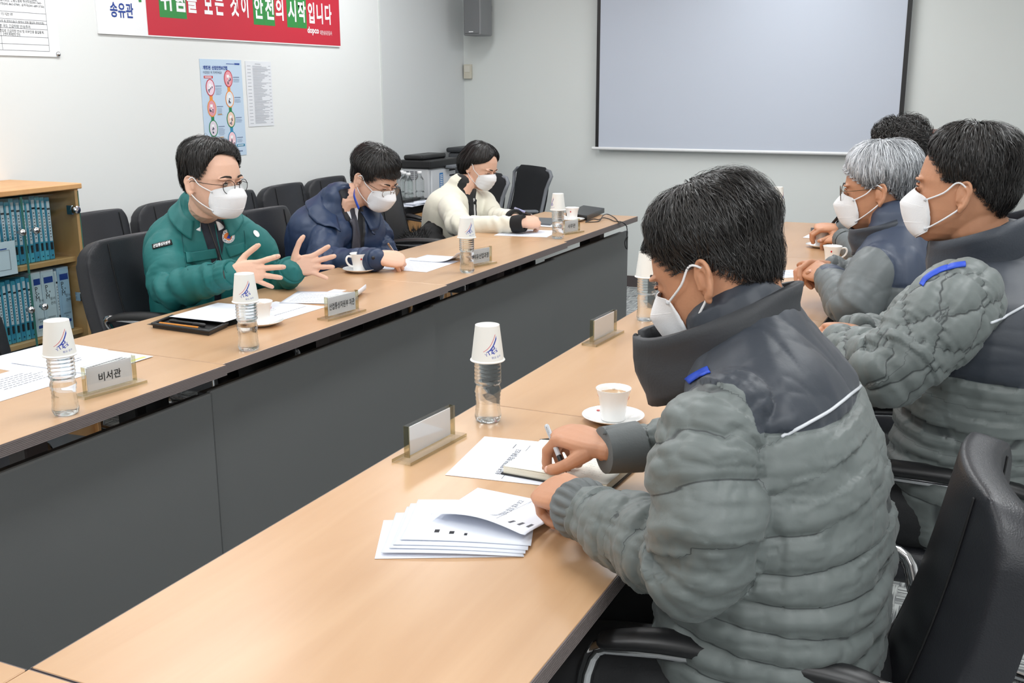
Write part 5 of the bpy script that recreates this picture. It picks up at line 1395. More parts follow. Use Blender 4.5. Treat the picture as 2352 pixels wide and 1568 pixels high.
def mask(fr, root, kind='kf', nm='mask', w=1.0, drop=0.0):
    nu, nv = 25, 17
    # centre line from the bridge of the nose to under the chin, and the side seam on the cheek
    if kind == 'kf':
        C_ = catmull([(0.101, -0.004), (0.114, -0.016), (0.128, -0.033), (0.128, -0.048), (0.119, -0.074), (0.106, -0.096), (0.088, -0.110)], 8)
        Sd = catmull([(0.056, -0.020), (0.050, -0.030), (0.046, -0.042), (0.045, -0.054), (0.047, -0.066), (0.051, -0.078), (0.056, -0.088)], 8)
        flat = 1.0
    else:
        C_ = catmull([(0.100, -0.002), (0.116, -0.016), (0.122, -0.032), (0.119, -0.052), (0.113, -0.072), (0.104, -0.092), (0.094, -0.104)], 8)
        Sd = catmull([(0.050, -0.024), (0.046, -0.034), (0.043, -0.044), (0.042, -0.055), (0.043, -0.066), (0.046, -0.076), (0.050, -0.084)], 8)
        flat = 1.1
    ci = np.linspace(0, len(C_)-1, nv); G = np.zeros((nu, nv, 3))
    bv = head_bvh()
    for i in range(nu):
        u = -1+2*i/(nu-1)
        for j in range(nv):
            c = C_[int(round(ci[j]))]; s_ = Sd[int(round(ci[j]))]; v = j/(nv-1)
            k = abs(u)
            ang = k*pi/2
            y = s_[0]+(c[0]-s_[0])*max(0, cos(ang))**flat
            z = c[1]+(s_[1]-c[1])*k**1.6+drop
            x = np.sign(u)*0.0640*w*sin(ang)**(0.95)*(1-0.10*v*k)
            p = np.array([x, y, z])
            if kind == 'kf': p[1] += 0.0012*(abs(v-0.36) < 0.04)-0.002*(abs(v-0.28) < 0.03)*0
            d = p-HC; r = np.linalg.norm(d); h = bv.ray_cast(Vector(HC), Vector(d/r))
            if h[0] is not None and r < h[3]+0.0065: p = HC+d/r*(h[3]+0.0065)
            G[i, j] = p
    if kind != 'kf':
        for j in range(nv):
            v = j/(nv-1); G[:, j, 1] += 0.0016*(((v*5) % 1) > 0.5)*1.0
    o = wobj(nm, tf(fr, thick_grid(G, 0.0014)), M_MASK, root, smooth=True)
    # welded edge seams and the two fold lines
    sm = []
    if kind == 'kf':
        for j in (5, 11):
            sm.append(tube([G[i, j]+norm(G[i, j]-HC)*0.0006 for i in range(2, nu-2)], 0.0007, 5))
    sm.append(tube([G[i, 0]+norm(G[i, 0]-HC)*0.0004 for i in range(nu)], 0.0011, 5))
    sm.append(tube([G[i, nv-1] for i in range(nu)], 0.0011, 5))
    wobj('mask_seam', tf(fr, join(sm)), M_LOOP, o, smooth=True)['kind'] = 'stuff'
    for s in (-1, 1):
        i = nu-2 if s > 0 else 1
        top, bot = G[i, 1], G[i, nv-3]
        er = np.array([s*0.0845, -0.011, 0.014]); eb = np.array([s*0.0845, -0.016, -0.026]); em = np.array([s*0.083, -0.024, -0.004])
        wobj('ear_loop', tf(fr, tube([top, (top+er)/2+np.array([s*0.0055, 0, 0]), np.array([s*0.0840, 0.004, 0.017]), er, em, eb, (bot+eb)/2+np.array([s*0.008, -0.002, -0.002]), bot], [(0.0013, 0.0020)]*8, 6, side=(0, 0, 1) if False else None, per=4)), M_LOOP, root, smooth=True)
        wobj('loop_weld', tf(fr, join([ell(G[i, 1]+np.array([s*0.001, 0.001, 0]), (0.0035, 0.0035, 0.0035), n=10, m=6), ell(G[i, nv-3]+np.array([s*0.001, 0.001, 0]), (0.0035, 0.0035, 0.0035), n=10, m=6)])), mat('weld_grey', (205, 207, 211), 0.6), o, smooth=True)['kind'] = 'stuff'
def glasses(fr, root, m, rx=0.0215, ry=0.019, tilt=0.0, r=0.0009, y=0.104, z=-0.004, sq=2.0):
    for s in (-1, 1):
        c = np.array([s*0.0325, y-0.003, z]); P = []
        for k in range(25):
            a = 2*pi*k/24; P.append(c+np.array([rx*np.sign(cos(a))*abs(cos(a))**(2/sq), -0.10*abs(rx*cos(a)+0)*0-0.004*(s*cos(a)), ry*np.sign(sin(a))*abs(sin(a))**(2/sq)]))
        rm = wobj('rim', tf(fr, tube(P, r*1.25, 6)), m, root, smooth=True)
        V = np.array(P[:-1]+[c]); n = len(P)-1; wobj('lens', tf(fr, (V, [[k, (k+1) % n, n] for k in range(n)])), M_LENS, rm)
        wobj('temple', tf(fr, tube([c+np.array([s*rx, -0.003, ry*0.35]), np.array([s*0.070, 0.070, z+0.008]), np.array([s*0.0815, 0.02, z+0.011]), np.array([s*0.083, -0.008, z+0.012]), np.array([s*0.082, -0.022, z-0.008])], r*1.15, 6, per=3)), m, root, smooth=True)
    wobj('bridge', tf(fr, tube([(-0.0115, y-0.001, z+0.004), (0, y+0.003, z+0.008), (0.0115, y-0.001, z+0.004)], r, 6, per=4)), m, root, smooth=True)
def eyes(fr, root, look=(0, 1, -0.1), opening=0.35, brow=(30, 26, 24), browk=1.0, m_skin=None, lids=True, browz=0.0):
    parts = []
    lk = norm(look)
    for s in (-1, 1):
        c = np.array([s*0.0315, 0.0790, 0.001]); R_ = 0.0122
        # almond opening seen through the lids: white sliver and iris set in it
        V, F = [], []
        hw, hh = 0.0130, 0.0050*opening/0.35
        def onb(x, z, e=0.0):
            r = R_+0.0006+e; xx, zz = x, z
            return c+np.array([xx, sqrt(max(1e-8, r*r-xx*xx-zz*zz*0.6))*1.0, zz])+np.array([0, 0.0016, 0])
        n = 16; up_ = [onb(-hw*0.85+2*hw*0.85*k/n, hh*sin(pi*k/n)*0.9) for k in range(n+1)]; dn_ = [onb(-hw*0.85+2*hw*0.85*k/n, -hh*0.55*sin(pi*k/n)) for k in range(n+1)]
        V = np.array(up_+dn_); F = [[k, n+1+k, n+2+k, k+1] for k in range(n)]
        ey = wobj('eye', tf(fr, (V, F)), M_EYEW, root, smooth=True)
        ix = np.clip(lk[0]*0.012, -0.006, 0.006); iz = lk[2]*0.006
        I = []
        for k in range(16):
            a = 2*pi*k/16; x = ix+0.0052*cos(a); z = iz+0.0052*sin(a); lim_u = hh*0.9*sin(pi*np.clip((x+hw*0.85)/(1.7*hw), 0, 1)); lim_d = -hh*0.55*sin(pi*np.clip((x+hw*0.85)/(1.7*hw), 0, 1))
            I.append(onb(x, min(max(z, lim_d), lim_u), 0.0004))
        wobj('iris', tf(fr, (np.array(I), [list(range(16))])), M_IRIS, ey)
        wobj('lash_line', tf(fr, tube([p+np.array([0, 0.0007, 0.0003]) for p in up_], [0.0005]+[0.0011]*(n-1)+[0.0006], 6)), M_IRIS, ey, smooth=True)
        # crease of the upper lid
        lidp = [onb(-hw*0.9+1.8*hw*k/8, hh*0.9*sin(pi*k/8)+0.0030) for k in range(9)]
        if m_skin: wobj('eyelid', tf(fr, tube(lidp, [0.0007]+[0.0020]*7+[0.0008], 8)), m_skin, root, smooth=True)
        # brow of fine hairs
        B = []; r_ = np.random.RandomState(5)
        for k in range(130):
            t = r_.rand(); x = s*(0.014+0.036*t); z = 0.0175+browz+0.0055*sin(pi*min(1, t*0.8+0.1))+r_.uniform(-0.0028, 0.0028)*(1-0.6*t)
            d = norm((x, 0.085, z-0.0)); p = np.array([x, 0.0, z])
            hh_ = head_bvh().ray_cast(Vector((x*0.6, 0.0, z)), Vector(norm((x*0.4, 0.10, 0.0)))); p = np.array(hh_[0][:]) if hh_[0] is not None else np.array([x, 0.09, z]); p[1] += 0.0045; 
            e = np.array([s*0.0065, -0.002*t, 0.0016*(1-2*t)]); B.append(tube([p, p+e*0.6, p+e], [0.0008*browk, 0.0010*browk, 0.0003], 4, cap=False))
        wobj('eyebrow', tf(fr, join(B)), mat('brow_%d' % brow[0], brow, 0.7), root)['kind'] = 'stuff'

# ---- hands. local frame: +x to the thumb side (right hand: mirrored), +y to the fingertips, +z back of the hand
def hand_parts(curl, spread=(8, 2, -3, -9), thumb=((0.8, 0.5, -0.3), (0.5, 0.85, -0.25), (0.3, 0.95, -0.2)), side=1, s=1.0):
    """curl: four (mcp, pip, dip) bends in degrees, index first"""
    P, nails, tips = [], [], []
    P.append(tube([(0.0, -0.018, 0.0), (0.0, -0.006, 0.0), (0.003, 0.018, 0.0), (0.002, 0.050, 0.001), (0.001, 0.078, 0.0005), (0, 0.092, 0)], [(0.0235, 0.0175), (0.0255, 0.0175), (0.034, 0.0180), (0.0405, 0.0150), (0.0405, 0.0120), (0.036, 0.0095)], 16, side=(1, 0, 0), per=3, ex=2.4))
    bx_ = (0.0305, 0.0105, -0.0100, -0.0285); by_ = (0.086, 0.091, 0.087, 0.078)
    LL = ((0.041, 0.024, 0.019), (0.045, 0.028, 0.020), (0.041, 0.026, 0.020), (0.033, 0.020, 0.017)); RR = (0.0106, 0.0108, 0.0102, 0.0090)
    for i in range(4):
        p = np.array([bx_[i], by_[i]-0.010, 0.0]); sp = radians(spread[i]); th = 0; pts = [p-np.array([0, 0.018, 0]), p.copy()]; rad = [RR[i]*1.0, RR[i]*1.15]; 
        q = p+np.array([0, 0.006, 0.0])
        for j in range(3):
            th += radians(curl[i][j]); d = np.array([sin(sp)*cos(th), cos(sp)*cos(th), -sin(th)]); q0 = q.copy(); q = q+d*LL[i][j]
            if j == 0: pts.append(q0+d*0.004); rad.append(RR[i]*1.12)
            pts.append((q0+q)/2); rad.append(RR[i]*(0.98-0.06*j)); pts.append(q.copy()-d*(0.004 if j == 2 else 0)); rad.append(RR[i]*((1.02, 0.95, 0.78)[j]))
        nb_ = norm(np.array([d[1]*0, 0, 0])+np.cross(np.array([cos(sp), -sin(sp), 0]), d)); 
        if True:
            bk_ = np.cross(np.array([cos(sp), -sin(sp), 0]), d)
            nails.append((q-d*0.008+bk_*RR[i]*0.80, d, bk_, RR[i]))
        P.append(tube(pts, rad, 12)); tips.append(q)
    t0 = np.array([0.024, 0.014, -0.006]); L3 = (0.042, 0.034, 0.027); pts = [t0*0.6, t0]; rad = [0.012, 0.0155]; q = t0
    for j in range(3):
        d = norm(thumb[j]); q0 = q; q = q+d*L3[j]; pts += [(q0+q)/2, q.copy()]; rad += [(0.0145, 0.0108, 0.0105)[j], (0.0115, 0.0108, 0.0078)[j]]
    P.append(tube(pts, rad, 12, per=1)); tips.append(q)
    P.append(ell(t0+norm(thumb[0])*0.018+np.array([-0.006, 0.004, 0.002]), (0.014, 0.022, 0.013)))
    bk_ = norm(np.cross(np.cross(norm(thumb[1]), norm(thumb[2])+1e-3), norm(thumb[2])))
    bk_ = norm(np.array([0.75, -0.35, 0.55])-np.dot(np.array([0.75, -0.35, 0.55]), d)*d); nails.append((q-d*0.008+bk_*0.0080, d, bk_, 0.0095))
    out = []
    for V, F in P:
        V = np.array(V)*s; V[:, 0] *= side; out.append((V, F if side > 0 else [f[::-1] for f in F]))
    nl = []
    for c, d, b, r in nails:
        x = np.cross(d, b); R_ = np.stack([x, d, b], 1); V, F = ell((0, 0, 0), (r*0.66, 0.0062, 0.0016), n=12, m=6); V = (V @ R_.T+c)*s; V[:, 0] *= side; nl.append((V, F if side > 0 else [f[::-1] for f in F]))
    tips = [np.array(t)*s*np.array([side, 1, 1]) for t in tips]
    return out, nl, tips
def hframe(wrist, fdir, back):
    """fdir: wrist to fingertips, back: normal of the back of the hand"""
    f = norm(fdir); b = norm(np.asarray(back, float)-np.dot(back, f)*f); r = np.cross(f, b); return np.array(wrist, float), np.stack([r, f, b], 1)

def body(root, head_fr, neck, hands, core, m_skin, vox=0.0026, hvox=0.0019, sm=3, nose=1.0):
    """one body mesh: head with neck, both hands, and the trunk and limbs under the clothes"""
    parts = [tf(head_fr, p) for p in face_parts(nose)]
    parts.append(tube([tfp(head_fr, (0, -0.022, -0.015)), tfp(head_fr, (0, -0.024, -0.075))]+[np.array(n) for n in neck], [(0.058, 0.060), (0.057, 0.060)]+[(0.060, 0.062)]*(len(neck)-1)+[(0.085, 0.07)], 18, side=head_fr[1][:, 0]/np.linalg.norm(head_fr[1][:, 0]), per=2))
    V, F = remesh(parts, vox, sm); F = F.tolist() if isinstance(F, np.ndarray) else F
    loc = (V-head_fr[0]) @ np.linalg.inv(head_fr[1]).T
    # eye hollows and philtrum, modelled in
    disp = np.zeros(len(V))
    for s in (-1, 1):
        d2 = ((loc[:, 0]-s*0.016)/0.008)**2+((loc[:, 1]-0.089)/0.02)**2+((loc[:, 2]-0.003)/0.009)**2; disp += 0.0045*np.exp(-d2)
        d2 = ((loc[:, 0]-s*0.050)/0.010)**2+((loc[:, 1]-0.070)/0.02)**2+((loc[:, 2]-0.008)/0.012)**2; disp += 0.0025*np.exp(-d2)
        d2 = ((loc[:, 0]-s*0.0315)/0.014)**2+((loc[:, 1]-0.092)/0.02)**2+((loc[:, 2]-0.0115)/0.003)**2; disp += 0.0022*np.exp(-d2)
    Nv = vnormals(V, np.array(F)); V = V-Nv*disp[:, None]
    allp = [(V, F)]; midx = [0]*len(F)
    for hf, hp, nl in hands:
        V2, F2 = remesh([tf(hf, p) for p in hp], hvox, 2); F2 = F2.tolist() if isinstance(F2, np.ndarray) else F2
        allp.append((V2, F2)); midx += [0]*len(F2)
        Vn, Fn = join([tf(hf, p) for p in nl]); allp.append((Vn, Fn)); midx += [1]*len(Fn)
    Vc, Fc = remesh(core, 0.016, 1); Fc = Fc.tolist() if isinstance(Fc, np.ndarray) else Fc
    allp.append((Vc, Fc)); midx += [0]*len(Fc)
    V, F = join(allp)
    return mesh_obj('body', inv_to(root, V), F, [m_skin, M_NAIL], root, smooth=True, midx=midx)

class Chain:
    def __init__(s, P, R, side, per=4, ex=2.0):
        s.P0, s.R0, s.side0, s.ex = np.array(P, float), np.array(R, float), side, ex
        if s.R0.ndim == 1: s.R0 = np.stack([s.R0, s.R0], 1)
        s.P = catmull(s.P0, per); s.R = np.clip(catmull(s.R0, per), 0.005, None)
        if np.ndim(side) == 2: S = catmull(np.array(side, float), per)
        else: S = side
        s.T, s.S, s.N = frames(s.P, S); seg = np.linalg.norm(np.diff(s.P, axis=0), axis=1); s.s = np.concatenate([[0], np.cumsum(seg)])
        s.L = s.s[-1]
    def geo(s, n=22, rcap=True): return tube(s.P, s.R, n, side=s.S, ex=s.ex, rcap=rcap)
    def coords(s, V):
        """for each vertex: distance along, angle, normalised radius"""
        best = np.full(len(V), 1e9); S_ = np.zeros(len(V)); A = np.zeros(len(V)); Rn = np.zeros(len(V)); Rm = np.zeros(len(V))
        for i in range(len(s.P)-1):
            a, b = s.P[i], s.P[i+1]; d = b-a; L = d@d; t = np.clip(((V-a)@d)/L, 0, 1); q = V-(a+t[:, None]*d)
            Si = s.S[i]*(1-t[:, None])+s.S[i+1]*t[:, None]; Ni = s.N[i]*(1-t[:, None])+s.N[i+1]*t[:, None]; R_ = s.R[i]*(1-t[:, None])+s.R[i+1]*t[:, None]
            x = (q*Si).sum(1); y = (q*Ni).sum(1); ax = (q@(d/sqrt(L)))
            rn = np.sqrt((x/R_[:, 0])**2+(y/R_[:, 1])**2+(ax/R_.mean(1))**2)
            mk = rn < best; best[mk] = rn[mk]; S_[mk] = (s.s[i]+t*sqrt(L))[mk]; A[mk] = np.arctan2(y/R_[:, 1], x/R_[:, 0])[mk]; Rm[mk] = R_.mean(1)[mk]
        return S_, A, best, Rm
def garment(root, name, chains, extra, m, vox=0.006, sm=4, disp=None, attrs=None, arms=(), torso=0, bands=None):
    """voxel-joined cloth over chains; disp(V, N, info) -> displacement in metres; attrs(V, info) -> dict"""
    V, F = remesh([c.geo() for c in chains]+list(extra), vox, sm)
    info = [c.coords(V) for c in chains]
    own = np.argmin(np.stack([i[2] for i in info]), 0)
    N = vnormals(V, F)
    at = attrs(V, info, own) if attrs else None
    if disp is not None: V = V+N*disp(V, N, info, own)[:, None]
    return mesh_obj(name, inv_to(root, V), F, m, root, smooth=True, attrs=at), (V, F)
def wrinkle(V, amp=0.004, freq=14, aniso=(1, 1, 1), seed=0):
    n1 = vnoise(V*np.array(aniso)*freq, seed); n2 = vnoise(V*np.array(aniso)*freq*2.1, seed+1)
    return amp*((np.abs(n1)**0.6*2.0-1)*0.7+(np.abs(n2)**0.6*2.0-1)*0.3)
def folds(s, a, centre, spread, amp, n=7, ph=0.0, noise=None):
    """compression folds round a bent limb"""
    k = np.exp(-((s-centre)/spread)**2); w = s*2*pi/(spread*2.4/n*2)+1.4*np.sin(a+ph)+0.9*np.sin(2*a+1.3)
    if noise is not None: w = w+1.6*noise
    return amp*k*np.sin(w)
def on_surface(bv, o, d, off=0.002):
    h = bv.ray_cast(Vector(o), Vector(norm(d)))
    return np.array(h[0][:])+np.array(h[1][:])*off if h[0] is not None else None
def flap(pts_grid, t): return thick_grid(np.array(pts_grid), t)
def bvh(VF):
    V, F = VF; return BVHTree.FromPolygons([Vector(v) for v in V], [list(map(int, f)) for f in F])
# ================================================================== THE NEAREST MAN (grey quilted jacket, navy yoke), right foreground
SKIN_D = skin_mat('skin_tan', (196, 142, 110))
SKIN_L = skin_mat('skin_light', (226, 182, 158))
M_TROUS = mat('black_trousers', (24, 25, 28), 0.75, bump=0.2, bscale=300)
M_HAIR = hair_mat('black_hair', (13, 12, 13), (52, 48, 46), 0.4)
GREY, YOKE, BLUE = (104, 111, 110), (46, 52, 62), (30, 72, 190)
M_QUILT = zone_mat('quilted_grey', [GREY, YOKE], ['yoke'], rough=0.5, bump=0.1, sheen=0.1, seams=('sa',), thr=0.06)
M_YOKE = mat('navy_yoke', YOKE, 0.5, bump=0.2, bscale=250, sheen=0.1)
M_COLLAR = mat('charcoal_collar', (48, 50, 54), 0.6, bump=0.2, bscale=250)
M_PIPE = mat('reflective_piping', (205, 208, 214), 0.4)
M_BLUE = mat('blue_shoulder_stripe', BLUE, 0.55)
M_GREYC = mat('grey_cuff', (98, 103, 104), 0.6, bump=0.25, bscale=250)

def head_at_ear(ear_px, d, fwd, up, s=1.0, side=-1):
    """head frame whose visible ear falls on a spot of the room"""
    fr = frame((0, 0, 0), fwd, up, s); e = fr[1] @ np.array([side*0.080, -0.012, -0.006])
    return (D(ear_px[0], ear_px[1], d)-e, fr[1])
def quilt_rows(s, a, R_, sp, amp, wob=None, tuft=None):
    u = s/sp+(wob if wob is not None else 0); g = np.abs(np.sin(pi*u)); h = g**0.62
    if tuft: 
        b = a*R_/tuft+0.5*np.floor(u); g2 = np.abs(np.sin(pi*b)); h = h*(0.80+0.20*g2**0.4)
    return amp*(h-0.6)
def quilt_diamond(s, a, R_, sp, amp):
    x, y = s/sp, a*R_/sp; g = np.minimum(np.abs(np.sin(pi*(x+y)*0.7)), np.abs(np.sin(pi*(x-y)*0.7))); return amp*(g**0.5-0.55)

def seated_legs(root, hip, face, width, m, knee=0.47, wide=0.20, foot=True, lap=0.0):
    """trousers from the hips over the seat to the floor; face = unit direction the sitter faces"""
    f = norm(face); l = np.array([-f[1], f[0], 0.0]); P = []
    for s in (-1, 1):
        h = hip+l*s*wide*0.42; k = hip+f*knee+l*s*wide*0.75; k[2] = 0.55; a = k+f*0.02; a[2] = 0.10
        P.append(tube([h, (h+k)/2+[0, 0, 0.01], k, k+f*0.03-[0, 0, 0.12], (k+a)/2-[0, 0, 0.04], a], [(0.098, 0.088), (0.088, 0.080), (0.068, 0.066), (0.062, 0.062), (0.056, 0.058), (0.052, 0.055)], 14, per=2))
    P.append(ell(hip, (0.17, 0.19, 0.11)))
    o, _ = garment(root, 'trousers', [], P, m, vox=0.012, sm=3) if False else (None, None)
    V, F = remesh(P, 0.012, 3); V = V+vnormals(V, F)*wrinkle(V, 0.003, 16, seed=9)[:, None]
    mesh_obj('trousers', inv_to(root, V), F, m, root, smooth=True)
    for s in (-1, 1):
        k = hip+f*knee+l*s*wide*0.75; a = np.array([k[0], k[1], 0.0])+f*0.02
        wobj('shoe', remesh([tube([a-f*0.07+[0, 0, 0.050], a+[0, 0, 0.060], a+f*0.09+[0, 0, 0.042], a+f*0.17+[0, 0, 0.034]], [(0.036, 0.042), (0.042, 0.050), (0.043, 0.034), (0.036, 0.024)], 14, side=l)], 0.007, 3), mat('black_shoe', (20, 20, 22), 0.35), root, smooth=True)

def hit(bv, px, py, off=0.002):
    """the spot of a garment that the photograph shows at a pixel"""
    h = bv.ray_cast(Vector(CAM), Vector(norm(ray(px, py))))
    return np.array(h[0][:])+np.array(h[1][:])*off*(1 if np.dot(h[1][:], ray(px, py)) < 0 else -1) if h[0] is not None else None
def surf_stripe(root, bv, px, wid, m, name='shoulder_stripe', off=0.002, th=0.002):
    P = catmull(np.array(px, float), 6); Tn = np.gradient(P, axis=0); Tn /= np.linalg.norm(Tn, axis=1)[:, None]; G = []
    for p, t in zip(P, Tn):
        n_ = np.array([-t[1], t[0]]); row = [hit(bv, *(p+n_*w_), off) for w_ in (-wid[0], -wid[0]/3, wid[1]/3, wid[1])]
        if all(r is not None for r in row): G.append(row)
    if len(G) > 2: return wobj(name, thick_grid(np.array(G), th), m, root, smooth=True)
def near_man():
    root = empty('person', (-0.25, 1.52, 0), 0, 'nearest man in a grey quilted jacket with navy shoulders, head bent over a notebook', 'person')
    hf = head_at_ear((1617, 640), 1.535, (-0.87, 0.15, -0.38), (-0.36, 0.04, 1.0), 1.0)
    hc = hf[0]; c0 = np.array
    neckb = c0([-0.315, 1.56, 1.055])
    tors = Chain([(-0.270, 1.52, 0.50), (-0.268, 1.52, 0.62), (-0.262, 1.525, 0.76), (-0.275, 1.53, 0.88), (-0.292, 1.54, 0.97), (-0.318, 1.55, 1.040), (-0.345, 1.555, 1.09)],
                 [(0.225, 0.170), (0.225, 0.168), (0.225, 0.165), (0.228, 0.155), (0.215, 0.130), (0.150, 0.098), (0.085, 0.080)], (0, 1, 0), 5, ex=2.4)
    shl, shr = c0([-0.325, 1.345, 0.985]), c0([-0.345, 1.745, 0.985])
    wl_, wr_ = Z(1342, 1172, 0.795), Z(1400, 1032, 0.800)
    ell_, elr = Z(1590, 1300, 0.800), c0([-0.42, 1.86, 0.80])
    armL = Chain([shl+[0.02, 0.03, 0.015], shl+[-0.005, -0.02, -0.03], (shl+ell_)/2+[0.012, -0.028, -0.01], ell_+[0.012, -0.008, 0.010], ell_*0.66+wl_*0.34+[0.004, 0, 0.0], ell_*0.3+wl_*0.7, wl_], [0.066, 0.075, 0.078, 0.071, 0.064, 0.056, 0.040], (0.3, 1, 0.2), 5)
    armR = Chain([shr+[0.02, -0.02, 0.01], shr+[-0.01, 0.01, -0.04], (shr+elr)/2, elr, (elr*0.5+wr_*0.5), wr_*0.93+elr*0.07], [0.08, 0.078, 0.070, 0.060, 0.046, 0.036], (0, 1, 0), 5)
    seg = [tors, armL, armR]
    def at(V, info, own):
        z0 = 0.994
        yoke = np.minimum(V[:, 2]-z0, 0.05)
        # armhole: sleeve is grey
        dl = info[1][2]-info[0][2]*0.98; dr = info[2][2]-info[0][2]*0.98
        yoke = np.minimum(yoke, np.where(V[:, 1] < 1.54, dl*0.08+0.004, dr*0.08+0.004))
        nz = vnoise(V*9, 3); t = info[0]; sa = np.sin(pi*(t[0]/0.043+0.28*nz+0.12*np.sin(t[1]*2))); sa = np.where(yoke > -0.004, 1.0, sa)
        for i in (1, 2):
            s, a, rn, R_ = info[i]; q = np.sin(pi*(s/0.060+0.30*nz+0.25*np.sin(a+1))); sa = np.where(own == i, q+0.10*np.sign(q)*(np.abs(s-s.max()*0.5) < 0.07), sa)
        return {'yoke': yoke, 'sa': sa}
    def disp(V, N, info, own):
        d = np.zeros(len(V)); nz = vnoise(V*9, 3)
        t = info[0]; q = quilt_rows(t[0], t[1], t[3], 0.043, 0.0120, 0.28*nz+0.12*np.sin(t[1]*2), 0.13)+wrinkle(V, 0.0045, 17, (1, 1, 2.2), 4)
        yk = at(V, info, own)['yoke']; q = np.where(yk > 0, wrinkle(V, 0.0050, 9, (1, 1.6, 0.8), 6), q)
        q -= 0.006*np.exp(-(yk/0.008)**2)*(own == 0)
        d = np.where(own == 0, q, d)
        for i in (1, 2):
            s, a, rn, R_ = info[i]
            base = quilt_rows(s, a, R_, 0.060, 0.0110, 0.30*nz+0.25*np.sin(a+1), 0.13)
            fo = folds(s, a, info[i][0].max()*0.47, 0.11, 0.0075, 7, 0.6, vnoise(V*13, 8))
            e = base*(1-0.75*np.exp(-((s-info[i][0].max()*0.5)/0.12)**2))+fo*1.35+wrinkle(V, 0.0050, 19, (1, 1, 1.6), seed=7)
            d = np.where(own == i, e, d)
        return d
    ja, VF = garment(root, 'jacket', seg, [], [M_QUILT], vox=0.0042, sm=3, disp=disp, attrs=at)
    bv = bvh(VF)
    # white piping under the yoke, round the back
    pts = [p for p in (hit(bv, *q, off=0.001) for q in catmull([(1797, 1003), (1850, 974), (1905, 943), (1950, 908), (1984, 880)], 6)) if p is not None]
    if len(pts) > 4: wobj('piping', tube(pts, 0.0026, 6), M_PIPE, root, smooth=True)
    # blue stripe over the front of the left shoulder
    surf_stripe(root, bv, [(1549, 921), (1562, 898), (1585, 874), (1612, 858), (1630, 850)], (8, 7), M_BLUE)
    # stand collar, open at the front
    G = []; cn = np.array([-0.350, 1.556, 1.088]); tilt = norm(np.array([-0.20, 0, 1]))
    for k in range(33):
        a = radians(-172+344*k/32); fx = cos(a); row = []       # a = 0 : nape (+x)
        for v in np.linspace(0, 1, 7):
            op = ss(radians(110), radians(170), abs(a)); rx, ry = 0.096+0.008*v, 0.103-0.004*v
            x = rx*fx*(1+0.10*op); y = ry*sin(a)*(1+0.15*op)
            p = cn+np.array([x, y, -0.030])+np.array([-0.022*(1-fx)*0.5, 0, -0.108*(1-fx)*0.5])+tilt*(0.096*v)*(1+0.10*op)
            p = p+np.array([x/rx, y/ry, 0])*0.004*sin(v*7+a*3)
            row.append(p)
        G.append(row)
    G = np.array(G)
    wobj('collar', thick_grid(G, 0.012), M_COLLAR, root, smooth=True)
    wobj('collar_seam', tube([p for p in G[:, 5]+np.array([0, 0, 0])], 0.0012, 5), M_PANELE, root)
    # zip at the collar's front edge
    wobj('zip', tube([G[0, j]+[0, -0.004, 0] for j in range(7)], 0.0045, 6), M_BLACK, root, smooth=True)
    # cuffs: pleated elastic at the left wrist, smooth tab at the right
    d1 = norm(wl_-ell_); V, F = [], []
    n, mrow = 96, 10; side = norm(np.cross(d1, [0, 0, 1])); upn = np.cross(side, d1)
    for j in range(mrow):
        t = j/(mrow-1)
        for k in range(n):
            a = 2*pi*k/n; r = 0.038+0.006*sin(pi*t)+0.0052*abs(sin(a*9))*(0.3+sin(pi*t))-0.002*t
            V.append(wl_-d1*0.020+d1*0.058*t+(side*cos(a)*1.05+upn*sin(a))*r)
    for j in range(mrow-1):
        for k in range(n): F.append([j*n+k, j*n+(k+1) % n, (j+1)*n+(k+1) % n, (j+1)*n+k])
    # turned-in end
    for k in range(n): 
        a = 2*pi*k/n; V.append(wl_+d1*0.030+(side*cos(a)*1.05+upn*sin(a))*0.030)
    b = (mrow-1)*n
    for k in range(n): F.append([b+k, b+(k+1) % n, b+n+(k+1) % n, b+n+k])
    wobj('cuff', (np.array(V), F), M_GREYC, root, smooth=True)
    d2 = norm(wr_-elr)
    cu = tube([wr_-d2*0.055, wr_-d2*0.02, wr_+d2*0.012, wr_+d2*0.016], [(0.053, 0.046), (0.050, 0.044), (0.047, 0.042), (0.034, 0.030)], 24, side=(0, 1, 0), rcap=False)
    wobj('cuff', cu, M_GREYC, root, smooth=True, angle=50)
    wobj('cuff_tab', thick_grid(np.array([[wr_-d2*(0.045-0.05*t)+np.array([0.0, -0.003, 0.043+0.000])+np.array([0, q, -abs(q)*0.35]) for q in (-0.02, 0.0, 0.02)] for t in (0, 0.5, 1)]), 0.003), M_GREYC, root, smooth=True)
    # hands
    fL = norm(np.array([-0.75, 0.62, -0.12])); hL = hframe(wl_+d1*0.028+[0, 0, 0.008], fL, (-0.25, -0.35, 0.9))
    pl, nl, _ = hand_parts([(48, 62, 30), (52, 64, 30), (56, 66, 30), (60, 66, 30)], (5, 1, -3, -7), ((0.55, 0.60, -0.62), (0.10, 0.85, -0.5), (-0.1, 0.95, -0.35)), side=1, s=0.98)
    fR = norm(np.array([-0.88, 0.36, 0.06])); hR = hframe(wr_+d2*0.014+[0.0, 0, 0.006], fR, (-0.10, -0.10, 1.0))
    pr_, nr, tips = hand_parts([(50, 34, 14), (60, 58, 30), (64, 66, 32), (66, 68, 34)], (6, 1, -3, -7), ((0.62, 0.62, -0.55), (0.10, 0.82, -0.55), (-0.10, 0.92, -0.4)), side=-1, s=1.0)
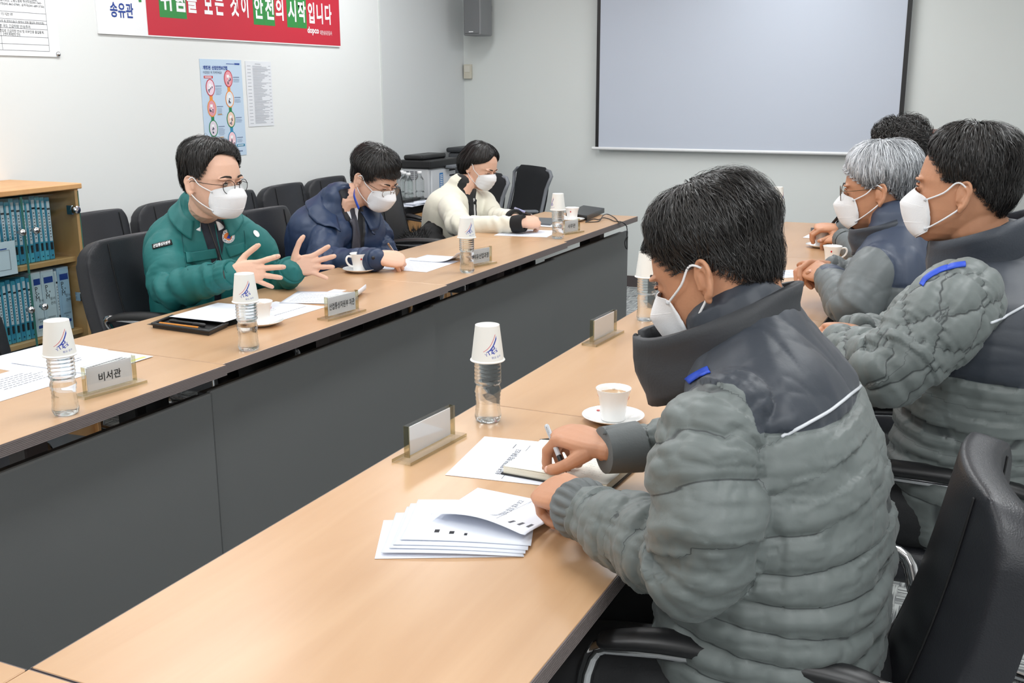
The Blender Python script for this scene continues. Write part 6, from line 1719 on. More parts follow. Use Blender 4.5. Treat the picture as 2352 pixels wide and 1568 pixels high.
    core = [tube([(-0.24, 1.52, 0.5), (-0.25, 1.53, 0.8), (-0.31, 1.55, 1.02)], [(0.14, 0.10), (0.15, 0.10), (0.08, 0.06)], 14, side=(0, 1, 0), per=3), tube([shl, ell_, wl_, wl_+d1*0.03], [0.03, 0.022, 0.022, 0.022], 10), tube([shr, elr, wr_, wr_+d2*0.02], [0.03, 0.022, 0.020, 0.020], 10)]
    body(root, hf, [(-0.345, 1.555, 1.085), (-0.31, 1.55, 1.03)], [(hL, pl, nl), (hR, pr_, nr)], core, SKIN_D, vox=0.0021, hvox=0.0018, sm=2)
    eyes(hf, root, look=(0, 0.8, -0.6), opening=0.12, m_skin=SKIN_D)
    mask(hf, root)
    def thick(a, p):
        da = np.degrees(np.abs((a+pi) % (2*pi)-pi)); dp = np.degrees(p)
        top = 0.018; t = top*(1-ss(62, 105, dp)*(0.35+0.45*ss(50, 110, da))); t = t-0.009*ss(70, 95, dp)*ss(60, 90, da)
        return np.clip(t+0.006*ss(130, 180, da)*ss(100, 60, dp), 0.0025, 0.04)
    line = [(0, 50), (20, 52), (38, 56), (50, 66), (60, 76), (72, 92), (80, 90), (92, 82), (104, 90), (116, 104), (135, 120), (160, 128), (180, 130)]
    hair(hf, root, M_HAIR, line, thick, n=9000, length=(0.35, 0.75), lift=0.006, width=0.0009, seed=4, fringe=0.22, swirl=0.5, jit=1.0, curl=0.25, clump=0.09)
    # sideburn and shaved fade below the cap
    pen(tfp(hR, (-0.022, 0.118, 0.012)), tfp(hR, (-0.052, 0.040, -0.050)), 'clear-barrelled pen with a black cap in the nearest man\'s right hand', mat('pen_clear', (196, 200, 206), 0.2), r=0.0047)
    seated_legs(root, np.array([-0.24, 1.52, 0.545]), (-1, 0, 0), 0.4, M_TROUS, knee=0.34)
    return root, hf
near_man()
# ================================================================== THE OTHER PEOPLE
def trunk(p0, p1, side, W_=1.0, D_=1.0, per=5, ex=2.4, bulge=(0, 0, 0)):
    """chain from the pelvis p0 to the neck base p1"""
    p0, p1 = np.array(p0, float), np.array(p1, float); T_ = [0, 0.22, 0.46, 0.68, 0.84, 0.94, 1.02]
    R_ = [(0.185, 0.140), (0.175, 0.135), (0.190, 0.138), (0.200, 0.130), (0.180, 0.108), (0.125, 0.084), (0.075, 0.070)]
    P = [p0+(p1-p0)*t+np.array(bulge)*sin(pi*t) for t in T_]
    return Chain(P, [(a*W_, b*D_) for a, b in R_], side, per, ex)
def arm(sh, el, wr, r=(0.064, 0.066, 0.060, 0.054, 0.048, 0.040), side=(0, 0, 1), per=5, inw=None):
    sh, el, wr = map(lambda v: np.array(v, float), (sh, el, wr)); s0 = sh if inw is None else sh+np.array(inw)
    return Chain([s0, sh*0.8+el*0.2, sh*0.45+el*0.55, el*0.97+sh*0.03, el*0.5+wr*0.5, wr], r, side, per)
def sleeve_disp(V, info, i, amp=0.006, row=None, seed=8, fr=16, wr=0.0035):
    s, a, rn, R_ = info[i]; L = s.max()
    return folds(s, a, L*0.48, 0.10, amp, 6, 0.6+i, vnoise(V*13, seed))+folds(s, a, L*0.88, 0.06, amp*0.6, 5, 1.6+i, vnoise(V*15, seed+1))+wrinkle(V, wr, fr, seed=seed)
def fold_collar(root, c, up, fwd, r, m, h=0.042, tip=0.040, open_=35, fall=0.040, th=0.003, name='collar', depth=1.0, gap=0.006, bv=None, clear=0.005, slope=0.35):
    """turned-down collar: inner stand and an outer leaf that lies on the garment, with points at the front"""
    up = norm(up); f = norm(np.array(fwd)-np.dot(fwd, up)*up); sd = np.cross(f, up); G = []
    for a in np.linspace(-180+open_, 180-open_, 49):
        t = radians(a); k = ss(60, 180-open_, abs(a)); d = norm(-f*cos(t)*depth+sd*sin(t))        # a = 0 : nape
        base = np.array(c)-up*slope*(1-cos(t))*r; hh = h*(1-0.30*k)
        row = [base+d*r*1.02-up*0.006, base+d*r*1.00+up*hh*0.5, base+d*(r+0.001)+up*hh, base+d*(r+gap)+up*(hh-0.002)]
        p = row[-1].copy(); L = fall+h*0.8+tip*k; n = 7; dr = norm(d*0.45-up*0.9+f*0.35*k)
        for q in range(n):
            p = p+dr*L/n
            if bv is not None:
                loc, nn, ix, ds = bv.find_nearest(Vector(p))
                if loc is not None:
                    loc, nn = np.array(loc[:]), np.array(nn[:]); dist = np.dot(p-loc, nn)
                    if dist < clear: p = p+nn*(clear-dist); dr = norm(dr-nn*np.dot(dr, nn))
            row.append(p.copy())
        G.append(row)
    return wobj(name, thick_grid(np.array(G), th), m, root, smooth=True), np.array(G)
def cuff_ring(root, wr, d, r, m, L=0.04, pleat=0.0, n=40, name='cuff', back=0.02, th=0.006):
    d = norm(d); s_ = norm(np.cross(d, [0, 0, 1])); u_ = np.cross(s_, d); V, F = [], []; rows = 8
    for j in range(rows):
        t = j/(rows-1)
        for k in range(n):
            a = 2*pi*k/n; rr = r*(1+0.06*sin(pi*t))+pleat*abs(sin(a*8)); V.append(wr-d*back+d*L*t+(s_*cos(a)+u_*sin(a))*rr)
    for k in range(n):
        a = 2*pi*k/n; V.append(wr-d*back+d*(L-0.002)+(s_*cos(a)+u_*sin(a))*(r-th))
    for j in range(rows):
        for k in range(n): F.append([j*n+k, j*n+(k+1) % n, (j+1)*n+(k+1) % n, (j+1)*n+k])
    wobj(name, (np.array(V), F), m, root, smooth=True)
def core_of(p0, p1, side, arms):
    P = [tube([p0, (np.array(p0)+p1)/2, p1], [(0.12, 0.08), (0.13, 0.085), (0.06, 0.05)], 12, side=side, per=3)]
    for sh, el, wr, tip in arms: P.append(tube([sh, el, wr, tip], [0.028, 0.022, 0.020, 0.020], 10))
    return P
HL_MALE = [(0, 52), (20, 54), (36, 60), (50, 72), (60, 84), (72, 99), (79, 94), (90, 83), (103, 88), (116, 104), (135, 120), (160, 130), (180, 132)]

# ---------------------------------------------------------------- the man in teal
TEAL = (14, 104, 103)
def teal_man():
    root = empty('person', (-2.62, 2.97, 0), 0, 'man with round glasses in a teal field jacket, gesturing with both open hands', 'person')
    hf = head_at_ear((438, 424), 3.56, (0.985, -0.06, -0.06), (0.10, 0, 1.0), 1.06, side=1)
    sd = norm(np.array([0.60, 0.80, 0])); fw = np.array([0.80, -0.60, 0.0])
    p0, p1 = np.array([-2.69, 3.04, 0.50]), np.array([-2.590, 2.965, 1.015])
    M_T = zone_mat('teal_cloth', [TEAL, (24, 30, 44)], ['inner'], rough=0.62, bump=0.1)
    M_T1 = mat('teal_plain', TEAL, 0.62, bump=0.2, bscale=260)
    M_TS = mat('teal_seam', (10, 78, 80), 0.7)
    tr_ = trunk(p0, p1, sd, 1.08, 1.08)
    sR, sL = D(385, 560, 3.74), D(578, 548, 3.86)
    eR, eL = D(392, 668, 3.62), D(628, 652, 3.93)
    wR, wL = D(528, 628, 3.45), D(668, 622, 3.80)
    aR = arm(sR, eR, wR, (0.072, 0.080, 0.074, 0.066, 0.060, 0.044), inw=sd*0.04+np.array([0, 0, 0.02]))
    aL = arm(sL, eL, wL, (0.066, 0.070, 0.064, 0.058, 0.052, 0.050), inw=-sd*0.04+np.array([0, 0, 0.02]))
    def at(V, info, own):
        q = V-(p0+(p1-p0)*((V[:, 2:3]-p0[2])/(p1[2]-p0[2]))); lat = q@sd; fr = q@fw
        hw = 0.012+0.034*ss(0.78, 1.0, V[:, 2]); inn = np.where((fr > 0.03) & (own == 0) & (info[0][2] < 0.92*info[1][2]) & (info[0][2] < 0.92*info[2][2]), hw-np.abs(lat-0.012), -0.02)
        return {'inner': np.clip(inn, -0.02, 0.02)}
    def disp(V, N, info, own):
        s, a, rn, R_ = info[0]; d = wrinkle(V, 0.005, 9, (1, 1, 0.6), 3)+wrinkle(V, 0.0025, 20, seed=5)+0.004*np.sin((V[:, 2]*26+V@sd*16))*ss(0.80, 0.62, V[:, 2])
        for i in (1, 2): d = np.where(own == i, sleeve_disp(V, info, i, 0.009, seed=11+i), d)
        inn = at(V, info, own)['inner']; return d-0.008*ss(-0.003, 0.004, inn)
    ja, VF = garment(root, 'jacket', [tr_, aR, aL], [], [M_T], vox=0.0065, sm=3, disp=disp, attrs=at)
    bv = bvh(VF)
    # chest pocket flaps, placket edge, armhole seam, sleeve label, round badges: sewn on where the cloth is
    def patch(px4, m, name, off=0.003, th=0.003, n=8):
        a, b, c, d = [np.array(p, float) for p in px4]; G = []
        for i in range(n+1):
            row = []
            for j in range(n+1):
                u, v = i/n, j/n; q = (a*(1-u)+b*u)*(1-v)+(d*(1-u)+c*u)*v; row.append(hit(bv, *q, off))
            if any(r is None for r in row): continue
            G.append(row)
        return wobj(name, thick_grid(np.array(G), th), m, root, smooth=True) if len(G) > 1 else None
    def seam(px, r=0.0012, m=M_TS, name='seam'):
        P = [hit(bv, *q, off=0.0006) for q in catmull(np.array(px, float), 5)]; P = [p for p in P if p is not None]
        P = [P[0]]+[P[i] for i in range(1, len(P)) if np.linalg.norm(P[i]-P[i-1]) < 0.06] if P else P
        if len(P) > 3: wobj(name, tube(P, r, 5), m, root, smooth=True)
    patch([(425, 580), (494, 571), (499, 590), (486, 607)][:2]+[(499, 592), (428, 604)], M_T1, 'pocket_flap', 0.004, 0.0035)
    patch([(517, 566), (560, 556), (561, 578), (527, 592)], M_T1, 'pocket_flap', 0.004, 0.0035)
    seam([(424, 580), (494, 571)]); seam([(428, 604), (486, 607), (499, 592)])
    seam([(416, 525), (420, 560), (425, 600), (432, 620)]); seam([(561, 530), (563, 560), (560, 590)])
    seam([(478, 515), (492, 555), (508, 600), (516, 640)], 0.0028, M_PANELE, 'zip'); seam([(494, 515), (500, 550), (512, 598), (520, 625)], 0.0022, M_T1, 'zip_edge')
    patch([(350, 562), (393, 551), (396, 562), (352, 573)], mat('black_label', (16, 18, 20), 0.6), 'sleeve_label', 0.003, 0.002)
    V, F = glyphs('산업통상자원부', 1.0, 'LEFT', 0.02); mn, mx = V.min(0), V.max(0)
    px = 354+(V[:, 0]-mn[0])/(mx[0]-mn[0])*37; py = 570.5-(V[:, 0]-mn[0])/(mx[0]-mn[0])*9.5-(V[:, 1]-mn[1])/(mx[1]-mn[1])*7.5
    VV = [hit(bv, x, y, 0.0056) for x, y in zip(px, py)]
    if all(v is not None for v in VV): wobj('label_print', (np.array(VV), F), M_PWHITE, root)
    def disc(c, rx, ry, m, name, off, n=26, rot=0.0):
        P = [hit(bv, c[0]+rx*cos(t)*cos(rot)-ry*sin(t)*sin(rot), c[1]+rx*cos(t)*sin(rot)+ry*sin(t)*cos(rot), off) for t in np.linspace(0, 2*pi, n, endpoint=False)]
        o = hit(bv, c[0], c[1], off)
        if o is None or any(p is None for p in P): return
        wobj(name, (np.array(P+[o]), [[k, (k+1) % n, n] for k in range(n)]), m, root)
    bd = (524, 543)
    disc(bd, 14, 15.5, M_PWHITE, 'badge', 0.0045); disc(bd, 12.6, 14, mat('badge_navy', (50, 62, 92), 0.6), 'badge_ring', 0.0052)
    disc(bd, 11.8, 13.2, M_PWHITE, 'badge_field', 0.0058); disc(bd, 7.6, 8.6, mat('badge_orange', (236, 130, 60), 0.6), 'badge_core', 0.0070)
    P = [hit(bv, bd[0]+x, bd[1]+y, 0.0082) for x, y in ((0, -5), (5, 4.5), (-5, 4.5))]; wobj('badge_triangle', (np.array(P), [[0, 2, 1]]), M_BLUE, root)
    for k in range(14):
        t = 2*pi*k/14; P = [hit(bv, bd[0]+cos(t+e)*10.0*q*0.96, bd[1]+sin(t+e)*11.2*q, 0.0066) for e, q in ((-0.10, 0.94), (0.10, 0.94), (0.10, 1.08), (-0.10, 1.08))]
        if k % 7 != 0: wobj('badge_mark', (np.array(P), [[0, 1, 2, 3]]), mat('badge_navy', (50, 62, 92), 0.6), root)
    disc((588, 537), 9, 5, M_PWHITE, 'sleeve_badge', 0.004, rot=0.9)
    # neckwear: white shirt collar, dark stand, big teal collar
    nk = np.array(p1)+fw*0.012
    fold_collar(root, nk+[0, 0, 0.026], (0.14, -0.06, 1), fw, 0.064, M_PWHITE, 0.026, 0.014, 22, 0.01, 0.002, 'shirt_collar', gap=0.003, slope=0.55)
    fold_collar(root, nk+[0, 0, 0.020], (0.12, -0.05, 1), fw, 0.078, M_T1, 0.034, 0.020, 36, 0.022, 0.004, 'collar', gap=0.007, bv=bv, slope=0.50)
    dR, dL = norm(wR-eR), norm(wL-eL)
    cuff_ring(root, wR, dR, 0.043, M_T1, 0.045, 0.0030, 56, back=0.03); cuff_ring(root, wL, dL, 0.051, M_T1, 0.050, 0.0, back=0.035, th=0.010)
    Ri = np.array([.786, .618, 0]); Tc = norm(np.array([.618, -.786, .18])); up = np.array([0, 0, 1.0])
    hR = hframe(wR+dR*0.022, norm(Ri*0.93+Tc*0.30+up*(-0.02)), Tc+Ri*-0.15+up*0.1); hL = hframe(wL+Ri*0.004+up*0.012, norm(Ri*0.96+Tc*0.15+up*0.10), -Tc+Ri*0.1)
    pR, nR, _ = hand_parts([(0, 8, 5), (8, 10, 6), (12, 12, 8), (14, 14, 8)], (17, 4, -8, -24), ((0.80, 0.50, -0.10), (0.62, 0.78, -0.05), (0.55, 0.82, 0.0)), side=-1, s=0.92)
    pL, nL, _ = hand_parts([(6, 10, 6), (10, 10, 8), (12, 12, 8), (10, 10, 8)], (22, 6, -8, -30), ((0.88, 0.35, -0.15), (0.85, 0.50, -0.10), (0.70, 0.68, 0.0)), side=1, s=0.93)
    body(root, hf, [p1+fw*0.01, p1-[0, 0, 0.06]], [(hR, pR, nR), (hL, pL, nL)], core_of(p0, p1-[0, 0, 0.05], sd, [(sR, eR, wR, wR+dR*0.02), (sL, eL, wL, wL+dL*0.02)]), SKIN_L, vox=0.0028, hvox=0.0021)
    eyes(hf, root, look=(0.1, 1, 0.0), opening=0.42, brow=(40, 34, 32), browk=1.1, m_skin=SKIN_L, browz=0.003)
    mask(hf, root); glasses(hf, root, mat('gunmetal', (52, 42, 44), 0.3, 0.7), 0.0225, 0.0215, y=0.108, z=-0.006)
    def thick(a, p):
        da = np.degrees(np.abs((a+pi) % (2*pi)-pi)); dp = np.degrees(p); t = 0.020*(1-ss(48, 88, dp)*0.78); return np.clip(t+0.004*ss(120, 170, da), 0.0022, 0.04)
    line = [(0, 41), (18, 42), (32, 45), (46, 57), (57, 72), (67, 84), (74, 92), (81, 88), (90, 82), (103, 88), (116, 104), (135, 118), (160, 126), (180, 128)]
    hair(hf, root, M_HAIR, line, thick, n=5000, length=(0.35, 0.8), lift=0.007, width=0.0012, seed=12, fringe=0.0, part=0.5, swirl=0.35, clump=0.10, jit=0.6)
    seated_legs(root, p0+[0, 0, 0.045], (1, -0.15, 0), 0.4, M_TROUS, knee=0.40)
teal_man()

# ---------------------------------------------------------------- the man writing in the navy coat
NAVY = (30, 50, 82)
def navy_man():
    root = empty('person', (-2.72, 3.97, 0), 0, 'man in a navy coat, white shirt and dark tie, head bowed, writing', 'person')
    hf = head_at_ear((824, 413), 4.62, (0.86, -0.10, -0.40), (0.42, -0.02, 1.0), 1.06, side=1)
    sd = norm(np.array([0.40, 0.92, 0])); fw = np.array([0.92, -0.40, 0.0])
    p0, p1 = np.array([-2.78, 4.00, 0.50]), np.array([-2.675, 3.945, 0.945])
    M_N = zone_mat('navy_cloth', [NAVY, (28, 30, 36), (232, 236, 244), (62, 64, 76)], ['inner', 'shirt', 'tie'], rough=0.5, bump=0.12)
    M_N1 = mat('navy_plain', NAVY, 0.5, bump=0.2, bscale=260)
    tr_ = trunk(p0, p1, sd, 1.20, 1.15)
    sR, sL = D(752, 535, 4.62), D(858, 520, 4.90); eR, eL = D(742, 606, 4.50), D(880, 580, 4.85)
    wR, wL = Z(861, 596, 0.770), D(880, 612, 4.75)
    aR = arm(sR, eR, wR, (0.076, 0.080, 0.074, 0.066, 0.055, 0.045), inw=sd*0.05+np.array([0, 0, 0.0]))
    aL = arm(sL, eL, wL, (0.066, 0.070, 0.066, 0.060, 0.054, 0.046), inw=-sd*0.05)
    def at(V, info, own):
        q = V-(p0+(p1-p0)*((V[:, 2:3]-p0[2])/(p1[2]-p0[2]))); lat = q@sd-0.02; fr = q@fw; on = (fr > 0.045) & (own == 0) & (info[0][2] < 0.9*info[1][2]) & (info[0][2] < 0.9*info[2][2])
        z = V[:, 2]; inn = np.where(on, 0.030+0.03*ss(0.7, 0.95, z)-np.abs(lat), -0.02)
        sh = np.where(on, 0.045*ss(0.80, 0.95, z)-0.002-np.abs(lat), -0.02); ti = np.where(on, 0.015+0.006*ss(0.9, 0.7, z)-np.abs(lat), -0.02)
        ti = np.where(z > 0.72, ti, -0.02); sh = np.where(z < p1[2]-0.005, sh, -0.02)
        return {'inner': np.clip(inn, -.02, .02), 'shirt': np.clip(sh, -.02, .02), 'tie': np.clip(ti, -.02, .02)}
    def disp(V, N, info, own):
        d = wrinkle(V, 0.006, 9, (1, 1, 0.6), 3)+wrinkle(V, 0.003, 19, seed=5)
        for i in (1, 2): d = np.where(own == i, sleeve_disp(V, info, i, 0.012, seed=21+i, wr=0.005, fr=13), d)
        return d-0.010*ss(-0.003, 0.004, at(V, info, own)['inner'])
    ja, VF = garment(root, 'coat', [tr_, aR, aL], [], [M_N], vox=0.0075, sm=3, disp=disp, attrs=at)
    nk = np.array(p1)+fw*0.015
    bv = bvh(VF)
    fold_collar(root, nk+[0, 0, 0.028], (0.22, -0.08, 1), fw, 0.062, M_PWHITE, 0.026, 0.034, 12, 0.004, 0.002, 'shirt_collar', gap=0.003, slope=0.75)
    fold_collar(root, nk+[0, 0, 0.004], (0.20, -0.08, 1), fw, 0.086, M_N1, 0.034, 0.040, 44, 0.048, 0.005, 'collar', gap=0.008, bv=bv, slope=0.45)
    kn = nk+fw*0.085+[0, 0, -0.085]
    wobj('tie', tube([kn, kn+fw*0.012+[0, 0, -0.028], kn+fw*0.018+[0, 0, -0.10], kn+fw*0.012+[0, 0, -0.18]], [(0.017, 0.011), (0.010, 0.008), (0.022, 0.004), (0.028, 0.004)], 12, side=sd, per=3), mat('tie_cloth', (58, 58, 68), 0.5, bump=0.4, bscale=400), root, smooth=True)
    lan = []
    M_LAN = mat('lanyard_blue', (36, 70, 170), 0.5)
    lan.append(tube([D(814, 436, 4.64), D(813, 448, 4.58), D(818, 464, 4.545), D(824, 478, 4.535)], [(0.0085, 0.0012)]*4, 6, side=(0.5, -0.2, 0.6), per=4))
    for l_ in lan: wobj('lanyard', l_, M_LAN, root, smooth=True)
    dR, dL = norm(wR-eR), norm(wL-eL)
    cuff_ring(root, wR, dR, 0.046, M_N1, 0.060, 0.0, back=0.050, th=0.014); cuff_ring(root, wL, dL, 0.046, M_N1, 0.05, 0.0)
    bt = wR-dR*0.012+norm(np.array([0.5, -0.8, 0.3]))*0.051; wobj('button', ell(bt, (0.007, 0.007, 0.007), n=12, m=6), M_BLACK, root, smooth=True)
    Ri = np.array([.84, .54, 0]); Tc = norm(np.array([.54, -.84, .2])); up = np.array([0, 0, 1.0])
    hR = hframe(wR+dR*0.012+[0, 0, 0.004], norm(np.array([0.72, 0.62, -0.10])), norm(np.array([0.30, -0.55, 0.75])))
    pR, nR, tp = hand_parts([(46, 58, 28), (54, 64, 30), (60, 70, 30), (64, 72, 30)], (4, 1, -2, -5), ((0.60, 0.70, -0.45), (0.15, 0.90, -0.45), (-0.1, 0.95, -0.35)), side=-1, s=1.04)
    hL = hframe(wL, norm(np.array([0.85, 0.1, -0.1])), (0, 0, 1)); pL, nL, _ = hand_parts([(30, 30, 20)]*4, side=1, s=1.0)
    body(root, hf, [p1+fw*0.02, p1-[0, 0, 0.06]], [(hR, pR, nR), (hL, pL, nL)], core_of(p0, p1-[0, 0, 0.05], sd, [(sR, eR, wR, wR+dR*0.02), (sL, eL, wL, wL+dL*0.02)]), SKIN_L, vox=0.0030, hvox=0.0023)
    eyes(hf, root, look=(0, 0.8, -0.6), opening=0.15, m_skin=SKIN_L)
    mask(hf, root, w=1.0); glasses(hf, root, mat('bronze_wire', (120, 92, 70), 0.3, 0.8), 0.023, 0.018, y=0.110, z=-0.010)
    def thick(a, p):
        da = np.degrees(np.abs((a+pi) % (2*pi)-pi)); dp = np.degrees(p); t = 0.022*(1-ss(66, 105, dp)*(0.35+0.4*ss(70, 120, da))); return np.clip(t-0.008*ss(75, 95, dp)*ss(60, 90, da), 0.003, 0.04)
    hair(hf, root, M_HAIR, [(0, 54), (20, 56), (38, 60), (52, 70)]+HL_MALE[4:], thick, n=5000, length=(0.4, 0.9), lift=0.006, width=0.0014, seed=22, fringe=0.26, part=-0.5, swirl=0.45, clump=0.10, jit=2.6, curl=0.3)
    pen(Z(892, 560, 0.815), Z(921, 603, 0.7235), 'brown and gold pen in the writing hand of the man in navy', mat('pen_brown', (150, 112, 78), 0.3), r=0.0046, tipm=M_BLACK)
    seated_legs(root, p0+[0, 0, 0.045], (1, -0.1, 0), 0.4, M_TROUS, knee=0.40)
navy_man()

# ---------------------------------------------------------------- the woman in the cream cardigan
CREAM = (226, 222, 206)
def woman():
    root = empty('person', (-2.74, 5.14, 0), 0, 'woman with a black bob in a cream cardigan trimmed in black, looking down', 'person')
    hf = head_at_ear((1078, 384), 5.72, (0.88, -0.12, -0.36), (0.36, -0.02, 1.0), 0.98, side=1)
    sd = norm(np.array([0.35, 0.94, 0])); fw = np.array([0.94, -0.35, 0.0])
    p0, p1 = np.array([-2.80, 5.16, 0.50]), np.array([-2.695, 5.145, 0.905])
    M_C = zone_mat('cream_knit', [CREAM, (26, 26, 28), (206, 206, 206)], ['inner', 'stripe'], rough=0.9, bump=0.3, bscale=500, sheen=0.3)
    M_CB = mat('black_trim', (20, 20, 22), 0.85, bump=0.3, bscale=400)
    tr_ = trunk(p0, p1, sd, 0.98, 1.02)
    sR, sL = D(1030, 470, 5.66), D(1105, 452, 5.95); eR, eL = D(1062, 522, 5.40), D(1140, 500, 5.75); wR, wL = Z(1186, 514, 0.768), D(1180, 500, 5.45)
    aR = arm(sR, eR, wR, (0.060, 0.070, 0.068, 0.064, 0.052, 0.040), inw=sd*0.03+np.array([0, 0, 0.0])); aL = arm(sL, eL, wL, (0.055, 0.060, 0.056, 0.052, 0.046, 0.038), inw=-sd*0.03)
    def at(V, info, own):
        q = V-(p0+(p1-p0)*((V[:, 2:3]-p0[2])/(p1[2]-p0[2]))); lat = q@sd-0.01; fr = q@fw; on = (fr > 0.03) & (own == 0) & (info[0][2] < 0.9*info[1][2]) & (info[0][2] < 0.9*info[2][2]); z = V[:, 2]
        inn = np.where(on, 0.030+0.045*ss(0.84, 0.92, z)-np.abs(lat), -0.02); inn = np.maximum(inn, 0.046-np.hypot(V[:, 0]-p1[0]-0.03, V[:, 1]-p1[1])-np.where(z > 0.86, 0, 1))
        st = np.where(on & (np.abs(lat) < 0.05), 0.006-np.abs(lat-0.018), -0.02)
        return {'inner': np.clip(inn, -.02, .02), 'stripe': np.clip(np.where(z < 0.85, st, -0.02), -.02, .02)}
    def disp(V, N, info, own):
        d = wrinkle(V, 0.004, 8, (1, 1, 0.7), 3)
        for i in (1, 2): d = np.where(own == i, sleeve_disp(V, info, i, 0.007, seed=31+i, wr=0.003, fr=12), d)
        return d-0.006*ss(-0.003, 0.004, at(V, info, own)['inner'])
    garment(root, 'cardigan', [tr_, aR, aL], [], [M_C], vox=0.0075, sm=4, disp=disp, attrs=at)
    nk = np.array(p1)
    # black neckline trim and front edges
    P = []
    for a in np.linspace(-165, 165, 30):
        t = radians(a); dd = -fw*cos(t)+sd*sin(t); P.append(nk+dd*0.086+np.array([0, 0, -0.004-0.052*(1-cos(t))/2-0.03*ss(120, 165, abs(a))]))
    wobj('neck_trim', tube(P, [(0.010, 0.005)]*len(P), 8, side=(0, 0, 1)), M_CB, root, smooth=True)
    dR, dL = norm(wR-eR), norm(wL-eL)
    for w_, d_ in ((wR, dR), (wL, dL)): cuff_ring(root, w_, d_, 0.042, M_CB, 0.062, 0.0, back=0.018, th=0.014)
    hR = hframe(wR+dR*0.034, norm(np.array([0.55, 0.80, 0.02])), norm(np.array([0.5, -0.55, 0.65])))
    pR, nR, _ = hand_parts([(30, 40, 25), (36, 48, 28), (42, 55, 30), (46, 58, 30)], (4, 1, -2, -5), ((0.62, 0.66, -0.40), (0.25, 0.88, -0.35), (0.1, 0.95, -0.25)), side=-1, s=0.92)
    hL = hframe(wL+dL*0.034, norm(np.array([0.75, -0.50, 0.05])), norm(np.array([0.35, 0.1, 0.9])))
    pL, nL, _ = hand_parts([(34, 45, 25), (40, 50, 28), (45, 55, 30), (48, 58, 30)], (4, 1, -2, -5), ((0.62, 0.66, -0.40), (0.25, 0.88, -0.35), (0.1, 0.95, -0.25)), side=1, s=0.92)
    body(root, hf, [p1+fw*0.01, p1-[0, 0, 0.05]], [(hR, pR, nR), (hL, pL, nL)], core_of(p0, p1-[0, 0, 0.05], sd, [(sR, eR, wR, wR+dR*0.02), (sL, eL, wL, wL+dL*0.02)]), SKIN_L, vox=0.0032, hvox=0.0024, nose=0.97)
    eyes(hf, root, look=(0, 0.8, -0.6), opening=0.2, m_skin=SKIN_L, browk=0.8)
    mask(hf, root, kind='flat')
    def thick(a, p):
        da = np.degrees(np.abs((a+pi) % (2*pi)-pi)); dp = np.degrees(p); return np.clip(0.017+0.022*ss(80, 120, da)*ss(60, 110, dp)-0.004*ss(40, 0, da), 0.004, 0.05)*(1+0.0*dp)
    line = [(0, 40), (15, 46), (30, 58), (45, 68), (60, 76), (72, 82), (82, 87), (90, 96), (97, 130), (108, 149), (140, 152), (180, 152)]
    hair(hf, root, M_HAIR, line, thick, n=4200, length=(0.8, 1.5), lift=0.003, width=0.0016, seed=33, fringe=0.0, swirl=0.10, clump=0.0, curl=0.05, jit=0.5)
    pen(D(1183, 478, 5.50), D(1224, 494, 5.28), 'silver and blue ballpoint pen between the woman\'s fingers', mat('pen_silver_blue', (160, 165, 205), 0.3), r=0.0055)
    seated_legs(root, p0+[0, 0, 0.045], (1, 0, 0), 0.4, M_CB, knee=0.38)
    # the dark coat slung over her chair
    co = empty('coat', (-2.95, 5.05, 0.45), 0, 'black coat with a furry trim bundled on the woman\'s chair', 'coat')
    P = [tube([D(1000, 520, 5.72), D(985, 555, 5.62), D(1010, 590, 5.55), D(1060, 575, 5.45)], [(0.05, 0.04), (0.09, 0.07), (0.12, 0.08), (0.09, 0.06)], 14, per=3), ell(D(955, 575, 5.60), (0.09, 0.12, 0.10))]
    V, F = remesh(P, 0.012, 2); V = V+vnormals(V, F)*wrinkle(V, 0.014, 12, seed=4)[:, None]; wobj('cloth', (V, F), M_CB, co, smooth=True)
    r_ = np.random.RandomState(3); H_ = []
    V, F = ell(D(958, 572, 5.58), (0.115, 0.13, 0.12), n=26, m=18); c_ = D(958, 572, 5.58)
    pts = []
    for k in range(1500):
        d = norm(r_.normal(size=3)); b = c_+d*np.array([0.085, 0.115, 0.10]); t = b+d*0.028+r_.normal(size=3)*0.010; s_ = norm(np.cross(d, r_.normal(size=3)))*0.0016; H_.append((np.array([b-s_, b+s_, t]), [[0, 1, 2]]))
    wobj('fur_trim', join(H_), mat('black_fur', (14, 14, 15), 0.8), co)['kind'] = 'stuff'
woman()

